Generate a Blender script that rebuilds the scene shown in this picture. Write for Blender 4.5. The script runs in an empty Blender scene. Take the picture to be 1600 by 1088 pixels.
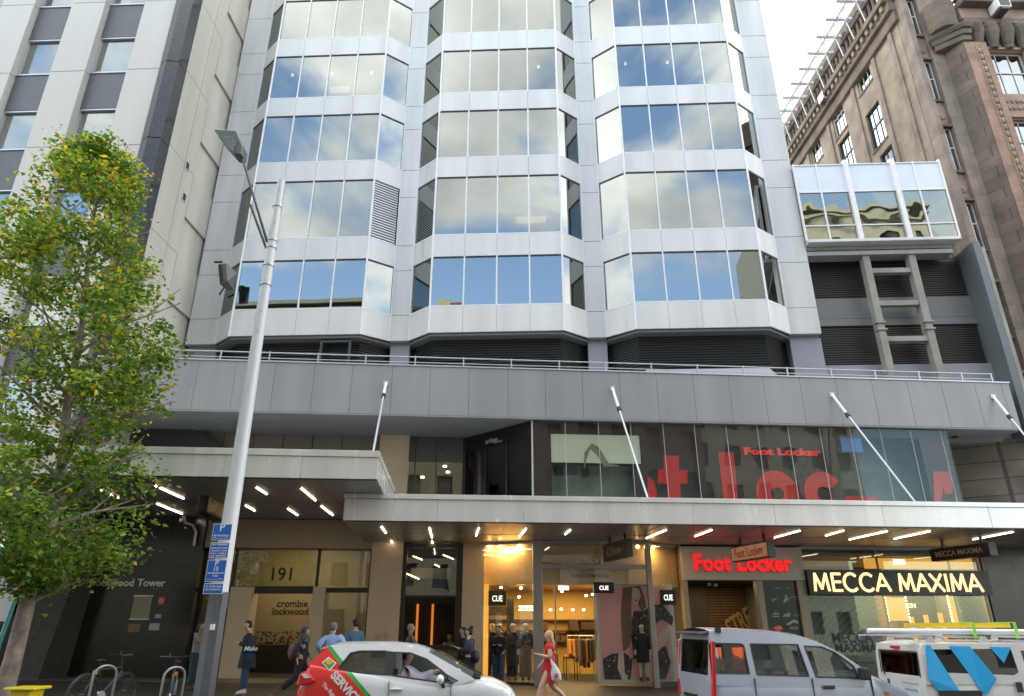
import bpy, bmesh, math, random
from mathutils import Vector, Matrix, noise as mnoise
from mathutils.geometry import delaunay_2d_cdt
random.seed(7)
sc = bpy.context.scene
COL = sc.collection
R = math.radians

# ---------------------------------------------------------------- camera
CH, PITCH, F = 1.82, R(22.05), 1069.0
cd = bpy.data.cameras.new('camera'); cam = bpy.data.objects.new('camera', cd); COL.objects.link(cam)
cam.location = (0, 0, CH); cam.rotation_euler = (R(90) + PITCH, 0, 0)
cd.sensor_width = 36; cd.lens = 36 * F / 1600; cd.clip_end = 2000; cd.clip_start = .1
sc.camera = cam

# ---------------------------------------------------------------- sky, sun, exposure
SUN_EL, SUN_AZ = R(52), R(28)          # azimuth measured from +Y towards +X
w = bpy.data.worlds.new("World"); sc.world = w; w.use_nodes = True
nt = w.node_tree; nd = nt.nodes; lk = nt.links; nd.clear()
out = nd.new('ShaderNodeOutputWorld'); bg = nd.new('ShaderNodeBackground'); bg.inputs[1].default_value = .15
sky = nd.new('ShaderNodeTexSky'); sky.sky_type = 'NISHITA'; sky.sun_disc = False
sky.sun_elevation = SUN_EL; sky.sun_rotation = SUN_AZ; sky.air_density = 1.3; sky.dust_density = .6; sky.ozone_density = 2.0
tc = nd.new('ShaderNodeTexCoord'); sep = nd.new('ShaderNodeSeparateXYZ'); lk.new(tc.outputs['Generated'], sep.inputs[0])
mp = nd.new('ShaderNodeMapping'); mp.inputs['Scale'].default_value = (1, 1, 1.6); mp.inputs['Location'].default_value = (3.1, 1.4, .3)
lk.new(tc.outputs['Generated'], mp.inputs[0])
n1 = nd.new('ShaderNodeTexNoise'); n1.inputs['Scale'].default_value = 2.9; n1.inputs['Detail'].default_value = 9; n1.inputs['Roughness'].default_value = .52; n1.inputs['Distortion'].default_value = .35
lk.new(mp.outputs[0], n1.inputs['Vector'])
ad = nd.new('ShaderNodeMath'); ad.operation = 'MULTIPLY_ADD'; ad.inputs[1].default_value = .16   # more cloud towards the sunward side
lk.new(sep.outputs[1], ad.inputs[0]); lk.new(n1.outputs[0], ad.inputs[2])
cr = nd.new('ShaderNodeValToRGB'); cr.color_ramp.elements[0].position = .30; cr.color_ramp.elements[1].position = .44
cr.color_ramp.interpolation = 'EASE'
lk.new(ad.outputs[0], cr.inputs[0])
n2 = nd.new('ShaderNodeTexNoise'); n2.inputs['Scale'].default_value = 4.5; n2.inputs['Detail'].default_value = 6
lk.new(mp.outputs[0], n2.inputs['Vector'])
cc = nd.new('ShaderNodeValToRGB'); e = cc.color_ramp.elements
e[0].position = .36; e[0].color = (4.4, 4.5, 4.6, 1); e[1].position = .68; e[1].color = (8.5, 8.6, 8.3, 1)
lk.new(n2.outputs[0], cc.inputs[0])
br = nd.new('ShaderNodeMath'); br.operation = 'MULTIPLY_ADD'; br.inputs[1].default_value = .5; br.inputs[2].default_value = 1.0
lk.new(sep.outputs[1], br.inputs[0])
cm = nd.new('ShaderNodeVectorMath'); cm.operation = 'SCALE'; lk.new(cc.outputs[0], cm.inputs[0]); lk.new(br.outputs[0], cm.inputs['Scale'])
mx = nd.new('ShaderNodeMix'); mx.data_type = 'RGBA'
lk.new(cr.outputs[0], mx.inputs['Factor']); lk.new(sky.outputs[0], mx.inputs['A']); lk.new(cm.outputs[0], mx.inputs['B'])
lk.new(mx.outputs['Result'], bg.inputs[0]); lk.new(bg.outputs[0], out.inputs[0])
sl = bpy.data.lights.new('sun', 'SUN'); sl.energy = 1.1; sl.angle = R(11); sl.color = (1, .95, .87)
so = bpy.data.objects.new('sun', sl); COL.objects.link(so)
sd = Vector((math.sin(SUN_AZ) * math.cos(SUN_EL), math.cos(SUN_AZ) * math.cos(SUN_EL), math.sin(SUN_EL)))
so.rotation_euler = sd.to_track_quat('Z', 'Y').to_euler(); so.location = (0, 10, 60)
sc.view_settings.view_transform = 'Standard'; sc.view_settings.look = 'None'
sc.view_settings.exposure = 2.0; sc.view_settings.gamma = 1
sc.render.engine = 'CYCLES'; sc.cycles.use_denoising = True
sc.cycles.max_bounces = 8; sc.cycles.transparent_max_bounces = 16; sc.cycles.sample_clamp_indirect = 4
sc.cycles.caustics_reflective = False; sc.cycles.caustics_refractive = False

# ---------------------------------------------------------------- frames: local x along a facade, y away from the street, z up
class Fr:
    def __init__(s, ox, oy, th):
        s.o = Vector((ox, oy, 0)); s.th = th; s.c = math.cos(th); s.s = math.sin(th)
    def w(s, p):
        return Vector((s.o.x + p[0] * s.c - p[1] * s.s, s.o.y + p[0] * s.s + p[1] * s.c, p[2]))
    def loc(s, p):
        dx, dy = p[0] - s.o.x, p[1] - s.o.y
        return Vector((dx * s.c + dy * s.s, -dx * s.s + dy * s.c, p[2] if len(p) > 2 else 0))
    def px(s, px, py, y=0.0):          # where the sight line of a photograph pixel meets the facade plane at depth y
        a, b = (px - 800) / F, (544 - py) / F
        d = Vector((a, math.cos(PITCH) - b * math.sin(PITCH), math.sin(PITCH) + b * math.cos(PITCH)))
        c0 = s.loc((0, 0, 0)); dl = Vector((d.x * s.c + d.y * s.s, -d.x * s.s + d.y * s.c, d.z))
        t = (y - c0.y) / dl.y
        return c0.x + dl.x * t, CH + dl.z * t
W = Fr(0, 0, 0)
T = Fr(0, 25.26, math.atan(-.045))
S = Fr(0, 25.0, math.atan(.083))
L = Fr(-13.6, 21.5, math.atan(-.04))
LS = Fr(-13.6, 21.5, R(90) + math.atan(-.05))       # side wall of the left building: x runs back, -y faces right... 
H = Fr(19.95, 26.0, math.atan(.03))
def gz(x): return -.02 * (max(-40, min(40, x)) + 5)
def fz(x): return gz(x) + .15

# ---------------------------------------------------------------- materials
MC = {}
def pbr(name, col, rough=.6, metal=0.0, var=.1, scale=2.0, bump=0.0, bscale=40, streak=False, spec=.5, coat=0, detail=5):
    if name in MC: return MC[name]
    m = bpy.data.materials.new(name); m.use_nodes = True; t = m.node_tree; b = t.nodes['Principled BSDF']
    b.inputs['Roughness'].default_value = rough; b.inputs['Metallic'].default_value = metal
    b.inputs['Specular IOR Level'].default_value = spec
    if coat: b.inputs['Coat Weight'].default_value = coat; b.inputs['Coat Roughness'].default_value = .05
    b.inputs['Base Color'].default_value = (*col, 1)
    if var or bump:
        g = t.nodes.new('ShaderNodeTexCoord'); mp = t.nodes.new('ShaderNodeMapping'); t.links.new(g.outputs['Object'], mp.inputs[0])
        if streak: mp.inputs['Scale'].default_value = (1, 1, .12)
        n = t.nodes.new('ShaderNodeTexNoise'); n.inputs['Scale'].default_value = scale; n.inputs['Detail'].default_value = detail
        t.links.new(mp.outputs[0], n.inputs['Vector'])
        r = t.nodes.new('ShaderNodeMapRange'); r.inputs['From Min'].default_value = .3; r.inputs['From Max'].default_value = .7
        r.inputs['To Min'].default_value = 1 - var; r.inputs['To Max'].default_value = 1 + var
        t.links.new(n.outputs[0], r.inputs[0])
        v = t.nodes.new('ShaderNodeVectorMath'); v.operation = 'SCALE'; v.inputs[0].default_value = col
        t.links.new(r.outputs[0], v.inputs['Scale']); t.links.new(v.outputs[0], b.inputs['Base Color'])
        r2 = t.nodes.new('ShaderNodeMapRange'); r2.inputs['To Min'].default_value = max(0, rough - .08); r2.inputs['To Max'].default_value = min(1, rough + .08)
        t.links.new(n.outputs[0], r2.inputs[0]); t.links.new(r2.outputs[0], b.inputs['Roughness'])
        if bump:
            n3 = t.nodes.new('ShaderNodeTexNoise'); n3.inputs['Scale'].default_value = bscale; n3.inputs['Detail'].default_value = 4
            t.links.new(g.outputs['Object'], n3.inputs['Vector'])
            bp = t.nodes.new('ShaderNodeBump'); bp.inputs['Strength'].default_value = bump; bp.inputs['Distance'].default_value = .02
            t.links.new(n3.outputs[0], bp.inputs['Height']); t.links.new(bp.outputs[0], b.inputs['Normal'])
    MC[name] = m; return m
def emit(name, col, k=1.0):
    if name in MC: return MC[name]
    m = bpy.data.materials.new(name); m.use_nodes = True; t = m.node_tree; b = t.nodes['Principled BSDF']
    b.inputs['Base Color'].default_value = (*[c * .5 for c in col], 1)
    b.inputs['Emission Color'].default_value = (*col, 1); b.inputs['Emission Strength'].default_value = k
    MC[name] = m; return m
def glass(name, refl=.12, tint=(.9, .95, .93), gtint=(1, 1, 1), rough=.0, warp=0.0, wscale=.6, fres=True):
    if name in MC: return MC[name]
    m = bpy.data.materials.new(name); m.use_nodes = True; t = m.node_tree; t.nodes.clear()
    o = t.nodes.new('ShaderNodeOutputMaterial'); mx = t.nodes.new('ShaderNodeMixShader')
    tr = t.nodes.new('ShaderNodeBsdfTransparent'); tr.inputs[0].default_value = (*tint, 1)
    gl = t.nodes.new('ShaderNodeBsdfGlossy'); gl.inputs[0].default_value = (*gtint, 1); gl.inputs['Roughness'].default_value = rough
    if fres:
        fr = t.nodes.new('ShaderNodeFresnel'); fr.inputs[0].default_value = 1.5
        a = t.nodes.new('ShaderNodeMath'); a.operation = 'ADD'; a.use_clamp = True; a.inputs[1].default_value = refl - .04
        t.links.new(fr.outputs[0], a.inputs[0]); t.links.new(a.outputs[0], mx.inputs[0])
    else: mx.inputs[0].default_value = refl
    if warp:
        g = t.nodes.new('ShaderNodeTexCoord'); n = t.nodes.new('ShaderNodeTexNoise'); n.inputs['Scale'].default_value = wscale; n.inputs['Detail'].default_value = 1
        t.links.new(g.outputs['Object'], n.inputs['Vector'])
        bp = t.nodes.new('ShaderNodeBump'); bp.inputs['Strength'].default_value = warp; bp.inputs['Distance'].default_value = .05
        t.links.new(n.outputs[0], bp.inputs['Height']); t.links.new(bp.outputs[0], gl.inputs['Normal'])
    t.links.new(tr.outputs[0], mx.inputs[1]); t.links.new(gl.outputs[0], mx.inputs[2]); t.links.new(mx.outputs[0], o.inputs[0])
    MC[name] = m; return m
def stoneblock(name, c1, c2, cm, sx=1.2, sz=.6, mortar=.012, rough=.8, off=.5, bump=.3, rot=False):
    if name in MC: return MC[name]
    m = bpy.data.materials.new(name); m.use_nodes = True; t = m.node_tree; b = t.nodes['Principled BSDF']
    g = t.nodes.new('ShaderNodeTexCoord'); s = t.nodes.new('ShaderNodeSeparateXYZ'); t.links.new(g.outputs['Object'], s.inputs[0])
    cx = t.nodes.new('ShaderNodeCombineXYZ'); ad = t.nodes.new('ShaderNodeMath'); ad.operation = 'ADD'
    t.links.new(s.outputs[0], ad.inputs[0]); t.links.new(s.outputs[1], ad.inputs[1])
    t.links.new(ad.outputs[0], cx.inputs[0]); t.links.new(s.outputs[2], cx.inputs[1])
    k = t.nodes.new('ShaderNodeTexBrick'); k.inputs['Scale'].default_value = 1; k.inputs['Brick Width'].default_value = sx; k.inputs['Row Height'].default_value = sz
    k.inputs['Mortar Size'].default_value = mortar; k.inputs['Color1'].default_value = (*c1, 1); k.inputs['Color2'].default_value = (*c2, 1); k.inputs['Mortar'].default_value = (*cm, 1)
    k.offset = off; t.links.new(cx.outputs[0], k.inputs['Vector'])
    n = t.nodes.new('ShaderNodeTexNoise'); n.inputs['Scale'].default_value = 1.1; n.inputs['Detail'].default_value = 8
    t.links.new(g.outputs['Object'], n.inputs['Vector'])
    r = t.nodes.new('ShaderNodeMapRange'); r.inputs['From Min'].default_value = .3; r.inputs['From Max'].default_value = .7; r.inputs['To Min'].default_value = .72; r.inputs['To Max'].default_value = 1.25
    t.links.new(n.outputs[0], r.inputs[0])
    v = t.nodes.new('ShaderNodeVectorMath'); v.operation = 'SCALE'; t.links.new(k.outputs[0], v.inputs[0]); t.links.new(r.outputs[0], v.inputs['Scale'])
    t.links.new(v.outputs[0], b.inputs['Base Color']); b.inputs['Roughness'].default_value = rough
    bp = t.nodes.new('ShaderNodeBump'); bp.inputs['Strength'].default_value = bump; bp.inputs['Distance'].default_value = .02; bp.invert = True
    t.links.new(k.outputs['Fac'], bp.inputs['Height']); t.links.new(bp.outputs[0], b.inputs['Normal'])
    MC[name] = m; return m

M = dict(
    panel=pbr('enamel_panel', (.665, .665, .655), .30, 0, .10, 1.1, streak=True, detail=9),
    panel2=pbr('aluminium_panel', (.615, .615, .61), .30, 0, .13, 1.3, streak=True, detail=9),
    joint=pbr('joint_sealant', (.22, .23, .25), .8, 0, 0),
    mull=pbr('white_mullion', (.78, .80, .82), .35, 0, .03, 2),
    gasket=pbr('window_gasket', (.035, .038, .04), .5, 0, 0),
    louvre=pbr('dark_louvre', (.050, .053, .056), .45, .2, .15, 3),
    lilac=pbr('grey_lilac_render', (.27, .275, .32), .6, 0, .06, 1.5),
    slab=pbr('grey_parapet_panel', (.275, .278, .290), .38, 0, .10, 1.2, streak=True, detail=9),
    soffit=pbr('slab_soffit', (.27, .28, .27), .7, 0, .08, 1.2),
    csoff=pbr('canopy_soffit', (.43, .43, .44), .32, .1, .06, .8),
    steel=pbr('brushed_fascia', (.74, .72, .70), .26, .35, .09, 1.6, streak=True, bump=.25, bscale=2.2),
    rail=pbr('galvanised_rail', (.50, .52, .55), .4, .5, .05, 4),
    beige=pbr('beige_cladding', (.56, .45, .31), .5, 0, .05, 1.4),
    beige2=pbr('tan_beam', (.30, .25, .185), .55, 0, .05, 1.4),
    black=pbr('black_metal', (.018, .019, .02), .35, .1, .1, 4),
    darkgrey=pbr('dark_grey_paint', (.055, .06, .065), .45, 0, .1, 3),
    white=pbr('white_paint', (.78, .78, .77), .4, 0, .04, 3),
    red=emit('red_sign_face', (.95, .015, .02), .22),
    redp=pbr('red_vinyl', (.68, .035, .04), .45, 0, .04, 2),
    conc=pbr('weathered_concrete', (.30, .29, .26), .85, 0, .18, 1.6, .3, 30),
    asphalt=pbr('asphalt', (.05, .05, .052), .9, 0, .2, 4, .5, 120),
    lamp=emit('strip_lamp', (1, .80, .58), 3.2),
    warm=emit('warm_lamp', (1, .62, .26), 12),
    spot=emit('office_lamp', (1, .85, .6), 4),
)

# ---------------------------------------------------------------- mesh builder
def inside(pt, poly):
    x, y = pt; c = False; j = len(poly) - 1
    for i in range(len(poly)):
        xi, yi = poly[i][0], poly[i][1]; xj, yj = poly[j][0], poly[j][1]
        if (yi > y) != (yj > y) and x < (xj - xi) * (y - yi) / (yj - yi) + xi: c = not c
        j = i
    return c
def tess(loops):
    """triangles of an outline with holes -> 2-D vertices and faces"""
    flat = [Vector((p[0], p[1])) for l in loops for p in l]; ed = []; k = 0
    for l in loops: m = len(l); ed += [(k + i, k + (i + 1) % m) for i in range(m)]; k += m
    vs, _, fs, *_r = delaunay_2d_cdt(flat, ed, [], 0, 1e-6)
    out_ = []
    for f in fs:
        c = (sum(vs[i].x for i in f) / len(f), sum(vs[i].y for i in f) / len(f))
        if inside(c, loops[0]) and not any(inside(c, h) for h in loops[1:]): out_.append(tuple(f))
    return [(v.x, v.y) for v in vs], out_
OFF = {}
def tag(o, label=None, cat=None, group=None, kind=None):
    if label: o['label'] = label
    if cat: o['category'] = cat
    if group: o['group'] = group
    if kind: o['kind'] = kind
    return o
def thing(name, label, cat, fr=W, off=(0, 0, 0), group=None, rz=0.0):
    """An Empty at the thing's base; meshes built under it give coordinates in the frame fr."""
    o = bpy.data.objects.new(name, None); o.empty_display_size = .2; COL.objects.link(o)
    o.location = fr.w(off); o.rotation_euler = (0, 0, fr.th + rz)
    OFF[o] = Vector(off); return tag(o, label, cat, group)
class MB:
    def __init__(s): s.v = []; s.f = []; s.mi = []
    def add(s, vs, fs, mi=0):
        n = len(s.v); s.v += [tuple(v) for v in vs]; s.f += [tuple(i + n for i in f) for f in fs]; s.mi += [mi] * len(fs); return s
    def box(s, x0, x1, y0, y1, z0, z1, mi=0):
        if x0 > x1: x0, x1 = x1, x0
        if y0 > y1: y0, y1 = y1, y0
        if z0 > z1: z0, z1 = z1, z0
        vs = [(x0, y0, z0), (x1, y0, z0), (x1, y1, z0), (x0, y1, z0), (x0, y0, z1), (x1, y0, z1), (x1, y1, z1), (x0, y1, z1)]
        return s.add(vs, [(0, 3, 2, 1), (4, 5, 6, 7), (0, 1, 5, 4), (1, 2, 6, 5), (2, 3, 7, 6), (3, 0, 4, 7)], mi)
    def hexa(s, b, t, mi=0):            # two quads, bottom and top, same winding (ccw from above)
        return s.add(list(b) + list(t), [(3, 2, 1, 0), (4, 5, 6, 7), (0, 1, 5, 4), (1, 2, 6, 5), (2, 3, 7, 6), (3, 0, 4, 7)], mi)
    def wallseg(s, p, q, th, z0, z1, mi=0, gap=0.0):     # vertical slab from p to q (plan points), thickness th behind
        p = Vector((p[0], p[1])); q = Vector((q[0], q[1])); d = (q - p).normalized(); n = Vector((-d.y, d.x))
        p = p + d * gap; q = q - d * gap
        b = [(p.x, p.y), (q.x, q.y), (q.x + n.x * th, q.y + n.y * th), (p.x + n.x * th, p.y + n.y * th)]
        return s.hexa([(x, y, z0) for x, y in b], [(x, y, z1) for x, y in b], mi)
    def prism(s, poly, y0, y1, mi=0, axis='y', holes=()):
        """Extrude a 2-D outline (x,z) from y0 to y1, with optional holes."""
        loops = [list(poly)] + [list(h) for h in holes]
        flat = [p for l in loops for p in l]; n = len(flat)
        tv, tris = tess(loops); q = len(tv)
        mk = {'y': lambda p, d: (p[0], d, p[1]), 'z': lambda p, d: (p[0], p[1], d), 'x': lambda p, d: (d, p[0], p[1])}[axis]
        vs = [mk(p, y0) for p in flat] + [mk(p, y1) for p in flat] + [mk(p, y0) for p in tv] + [mk(p, y1) for p in tv]
        fs = []
        for a, b, c in tris: fs.append((a + 2 * n, b + 2 * n, c + 2 * n)); fs.append((c + 2 * n + q, b + 2 * n + q, a + 2 * n + q))
        k = 0; s.weld = True
        for l in loops:
            m = len(l)
            for i in range(m): j = (i + 1) % m; fs.append((k + i, k + j, k + j + n, k + i + n))
            k += m
        return s.add(vs, fs, mi)
    def cyl(s, p0, p1, r0, r1=None, n=12, mi=0, caps=True):
        p0, p1 = Vector(p0), Vector(p1); r1 = r0 if r1 is None else r1
        d = (p1 - p0).normalized(); u = d.orthogonal().normalized(); w_ = d.cross(u)
        vs = []
        for p, r in ((p0, r0), (p1, r1)):
            for i in range(n): a = 2 * math.pi * i / n; vs.append(p + u * (r * math.cos(a)) + w_ * (r * math.sin(a)))
        fs = [(i, (i + 1) % n, n + (i + 1) % n, n + i) for i in range(n)]
        if caps: fs += [tuple(range(n))[::-1], tuple(range(n, 2 * n))]
        return s.add(vs, fs, mi)
    def tube(s, pts, rs, n=10, mi=0):
        pts = [Vector(p) for p in pts]; rs = rs if hasattr(rs, '__len__') else [rs] * len(pts)
        vs = []; u = None
        for k, p in enumerate(pts):
            d = (pts[min(k + 1, len(pts) - 1)] - pts[max(k - 1, 0)]).normalized()
            u = d.orthogonal().normalized() if u is None else (u - d * u.dot(d)).normalized()
            w_ = d.cross(u)
            for i in range(n): a = 2 * math.pi * i / n; vs.append(p + u * (rs[k] * math.cos(a)) + w_ * (rs[k] * math.sin(a)))
        fs = []
        for k in range(len(pts) - 1):
            for i in range(n): j = (i + 1) % n; fs.append((k * n + i, k * n + j, (k + 1) * n + j, (k + 1) * n + i))
        fs += [tuple(range(n))[::-1], tuple(range((len(pts) - 1) * n, len(pts) * n))]
        return s.add(vs, fs, mi)
    def ball(s, c, r, n=12, m=8, mi=0, sq=None, cut=0.0):
        c = Vector(c); r = Vector(r if hasattr(r, '__len__') else (r, r, r)); vs = []; fs = []
        for j in range(m + 1):
            ph = math.pi * j / m * (1 - cut)
            for i in range(n):
                a = 2 * math.pi * i / n
                vs.append((c.x + r.x * math.sin(ph) * math.cos(a), c.y + r.y * math.sin(ph) * math.sin(a), c.z + r.z * math.cos(ph)))
        for j in range(m):
            for i in range(n): k = (i + 1) % n; fs.append((j * n + i, (j + 1) * n + i, (j + 1) * n + k, j * n + k))
        if cut: fs.append(tuple(m * n + i for i in range(n)))
        return s.add(vs, fs, mi)
    def build(s, name, mat, parent=None, fr=W, off=(0, 0, 0), smooth=False, bevel=0.0, bseg=2):
        me = bpy.data.meshes.new(name)
        if parent is not None: off = OFF[parent]
        ox, oy, oz = off
        me.from_pydata([(a - ox, b - oy, c - oz) for a, b, c in s.v], [], s.f)
        mats = mat if isinstance(mat, (list, tuple)) else [mat]
        for m in mats: me.materials.append(M[m] if isinstance(m, str) else m)
        if len(mats) > 1: me.polygons.foreach_set('material_index', s.mi)
        me.update(); me.validate()
        bm = bmesh.new(); bm.from_mesh(me)
        bmesh.ops.remove_doubles(bm, verts=bm.verts, dist=1e-5) if (smooth or getattr(s, 'weld', False)) else None
        if not getattr(s, 'keep', False): bmesh.ops.recalc_face_normals(bm, faces=bm.faces)
        bm.to_mesh(me); bm.free()
        o = bpy.data.objects.new(name, me); COL.objects.link(o)
        if parent is not None: o.parent = parent
        else: o.location = fr.w(off); o.rotation_euler = (0, 0, fr.th)
        OFF[o] = Vector(off)
        if smooth:
            me.polygons.foreach_set('use_smooth', [True] * len(me.polygons))
            try: me.set_sharp_from_angle(angle=R(40))
            except Exception: pass
        if bevel:
            b = o.modifiers.new('bevel', 'BEVEL'); b.width = bevel; b.segments = bseg; b.limit_method = 'ANGLE'; b.angle_limit = R(40)
        return o
def struct(mb, name, mat, **k): return tag(mb.build(name, mat, **k), kind='structure')
def text(s, name, mat, parent, pos, height=None, width=None, ext=.01, bold=0.0, align='CENTER', tilt=0.0, xs=1.0, italic=0.0, face=1, spacing=1.0, nrm='y', fr=W):
    """Lettering as mesh; faces -y of its frame; pos is the baseline centre in frame coordinates."""
    cu = bpy.data.curves.new(name, 'FONT'); cu.body = s; cu.size = 1; cu.extrude = 0; cu.align_x = align; cu.offset = bold; cu.shear = italic
    cu.space_character = spacing; cu.resolution_u = 3
    to = bpy.data.objects.new('tmp', cu); COL.objects.link(to)
    dg = bpy.context.evaluated_depsgraph_get(); me = bpy.data.meshes.new_from_object(to.evaluated_get(dg))
    bpy.data.objects.remove(to); bpy.data.curves.remove(cu)
    vs = [v.co for v in me.vertices]
    if not vs: return None
    x0, x1 = min(v.x for v in vs), max(v.x for v in vs); z1 = max(v.y for v in vs); z0 = min(v.y for v in vs)
    k = height / z1 if height else width / (x1 - x0)
    kx = width / (x1 - x0) if width else k * xs
    off = OFF[parent] if parent is not None else Vector(pos)
    cx = (x0 + x1) / 2 if align == 'CENTER' else x0
    n = len(vs); new = []
    for d in (0, ext):
        for v in vs:
            lx, lz = (v.x - cx) * kx, v.y * k
            lx, lz = lx * math.cos(tilt) - lz * math.sin(tilt), lx * math.sin(tilt) + lz * math.cos(tilt)
            if nrm == 'y': p = (pos[0] + lx, pos[1] - d, pos[2] + lz)
            elif nrm == 'x': p = (pos[0] - d, pos[1] - lx, pos[2] + lz)       # faces -x
            elif nrm == 'p': p = (pos[0] + lx * PL[0], pos[1] + lx * PL[1] - d, pos[2] + lz)
            new.append((p[0] - off[0], p[1] - off[1], p[2] - off[2]))
    fs = [tuple(p.vertices) for p in me.polygons]; allf = [tuple(i + n for i in f) for f in fs]
    ec = {}
    for f in fs:
        for i in range(len(f)): a, b = f[i], f[(i + 1) % len(f)]; ec[(a, b)] = 1
    for (a, b) in ec:
        if (b, a) not in ec: allf.append((a, b, b + n, a + n))
    m2 = bpy.data.meshes.new(name); m2.from_pydata(new, [], allf); m2.materials.append(M[mat] if isinstance(mat, str) else mat); m2.update()
    bm = bmesh.new(); bm.from_mesh(m2); bmesh.ops.recalc_face_normals(bm, faces=bm.faces); bm.to_mesh(m2); bm.free()
    bpy.data.meshes.remove(me)
    o = bpy.data.objects.new(name, m2); COL.objects.link(o)
    if parent is not None: o.parent = parent
    else: o.location = fr.w(pos); o.rotation_euler = (0, 0, fr.th)
    OFF[o] = Vector(off); return o
PL = (1, 0)

# ---------------------------------------------------------------- ground
def strip(x0, x1, y0, y1, dz, n=24):
    mb = MB(); vs = []; fs = []
    for i in range(n + 1):
        x = x0 + (x1 - x0) * i / n; vs += [(x, y0(x) if callable(y0) else y0, gz(x) + dz), (x, y1(x) if callable(y1) else y1, gz(x) + dz)]
    fs = [(2 * i, 2 * i + 2, 2 * i + 3, 2 * i + 1) for i in range(n)]
    return mb.add(vs, fs)
kerb = lambda x: 16.9 + .083 * x
struct(strip(-40, 40, -400, 400, -.012), 'ground', pbr('ground_paving', (.12, .12, .115), .85, 0, .15, 2))
mb = strip(-300, -40, -400, 400, -.012, 1); mb.v += strip(40, 300, -400, 400, -.012, 1).v; mb.f.append((4, 6, 7, 5)); mb.mi.append(0)
struct(mb, 'outer_ground', pbr('ground_paving', (.12, .12, .115)))
struct(strip(-40, 40, 2.2, kerb, 0.0), 'road', 'asphalt')
pave = stoneblock('footpath_paving', (.105, .103, .098), (.08, .08, .077), (.05, .05, .05), .6, .6, .01, .7)
def solidstrip(x0, x1, y0, y1, dz, n=24, th=.3):
    mb = MB(); vs = []; fs = []
    for i in range(n + 1):
        x = x0 + (x1 - x0) * i / n; a = y0(x) if callable(y0) else y0; b = y1(x) if callable(y1) else y1; z = gz(x) + dz
        vs += [(x, a, z), (x, b, z), (x, b, z - th), (x, a, z - th)]
    for i in range(n):
        for j in range(4): k = (j + 1) % 4; fs.append((4 * i + j, 4 * i + k, 4 * i + 4 + k, 4 * i + 4 + j))
    fs += [(0, 1, 2, 3), tuple(4 * n + q for q in (3, 2, 1, 0))]
    return mb.add(vs, fs)
struct(solidstrip(-40, 40, kerb, lambda x: 36.0, .15), 'footpath', pbr('footpath_stone', (.034, .034, .031), .55, 0, .25, 1.3, .25, 60))
struct(solidstrip(-40, -5.6, lambda x: 11.6, lambda x: kerb(x) - .004, .15), 'footpath_buildout', pbr('footpath_stone', (.034, .034, .031)))
struct(solidstrip(-40, 40, -12, lambda x: 2.2, .15), 'near_footpath', pbr('footpath_stone', (.034, .034, .031)))
struct(solidstrip(-5.59, 40, lambda x: kerb(x) - .16, lambda x: kerb(x) - .003, .155), 'kerb', pbr('kerb_granite', (.24, .24, .235), .7, 0, .15, 6))
# pale threshold in front of the lobby and the black granite wall
struct(solidstrip(-18, -3.2, lambda x: 23.35 + .083 * x, lambda x: 25.2 + .083 * x, .158, 10), 'entrance_step', pbr('pale_threshold', (.13, .12, .085), .6, 0, .12, 2))
# ================================================================ TOWER
TW = thing('office_tower', 'white panelled office tower with three angled bays of mirrored windows rising behind the grey parapet', 'tower', T, (0, 0, 10))
def hx(fr, px, z, y):                    # frame x of the point at height z, depth y, seen in pixel column px
    lo, hi = -400, 1500
    for _ in range(50):
        m = (lo + hi) / 2
        if fr.px(px, m, y)[1] > z: lo = m
        else: hi = m
    return fr.px(px, m, y)[0]
ZB = 12.44
inn = [hx(T, p, ZB, 0) for p in (289, 335, 608, 638, 918, 948, 1235, 1284)]
BAY = -.78
frn = [hx(T, p, ZB, BAY) for p in (357, 563, 669.5, 882, 994, 1205.5)]
rows = [(13.58, 15.83), (16.85, 19.75), (20.74, 23.34), (24.35, 26.90), (27.96, 30.50)]
bands = [(ZB, 13.58)] + [(rows[i][1], rows[i + 1][0]) for i in range(4)] + [(30.5, 34.0)]
pan = [MB(), MB()]; jnt = MB(); TOPZ = 34.0
GAP = .012
def bayplan(i):
    a, b = inn[1 + 2 * i], inn[2 + 2 * i]; c, d = frn[2 * i], frn[2 * i + 1]
    return [(a, 0), (c, BAY), (d, BAY), (b, 0)]
# piers (front face) built of panels with open joints
seg = []
for z0, z1 in zip([ZB] + [r[0] for r in rows[:]], [r[0] for r in rows] + [31.6]):
    m = z0 + (z1 - z0) * .63 if z1 - z0 > 1.5 else z1
    seg.append((z0, m)); 
    if m < z1: seg.append((m, z1))
seg.append((31.6, TOPZ))
for a, b in ((inn[0], inn[1]), (inn[2], inn[3]), (inn[4], inn[5]), (inn[6], inn[7])):
    pc = MB()
    for k, (z0, z1) in enumerate(seg): pc.box(a + .004, b - .004, 0, .25, z0 + .010, z1 - .010)
    pc.build('pier_cladding', 'panel2', TW, bevel=.004, bseg=1)
    jnt.box(a + .03, b - .03, .03, .24, ZB + .02, TOPZ - .03)
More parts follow.
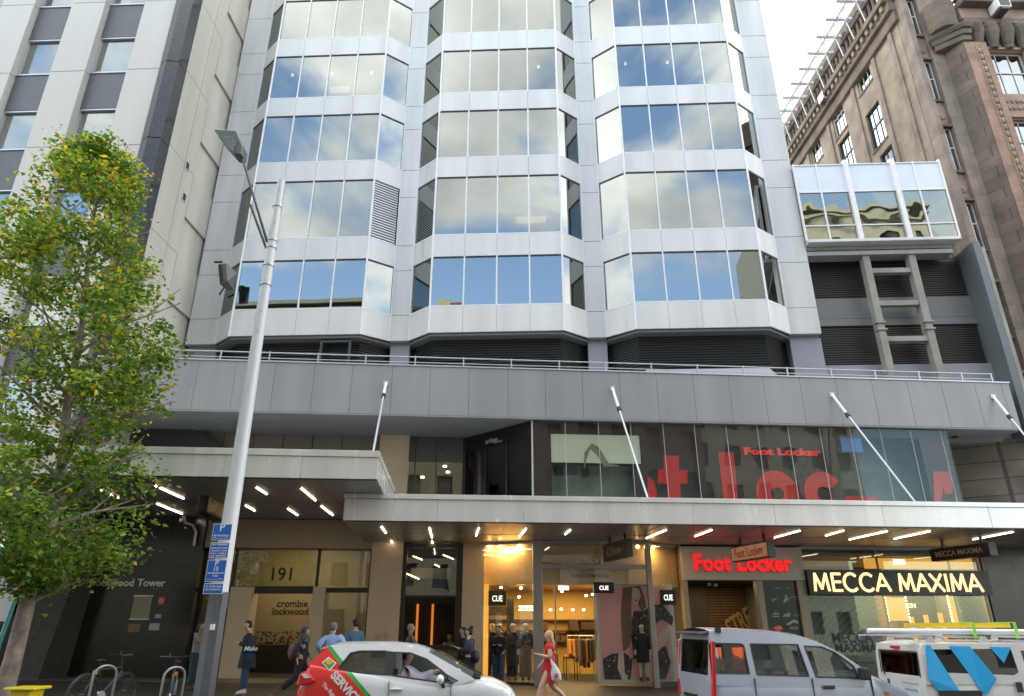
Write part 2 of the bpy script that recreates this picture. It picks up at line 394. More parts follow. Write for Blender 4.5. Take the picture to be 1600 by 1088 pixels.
# bay spandrels
win = []
for i in range(3):
    P4 = bayplan(i)
    for z0, z1 in bands:
        sp_mb = MB()
        for s, (p, q) in enumerate(zip(P4[:-1], P4[1:])):
            n = 4 if s == 1 else 1
            for k in range(n):
                a = Vector(p).lerp(Vector(q), k / n); b = Vector(p).lerp(Vector(q), (k + 1) / n)
                sp_mb.wallseg(a, b, .07, z0 + .006, z1 - .006, gap=.0045)
            jnt.wallseg(p, q, .05, z0 + .02, z1 - .02, gap=.03) if False else None
            d = (Vector(q) - Vector(p)).normalized(); nn = Vector((-d.y, d.x)) * .075
            jnt.wallseg(Vector(p) + nn, Vector(q) + nn, .03, z0 + .01, z1 - .01, gap=.08)
        sp_mb.build('spandrel_panel', 'panel', TW, bevel=.004, bseg=1)
jnt.build('backing_wall', 'joint', TW)
# interior: floor slabs, core wall, side returns, roof
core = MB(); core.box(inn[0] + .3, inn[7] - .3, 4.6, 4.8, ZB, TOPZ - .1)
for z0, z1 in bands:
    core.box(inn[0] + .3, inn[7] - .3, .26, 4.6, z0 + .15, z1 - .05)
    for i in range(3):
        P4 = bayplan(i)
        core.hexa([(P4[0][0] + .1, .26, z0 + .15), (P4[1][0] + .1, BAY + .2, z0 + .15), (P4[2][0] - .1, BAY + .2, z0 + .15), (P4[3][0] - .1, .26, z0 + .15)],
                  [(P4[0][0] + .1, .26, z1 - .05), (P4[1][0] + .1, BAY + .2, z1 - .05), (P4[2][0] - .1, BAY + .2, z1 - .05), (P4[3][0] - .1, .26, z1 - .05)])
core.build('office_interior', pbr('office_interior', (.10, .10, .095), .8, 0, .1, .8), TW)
sd_ = MB()
for k, (z0, z1) in enumerate(seg):
    for n_ in range(8):
        sd_.box(inn[0], inn[0] + .24, .26 + n_ * 2, 2.24 + n_ * 2, z0 + .01, z1 - .01); sd_.box(inn[7] - .24, inn[7], .26 + n_ * 2, 2.24 + n_ * 2, z0 + .01, z1 - .01)
sd_.box(inn[0] + .1, inn[7] - .1, .3, 16.2, TOPZ - .2, TOPZ - .02)
sd_.box(inn[0] + .04, inn[7] - .04, 15.9, 16.2, 3, TOPZ - .25)
sd_.build('side_cladding', 'panel2', TW)
TG = glass('mirror_window', .62, (.45, .47, .45), (.41, .43, .405), .0, .10, .35, fres=False)
wcount = 0
def louvre_panel(mb, p, q, z0, z1, y=0, pitch=.09, th=.03):
    p = Vector(p); q = Vector(q); d = (q - p).normalized(); n = Vector((-d.y, d.x)); k = z0 + .02
    while k < z1 - pitch * .7:
        b = [p + n * .03, q + n * .03, q + n * .10, p + n * .10]
        mb.hexa([(b[0].x, b[0].y, k), (b[1].x, b[1].y, k), (b[2].x, b[2].y, k + pitch * .55), (b[3].x, b[3].y, k + pitch * .55)],
                [(b[0].x, b[0].y, k + th), (b[1].x, b[1].y, k + th), (b[2].x, b[2].y, k + pitch * .55 + th), (b[3].x, b[3].y, k + pitch * .55 + th)])
        k += pitch
for i in range(3):
    P4 = bayplan(i)
    for r, (z0, z1) in enumerate(rows):
        for s, (p, q) in enumerate(zip(P4[:-1], P4[1:])):
            n = 4 if s == 1 else 1
            for k in range(n):
                a = Vector(p).lerp(Vector(q), k / n); b = Vector(p).lerp(Vector(q), (k + 1) / n)
                d = (b - a).normalized(); nr = Vector((-d.y, d.x))
                if i == 0 and s == 2 and r == 1:
                    mb = MB(); louvre_panel(mb, a + d * .06, b - d * .06, z0, z1, pitch=.125, th=.05)
                    lo = mb.build('plant_louvre', 'mull', TW)
                    mb = MB(); mb.wallseg(a + nr * .16, b + nr * .16, .03, z0, z1); mb.build('louvre_backing', 'gasket', lo); continue
                mb = MB(); e = .028
                mb.wallseg(a, a + d * e, .07, z0, z1); mb.wallseg(b - d * e, b, .07, z0, z1)
                mb.wallseg(a + d * e, b - d * e, .07, z0, z0 + .045)
                fo = mb.build('window', 'mull', TW)
                mb = MB(); mb.wallseg(a + d * (e + .0) + nr * .03, b - d * e + nr * .03, .035, z1 - .055, z1 - .002)
                mb.build('dark_head_strip', 'gasket', fo)  # dark strip along the top edge of the pane
                mb = MB(); mb.wallseg(a + d * e + nr * .045, b - d * e + nr * .045, .012, z0 + .045, z1 - .055)
                po = mb.build('pane', TG, fo)
# corner fins of the bays
mb = MB()
for i in range(3):
    for c in frn[2 * i:2 * i + 2]: mb.cyl((c, BAY + .01, ZB), (c, BAY + .01, TOPZ), .045, n=8)
    for c in (inn[1 + 2 * i], inn[2 + 2 * i]): mb.cyl((c, .0, ZB), (c, .0, TOPZ), .022, n=6)
mb.build('corner_trim', 'mull', TW)
# ceiling lamps seen behind the glass
for (px_, py_) in ((459, 104), (520, 103), (582, 100), (841, 89), (976, 84), (1041, 82)):
    x_, z_ = T.px(px_, py_, .4)
    mb = MB(); mb.cyl((x_, .4, 26.85), (x_, .4, 26.93), .07, n=10); mb.build('ceiling_lamp', 'spot', TW)
for (x0p, x1p, py_) in ((806, 853, 350), (518, 548, 147)):
    xa, z_ = T.px(x0p, py_, .1); xb, _ = T.px(x1p, py_, .1)
    mb = MB(); mb.box(xa, xb, -.2, 0, z_ - .05, z_ + .16); mb.build('desk_lamp', emit('desk_glow', (1, .82, .55), 1.2), TW)
# dark soffit under the bays, louvre storey, lilac piers
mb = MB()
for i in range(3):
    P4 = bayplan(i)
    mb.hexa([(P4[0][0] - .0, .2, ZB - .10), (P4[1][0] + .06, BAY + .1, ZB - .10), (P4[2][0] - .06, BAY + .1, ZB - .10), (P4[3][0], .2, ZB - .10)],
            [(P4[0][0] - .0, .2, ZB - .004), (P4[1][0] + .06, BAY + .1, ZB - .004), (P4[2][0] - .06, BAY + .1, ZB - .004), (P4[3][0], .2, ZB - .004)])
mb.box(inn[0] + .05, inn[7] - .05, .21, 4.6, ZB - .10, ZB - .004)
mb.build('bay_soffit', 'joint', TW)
mb = MB(); mk = MB()
for i in range(3):
    P4 = bayplan(i); P5 = [(P4[0][0] + .0, .55), (P4[1][0] + .12, -.35), (P4[2][0] - .12, -.35), (P4[3][0] - .0, .55)]
    for p, q in zip(P5[:-1], P5[1:]):
        louvre_panel(mb, p, q, 9.0, ZB - .12, pitch=.105, th=.02)
        mk.wallseg(Vector(p) + Vector((0, .13)), Vector(q) + Vector((0, .13)), .05, 8.6, ZB - .12)
mb.build('louvre_band', 'louvre', TW); mk.build('louvre_backing', 'gasket', TW)
for a, b in ((inn[0], inn[1]), (inn[2], inn[3]), (inn[4], inn[5]), (inn[6], inn[7])): MB().box(a + .02, b + .02, .22, .9, 8.4, ZB - .1).build('lower_pier', 'lilac', TW)
mb = MB()
for i in (1, 2):
    P4 = bayplan(i)
    mb.hexa([(P4[0][0] + .3, .3, 8.5), (P4[1][0] + .2, -1.0, 8.5), (P4[2][0] - .2, -1.0, 8.5), (P4[3][0] - .3, .3, 8.5)],
            [(P4[0][0] + .3, .3, 10.22 + .25 * (i - 1)), (P4[1][0] + .3, -.75, 10.42 + .35 * (i - 1)), (P4[2][0] - .3, -.75, 10.42 + .35 * (i - 1)), (P4[3][0] - .3, .3, 10.22 + .25 * (i - 1))])
mb.build('plant_housing', pbr('plant_housing', (.42, .44, .47), .5, 0, .05), TW)
x_, z_ = T.px(501, 536, -.56); x2, _ = T.px(549, 536, -.56)
mb = MB(); mb.box(x_, x_ + .09, -.60, -.5, 9.6, z_); mb.box(x2 - .09, x2, -.60, -.5, 9.6, z_); mb.box(x_, x2, -.60, -.5, z_, z_ + .09)
mb.build('plant_door_frame', 'darkgrey', TW)

# floodlight on the tower's left pier
x_, z_ = T.px(352, 428, -1.6)
FL = thing('floodlight', 'dark twin-slot floodlight bracketed off the left edge of the white tower', 'floodlight', T, (x_, -1.6, z_))
mb = MB(); mb.hexa([(x_ - .13, -1.65, z_ - .5), (x_ + .22, -1.75, z_ - .42), (x_ + .30, -1.30, z_ - .55), (x_ + .05, -1.25, z_ - .6)],
                   [(x_ - .30, -1.75, z_ + .36), (x_ + .10, -1.85, z_ + .34), (x_ + .38, -1.35, z_ + .15), (x_ + .0, -1.3, z_ + .2)])
mb.build('housing', pbr('floodlight_housing', (.16, .165, .16), .4, .4, .05), FL, bevel=.02)
mb = MB()
for k in (0, 1):
    mb.hexa([(x_ - .10 + .17 * k, -1.70, z_ - .42 + .02 * k), (x_ + .02 + .17 * k, -1.73, z_ - .41 + .02 * k), (x_ + .02 + .17 * k, -1.6, z_ - .41), (x_ - .10 + .17 * k, -1.6, z_ - .42)],
            [(x_ - .25 + .18 * k, -1.79, z_ + .29), (x_ - .12 + .18 * k, -1.82, z_ + .29), (x_ - .12 + .18 * k, -1.6, z_ + .29), (x_ - .25 + .18 * k, -1.6, z_ + .29)])
mb.build('lens', 'gasket', FL)
mb = MB(); mb.cyl((x_ + .25, -1.5, z_ + .0), (inn[1] - .1, -.1, z_ - .15), .035); mb.box(x_ - .42, x_ - .1, -1.85, -1.75, z_ + .40, z_ + .45); mb.build('bracket', 'darkgrey', FL)

# ================================================================ PODIUM (parapet slab, piers, upper storey)
PB = thing('podium_building', 'grey panelled podium with a long overhanging parapet above the shops', 'building', S, (0, 0, 0))
SY = -2.65; SZ0, SZ1 = 8.33, 10.08
xr = S.px(1576, 600, SY)[0]; xl = S.px(150, 560, SY)[0]
jx = [S.px(p, 600, SY)[0] for p in (305, 365, 427, 489, 549, 612, 672, 733, 794, 852, 910, 968, 1026, 1083, 1139, 1193, 1250, 1306, 1362, 1417, 1470, 1522, 1564)]
edges = [xl] + [hx(S, 250, 9.3, SY)] + jx + [xr]; edges = sorted(edges)
mb = MB()
for a, b in zip(edges[:-1], edges[1:]): mb.box(a + .0045, b - .0045, SY, SY + .06, SZ0 + .02, SZ1)
mb.box(xr - .06, xr, SY + .07, .5, SZ0 + .02, SZ1)
mb.build('parapet_panel', 'slab', PB, bevel=.004, bseg=1)
mb = MB(); mb.box(xl, xr - .07, SY + .065, SY + .25, SZ0 + .03, SZ1 - .02); mb.build('parapet_backing', 'joint', PB)
mb = MB(); mb.box(xl, xr + .03, SY - .03, SY + .3, SZ1 + .004, SZ1 + .05); mb.build('coping', 'rail', PB)
mb = MB(); mb.box(xl, xr - .08, SY + .27, 1.2, SZ1 - .5, SZ1 - .1); mb.build('terrace_floor', 'conc', PB)
mb = MB(); mb.box(xl, xr - .02, SY + .01, 1.6, SZ0 - .03, SZ0 + .018); mb.build('parapet_soffit', 'soffit', PB)
# rail
mb = MB(); RY = SY + .16
xrr = S.px(1548, 590, RY)[0]
mb.cyl((xl, RY, SZ1 + .40), (xrr, RY, SZ1 + .40), .022); mb.cyl((xl, RY, SZ1 + .20), (xrr, RY, SZ1 + .20), .016)
RL = mb.build('parapet_rail', 'rail', PB, smooth=True)
for p in (262, 341, 418, 495, 570, 648, 724, 799, 874, 947, 1018, 1090, 1162, 1230, 1298, 1366, 1434, 1500, 1546):
    x_ = S.px(p, 580, RY)[0]; mb = MB(); mb.box(x_ - .02, x_ + .02, RY - .03, RY + .03, SZ1 + .05, SZ1 + .44); mb.build('rail_post', 'rail', RL)

# main shop-level structure: piers, beam, back walls
mb = MB()
def pier(p0, p1, yref, y0=-.12, y1=.5, z0=-.6, z1=SZ0 - .03):
    a = S.px(p0, yref, y0)[0]; b = S.px(p1, yref, y0)[0]; mb.box(a, b, y0, y1, z0, z1); return a, b
pier(576, 626, 930); mb.build('pier', 'beige', PB); mb = MB(); pier(722, 756, 930, z1=5.2); mb.build('pier', 'beige', PB); mb = MB()
a_, _ = S.px(592, 740, -.12); b_, _ = S.px(633, 740, -.12)
mb.box(a_ - .0, b_, -.13, .5, 5.3, SZ0 - .031)
mb.build('pier', 'beige', PB)
# upper floor back wall behind the left canopy
mb = MB(); xa, za = S.px(300, 690, .1); mb.box(-17.5, a_ - .03, .05, .4, 5.5, SZ0 - .035)
mb.build('upper_wall', pbr('upper_tan_wall', (.17, .15, .11), .5, 0, .1, 1), PB)
mb = MB()
for k in range(1, 9): mb.box(a_ - .4 - k * 1.05, a_ - .385 - k * 1.05, .03, .06, 5.5, SZ0 - .04)
mb.build('wall_joint', 'gasket', PB)
# near-black slab standing in for the shade of a curved opening, upper left
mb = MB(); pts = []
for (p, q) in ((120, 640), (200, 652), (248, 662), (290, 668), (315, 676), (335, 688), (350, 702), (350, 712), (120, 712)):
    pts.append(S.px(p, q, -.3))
mb.prism(pts, -.30, .02); mb.build('opening_shade_slab', 'gasket', PB)
# upper windows between pier and dark shop box (635-724)
xa = S.px(636, 720, .05)[0]; xb = S.px(727, 720, .05)[0]
UG = glass('clear_shop_glass', .10, (.86, .9, .88))
mb = MB(); mb.box(xa, xb, .02, .06, 7.35, SZ0 - .04); mb.build('window_header', pbr('window_header', (.12, .11, .09), .3, .3, .05), PB)
wf = MB(); xm = [xa, xa + (xb - xa) * .14, xa + (xb - xa) * .50, xb]
for x_ in xm: wf.box(x_ - .02, x_ + .02, 0, .08, 5.2, SZ0 - .05)
fo = wf.build('upper_window', 'darkgrey', PB)
mb = MB(); mb.box(xa + .02, xb - .02, .045, .055, 5.2, 7.35); mb.build('pane', UG, fo)
mb = MB(); mb.box(xa, xb, 2.2, 2.3, 5.2, SZ0 - .04); mb.box(xa - .1, xa, .1, 2.2, 5.2, SZ0 - .04)
for (u, h) in ((.1, 1.6), (.4, 1.9), (.62, 1.2), (.8, 1.7)): mb.box(xa + u * (xb - xa), xa + (u + .12) * (xb - xa), 1.5, 1.7, 5.2, 5.2 + h)
mb.build('upper_room', pbr('upper_room', (.25, .23, .15), .7, 0, .3, 1.2), PB)
for (p, q) in ((641, 720), (695, 729), (700, 738), (660, 746)):
    x_, z_ = S.px(p, q, .6); mb = MB(); mb.cyl((x_, .6, z_ - .02), (x_, .6, z_ + .03), .07, n=10); mb.build('room_lamp', emit('room_lamp', (1, .72, .34), 4), PB)

# ---- dark restaurant box (angled side of the glazed storey)
GY = -2.5
xg0 = S.px(832, 710, GY)[0]; xg1 = S.px(1490, 720, GY)[0]; xk = S.px(728, 730, .0)[0]
DB = thing('restaurant_front', 'black angled restaurant glass wall between the upper windows and the red shop glazing', 'shop front', S, (xk, 0, 5.2))
mb = MB(); p0 = (xk, 0.0); p1 = (xg0, GY)
mb.wallseg(p0, p1, .05, 7.75, SZ0 - .04); mb.wallseg((xk - .12, .0), p0, .3, 5.1, SZ0 - .04)
mb.build('header', pbr('black_header', (.012, .013, .014), .2, 0, 0), DB)
mb = MB(); dv = (Vector(p1) - Vector(p0)); 
for t in (.30, .62, .985): q = Vector(p0) + dv * t; mb.wallseg(q, q + dv.normalized() * .06, .07, 5.1, 7.75)
fo = mb.build('glazing_frame', 'black', DB)
mb = MB(); mb.wallseg(Vector(p0) + Vector((.02, .05)), Vector(p1) + Vector((.0, .05)), .01, 5.1, 7.75); mb.build('pane', glass('smoked_glass', .16, (.45, .5, .5)), fo)
mb = MB(); mb.box(xk, xg0 + .8, .6, .7, 5.1, SZ0 - .05); mb.build('dark_interior', 'gasket', DB)
for (p, q, yy) in ((792, 703, -.7), (793, 716, -.6), (815, 661, -1.9)):
    x_, z_ = S.px(p, q, yy); mb = MB(); mb.cyl((x_, yy, z_ - .02), (x_, yy, z_ + .03), .06, n=10); mb.build('pendant_lamp', emit('room_lamp', (1, .72, .34), 4), DB)
mb = MB(); x_, z_ = S.px(762, 715, -.4); x2, z2 = S.px(768, 755, -.4); mb.cyl((x_ - .1, -.3, z_ + .3), (x2, -.4, z2), .03); mb.build('glowing_strip', emit('amber_strip', (1, .3, .05), .6), DB)
PL = tuple(dv.normalized())
text('urban', 'lettering', pbr('grey_letter', (.42, .42, .40), .5, 0, 0), DB, (xk + dv.x * .40, dv.y * .40 - .04, 7.86), height=.17, width=.62, bold=.03, nrm='p')
text('kitchen', 'lettering', pbr('grey_letter', (.42, .42, .40)), DB, (xk + dv.x * .50, dv.y * .50 - .04, 7.80), height=.09, width=.42, bold=.02, nrm='p')

# ---- red sports shop glazing on the upper floor
UF = thing('upper_shop_glazing', 'long strip of dark upper glazing filmed with giant red letters above the canopy', 'shop window', S, (xg0, GY, 5.2))
ZG0, ZG1 = 5.15, SZ0 - .035
film = pbr('maroon_film', (.045, .020, .018), .5, 0, .25, .9)
wa = S.px(862, 760, GY + .1)[0]; wb = S.px(1005, 760, GY + .1)[0]; wc = S.px(1316, 760, GY + .1)[0]; wd = S.px(1452, 760, GY + .1)[0]
ztop = S.px(900, 678, GY + .1)[1]; ztop2 = S.px(1380, 684, GY + .1)[1]
mb = MB(); mb.prism([(xg0, ZG0), (xg1, ZG0), (xg1, ZG1), (xg0, ZG1)], GY + .10, GY + .12, holes=[[(wa, ZG0 + .05), (wb, ZG0 + .05), (wb, ztop), (wa, ztop)], [(wc, ZG0 + .05), (wd, ZG0 + .05), (wd, ztop2), (wc, ztop2)]])
mb.build('window_film', film, UF)
# darker arcs and grey shapes printed on the film
mb = MB()
def disc(mb, px_, py_, rp, y, n=28, r0=0.0, a0=0, a1=360):
    cx, cz = S.px(px_, py_, y); r = rp
    out_ = [(cx + r * math.cos(R(a)), cz + r * math.sin(R(a))) for a in [a0 + (a1 - a0) * k / n for k in range(n + 1)]]
    out_ = [(x, max(ZG0, min(ZG1 - .02, z))) for x, z in out_]
    return out_
for (p, q, r, c) in ((1040, 765, 1.15, 0), (1245, 700, .95, 0), (1120, 740, .8, 0)):
    mb.prism(disc(mb, p, q, r, GY + .09), GY + .094, GY + .0985 - .001 * (p % 3))
mb.build('printed_shape', pbr('charcoal_film', (.035, .03, .03), .5, 0, .2, 1), UF)
# giant letters: t L o c ... r, cut off by the canopy edge
zb = S.px(1100, 790, GY)[1]
def gl(s, p0, p1, topy, boty=792, cut=None):
    x0 = S.px(p0, 770, GY + .09)[0]; x1 = S.px(p1, 770, GY + .09)[0]; z1 = S.px((p0 + p1) / 2, topy, GY + .09)[1]
    o = text(s, 'giant_letter', 'redp', UF, ((x0 + x1) / 2, GY + .085, ZG0 - .6), height=z1 - ZG0 + .6, width=x1 - x0, bold=.06, ext=.012)
    return o
mbl = MB()
def rp(*pix): return [S.px(a, b, GY + .08) for a, b in pix]
mbl.prism(rp((1037, 712), (1061, 712), (1061, 735), (1074, 735), (1074, 756), (1062, 756), (1065, 790), (1044, 790), (1042, 756), (1028, 756), (1028, 734), (1037, 734)), GY + .075, GY + .095)
mbl.prism(rp((1122, 707), (1146, 707), (1154, 790), (1132, 790)), GY + .075, GY + .095)
mbl.prism(rp((1012, 744), (1022, 752), (1026, 770), (1026, 790), (1012, 790)), GY + .075, GY + .095)
def ring(cxp, cyp, ro, ri, a0=0, a1=360, n=36):
    cx, cz = S.px(cxp, cyp, GY + .08); o_ = []; i_ = []
    for k in range(n + 1):
        a = R(a0 + (a1 - a0) * k / n)
        o_.append((cx + ro * math.cos(a), cz + ro * 1.08 * math.sin(a))); i_.append((cx + ri * math.cos(a), cz + ri * math.sin(a)))
    for k in range(n): mbl.prism([o_[k], o_[k + 1], i_[k + 1], i_[k]], GY + .075, GY + .095)
ring(1215, 772, .74, .22); ring(1288, 772, .70, .24, 35, 330)
mbl.prism(rp((1458, 737), (1485, 737), (1489, 772), (1476, 772), (1474, 760), (1470, 790), (1460, 790)), GY + .075, GY + .095)
mbl.box(S.px(1320, 770, GY + .08)[0], S.px(1370, 770, GY + .08)[0], GY + .075, GY + .095, ZG0, S.px(1340, 776, GY + .08)[1])
mbl.build('giant_letter', 'redp', UF)
x_, z_ = S.px(1226, 710, GY - .04)
text('Foot Locker', 'sign_lettering', emit('dim_red', (.85, .06, .05), .14), UF, (x_, GY + .07, z_), height=.24, width=S.px(1286, 700, GY)[0] - S.px(1166, 700, GY)[0], bold=.045, ext=.01)
# posters and room behind
mb = MB(); mb.box(wa, wb, GY + .5, GY + .52, ZG0, S.px(900, 723, GY + .1)[1]); mb.build('room_panel', pbr('greenish_room', (.17, .20, .18), .5, 0, .3, 1.5), UF)
mb = MB(); mb.box(wa + .01, wb - .01, GY + .125, GY + .135, S.px(940, 724, GY + .13)[1], ztop - .01); mb.build('pale_blind', pbr('pale_blind', (.74, .74, .60), .6, 0, .05, 1), UF)
mb = MB(); c = S.px(925, 712, GY + .12)
mb.prism([(c[0] - .3, c[1] - .5), (c[0] - .25, c[1] + .1), (c[0], c[1] + .42), (c[0] + .25, c[1] + .3), (c[0] + .55, c[1] - .25), (c[0] + 1.0, c[1] - .35), (c[0] + .4, c[1] - .38), (c[0] + .15, c[1] + .05), (c[0] - .05, c[1] + .22), (c[0] - .18, c[1] - .1)], GY + .112, GY + .122)
mb.build('poster_figure', pbr('poster_grey', (.25, .23, .17), .6, 0, .1), UF)
mb = MB()
for (a, b, q0, q1) in ((868, 879, 702, 742), (885, 901, 703, 742), (911, 919, 724, 745)):
    p_ = S.px(a, q1, GY + .48); q_ = S.px(b, q0, GY + .48); mb.box(p_[0], q_[0], GY + .462, GY + .495, p_[1], q_[1])
mb.build('room_shelf', 'darkgrey', UF)
mb = MB(); mb.box(wc - .3, wd + .3, GY + 1.0, GY + 1.05, ZG0, ZG1); mb.build('room_panel', pbr('greenish_room', (.17, .20, .18)), UF)
mb = MB(); q0 = S.px(1312, 684, GY + .14); q1 = S.px(1349, 707, GY + .14); mb.box(q0[0], q1[0], GY + .13, GY + .14, q1[1], q0[1]); mb.build('blue_notice', pbr('blue_notice', (.06, .20, .62), .4, 0, 0), UF)
mb = MB()
for p in (883, 935, 985.5, 1036, 1085, 1134.5, 1183, 1231, 1280, 1327, 1374, 1421, 1468):
    x_ = S.px(p, 670, GY)[0]; mb.box(x_ - .007, x_ + .007, GY - .012, GY + .02, ZG0, ZG1)
mb.box(xg0 - .03, xg0 + .02, GY - .02, GY + .06, ZG0, ZG1)
mb.build('glass_joint', pbr('glass_joint', (.45, .47, .45), .4, 0, 0), UF)
mb = MB(); mb.box(xg0, xg1, GY, GY + .012, ZG0, ZG1); mb.box(xg1 + .0, xg1 + .012, GY, -.3, ZG0, ZG1)
mb.build('pane', glass('upper_shop_pane', .030, (.85, .87, .85), (.8, .84, .82), .0, .12, .8, fres=False), UF)
mb = MB(); mb.box(xg0 + .02, xg1 - .02, .5, .6, ZG0, ZG1); mb.box(xg1 - .1, xg1 - .03, GY + .15, .5, ZG0, ZG1); mb.box(xg0 + .0, xg1, GY + .15, .5, 5.0, 5.1); mb.build('room_wall', 'darkgrey', UF)

# stone wall at the right end under the parapet
ST = stoneblock('stone_wall', (.23, .205, .165), (.165, .15, .12), (.09, .08, .065), .95, .62, .02, .9, .0)
SW = MB(); xs = S.px(1500, 720, .3)[0]; SW.wallseg((xg1 + .35, .3), (xr + 3.2, -3.4), .4, 5.0, 8.28); 
tag(SW.build('stone_wall', ST, fr=S, off=(xs, 0, 5.0)), 'brown stone block wall angled at the right end below the grey parapet', 'wall')

# ================================================================ CANOPIES
def lamp_strip(root, p, y_of, z, name='strip_lamp'):
    """lamp lying in the soffit, given by two photograph pixels on the horizontal plane z"""
    pts = []
    for (a, b) in p:
        ra, rb = (a - 800) / F, (544 - b) / F
        d = Vector((ra, math.cos(PITCH) - rb * math.sin(PITCH), math.sin(PITCH) + rb * math.cos(PITCH)))
        t = (z - CH) / d.z; pts.append(S.loc((d.x * t, d.y * t, z)))
    a, b = pts; d = (b - a); d.z = 0; n = Vector((-d.y, d.x, 0)).normalized() * .016
    mb = MB(); mb.hexa([tuple(a - n)[:2] + (z - .022,), tuple(b - n)[:2] + (z - .022,), tuple(b + n)[:2] + (z - .022,), tuple(a + n)[:2] + (z - .022,)][::1],
                       [tuple(a - n)[:2] + (z - .003,), tuple(b - n)[:2] + (z - .003,), tuple(b + n)[:2] + (z - .003,), tuple(a + n)[:2] + (z - .003,)])
    mb.build(name, 'lamp', root)
# left (upper) canopy
CY1, CZ1 = -7.4, 5.24
x1r = hx(S, 590, 5.5, CY1); x1l = x1r - 14.5
C1 = thing('street_canopy', 'higher steel-edged canopy on the left over the lobby entrance, behind the lamp pole', 'canopy', S, (x1r - 6, -3.6, CZ1))
zt = S.px(589, 705, CY1)[1]
mb = MB(); k = x1r
while k > x1l: mb.box(k - 1.9 + .004, k - .004, CY1, CY1 + .05, CZ1, zt - .17); k -= 1.9
mb.box(x1r - .05, x1r, CY1 + .055, -.2, CZ1, zt - .17); mb.box(x1l, x1r + .02, CY1 - .03, CY1 + .08, zt - .165, zt); mb.box(x1r - .06, x1r + .022, CY1 + .085, -.2, zt - .165, zt)
mb.build('fascia', 'steel', C1, bevel=.006)
mb = MB(); mb.box(x1l, x1r - .055, CY1 + .055, -.15, CZ1 + .002, CZ1 + .1); mb.box(x1l, x1r - .1, CY1 + .1, -.2, zt - .25, zt - .18); mb.build('soffit', 'csoff', C1)
mb = MB(); k = x1r - 1.5
while k > x1l: mb.box(k, k + .012, CY1 + .2, -.3, CZ1 - .004, CZ1 + .001); k -= 1.5
mb.box(x1l, x1r - .1, -3.6, -3.588, CZ1 - .0045, CZ1 + .001); mb.build('soffit_joint', 'joint', C1)
mb = MB(); mb.box(x1l, x1r, CY1 + .01, CY1 + .05, CZ1 - .03, CZ1 - .004); mb.build('drip_edge', 'black', C1)
for p in (((243, 759), (287, 779)), ((245, 787), (285, 803)), ((401, 762), (417, 772)), ((384, 790), (398, 798)), ((471, 763), (493, 782)), ((450, 795), (465, 805)), ((502, 791), (520, 805)), ((150, 762), (185, 778))):
    lamp_strip(C1, p, 0, CZ1)
# right (lower) canopy
CY2, CZ2 = -5.4, 4.49
x2l = hx(S, 539, 4.9, CY2); x2r = x2l + 27
C2 = thing('street_canopy', 'long lower steel-edged canopy running over the clothing, shoe and cosmetics shops', 'canopy', S, (x2l + 8, -2.7, CZ2))
zt2 = S.px(541, 771, CY2)[1]
mb = MB(); k = x2l; n_ = 0
for q in (683, 818, 950, 1082, 1210, 1379, 1545, 1700, 1850):
    e_ = S.px(q, 800, CY2)[0]; e_ = min(e_, x2r); mb.box(k + .004, e_ - .004, CY2, CY2 + .05, CZ2, zt2 - .14); k = e_
mb.box(k + .004, x2r, CY2, CY2 + .05, CZ2, zt2 - .14)
mb.box(x2l - .03, x2l + .02, CY2 + .055, -.3, CZ2, zt2 - .14) ; mb.box(x2l - .05, x2r, CY2 - .04, CY2 + .08, zt2 - .135, zt2); mb.box(x2l - .052, x2l + .06, CY2 + .085, -.3, zt2 - .135, zt2)
mb.build('fascia', 'steel', C2, bevel=.006)
mb = MB(); mb.box(x2l + .025, x2r, CY2 + .055, .9, CZ2 + .002, CZ2 + .1); mb.box(x2l + .05, x2r, CY2 + .1, -.2, zt2 - .22, zt2 - .15); mb.build('soffit', 'csoff', C2)
mb = MB(); k = x2l + 1.5
while k < x2r: mb.box(k, k + .012, CY2 + .2, .0, CZ2 - .004, CZ2 + .001); k += 1.5
mb.box(x2l + .1, x2r, -2.6, -2.588, CZ2 - .0045, CZ2 + .001); mb.build('soffit_joint', 'joint', C2)
mb = MB(); mb.box(x2l, x2r, CY2 + .01, CY2 + .05, CZ2 - .03, CZ2 - .004); mb.build('drip_edge', 'black', C2)
for p in (((596, 823), (603, 833)), ((611, 845), (617, 853)), ((671, 825), (675, 840)), ((675, 845), (677, 855)), ((748, 825), (744, 837)), ((822, 826), (812, 838)), ((891, 828), (883, 835)),
          ((1041, 828), (1010, 841)), ((1112, 828), (1086, 838)), ((1250, 829), (1210, 840)), ((1318, 829), (1290, 837)), ((1386, 830), (1327, 843)), ((1453, 830), (1397, 842)), ((1583, 831), (1520, 843)), ((1700, 834), (1650, 845))):
    lamp_strip(C2, p, 0, CZ2)
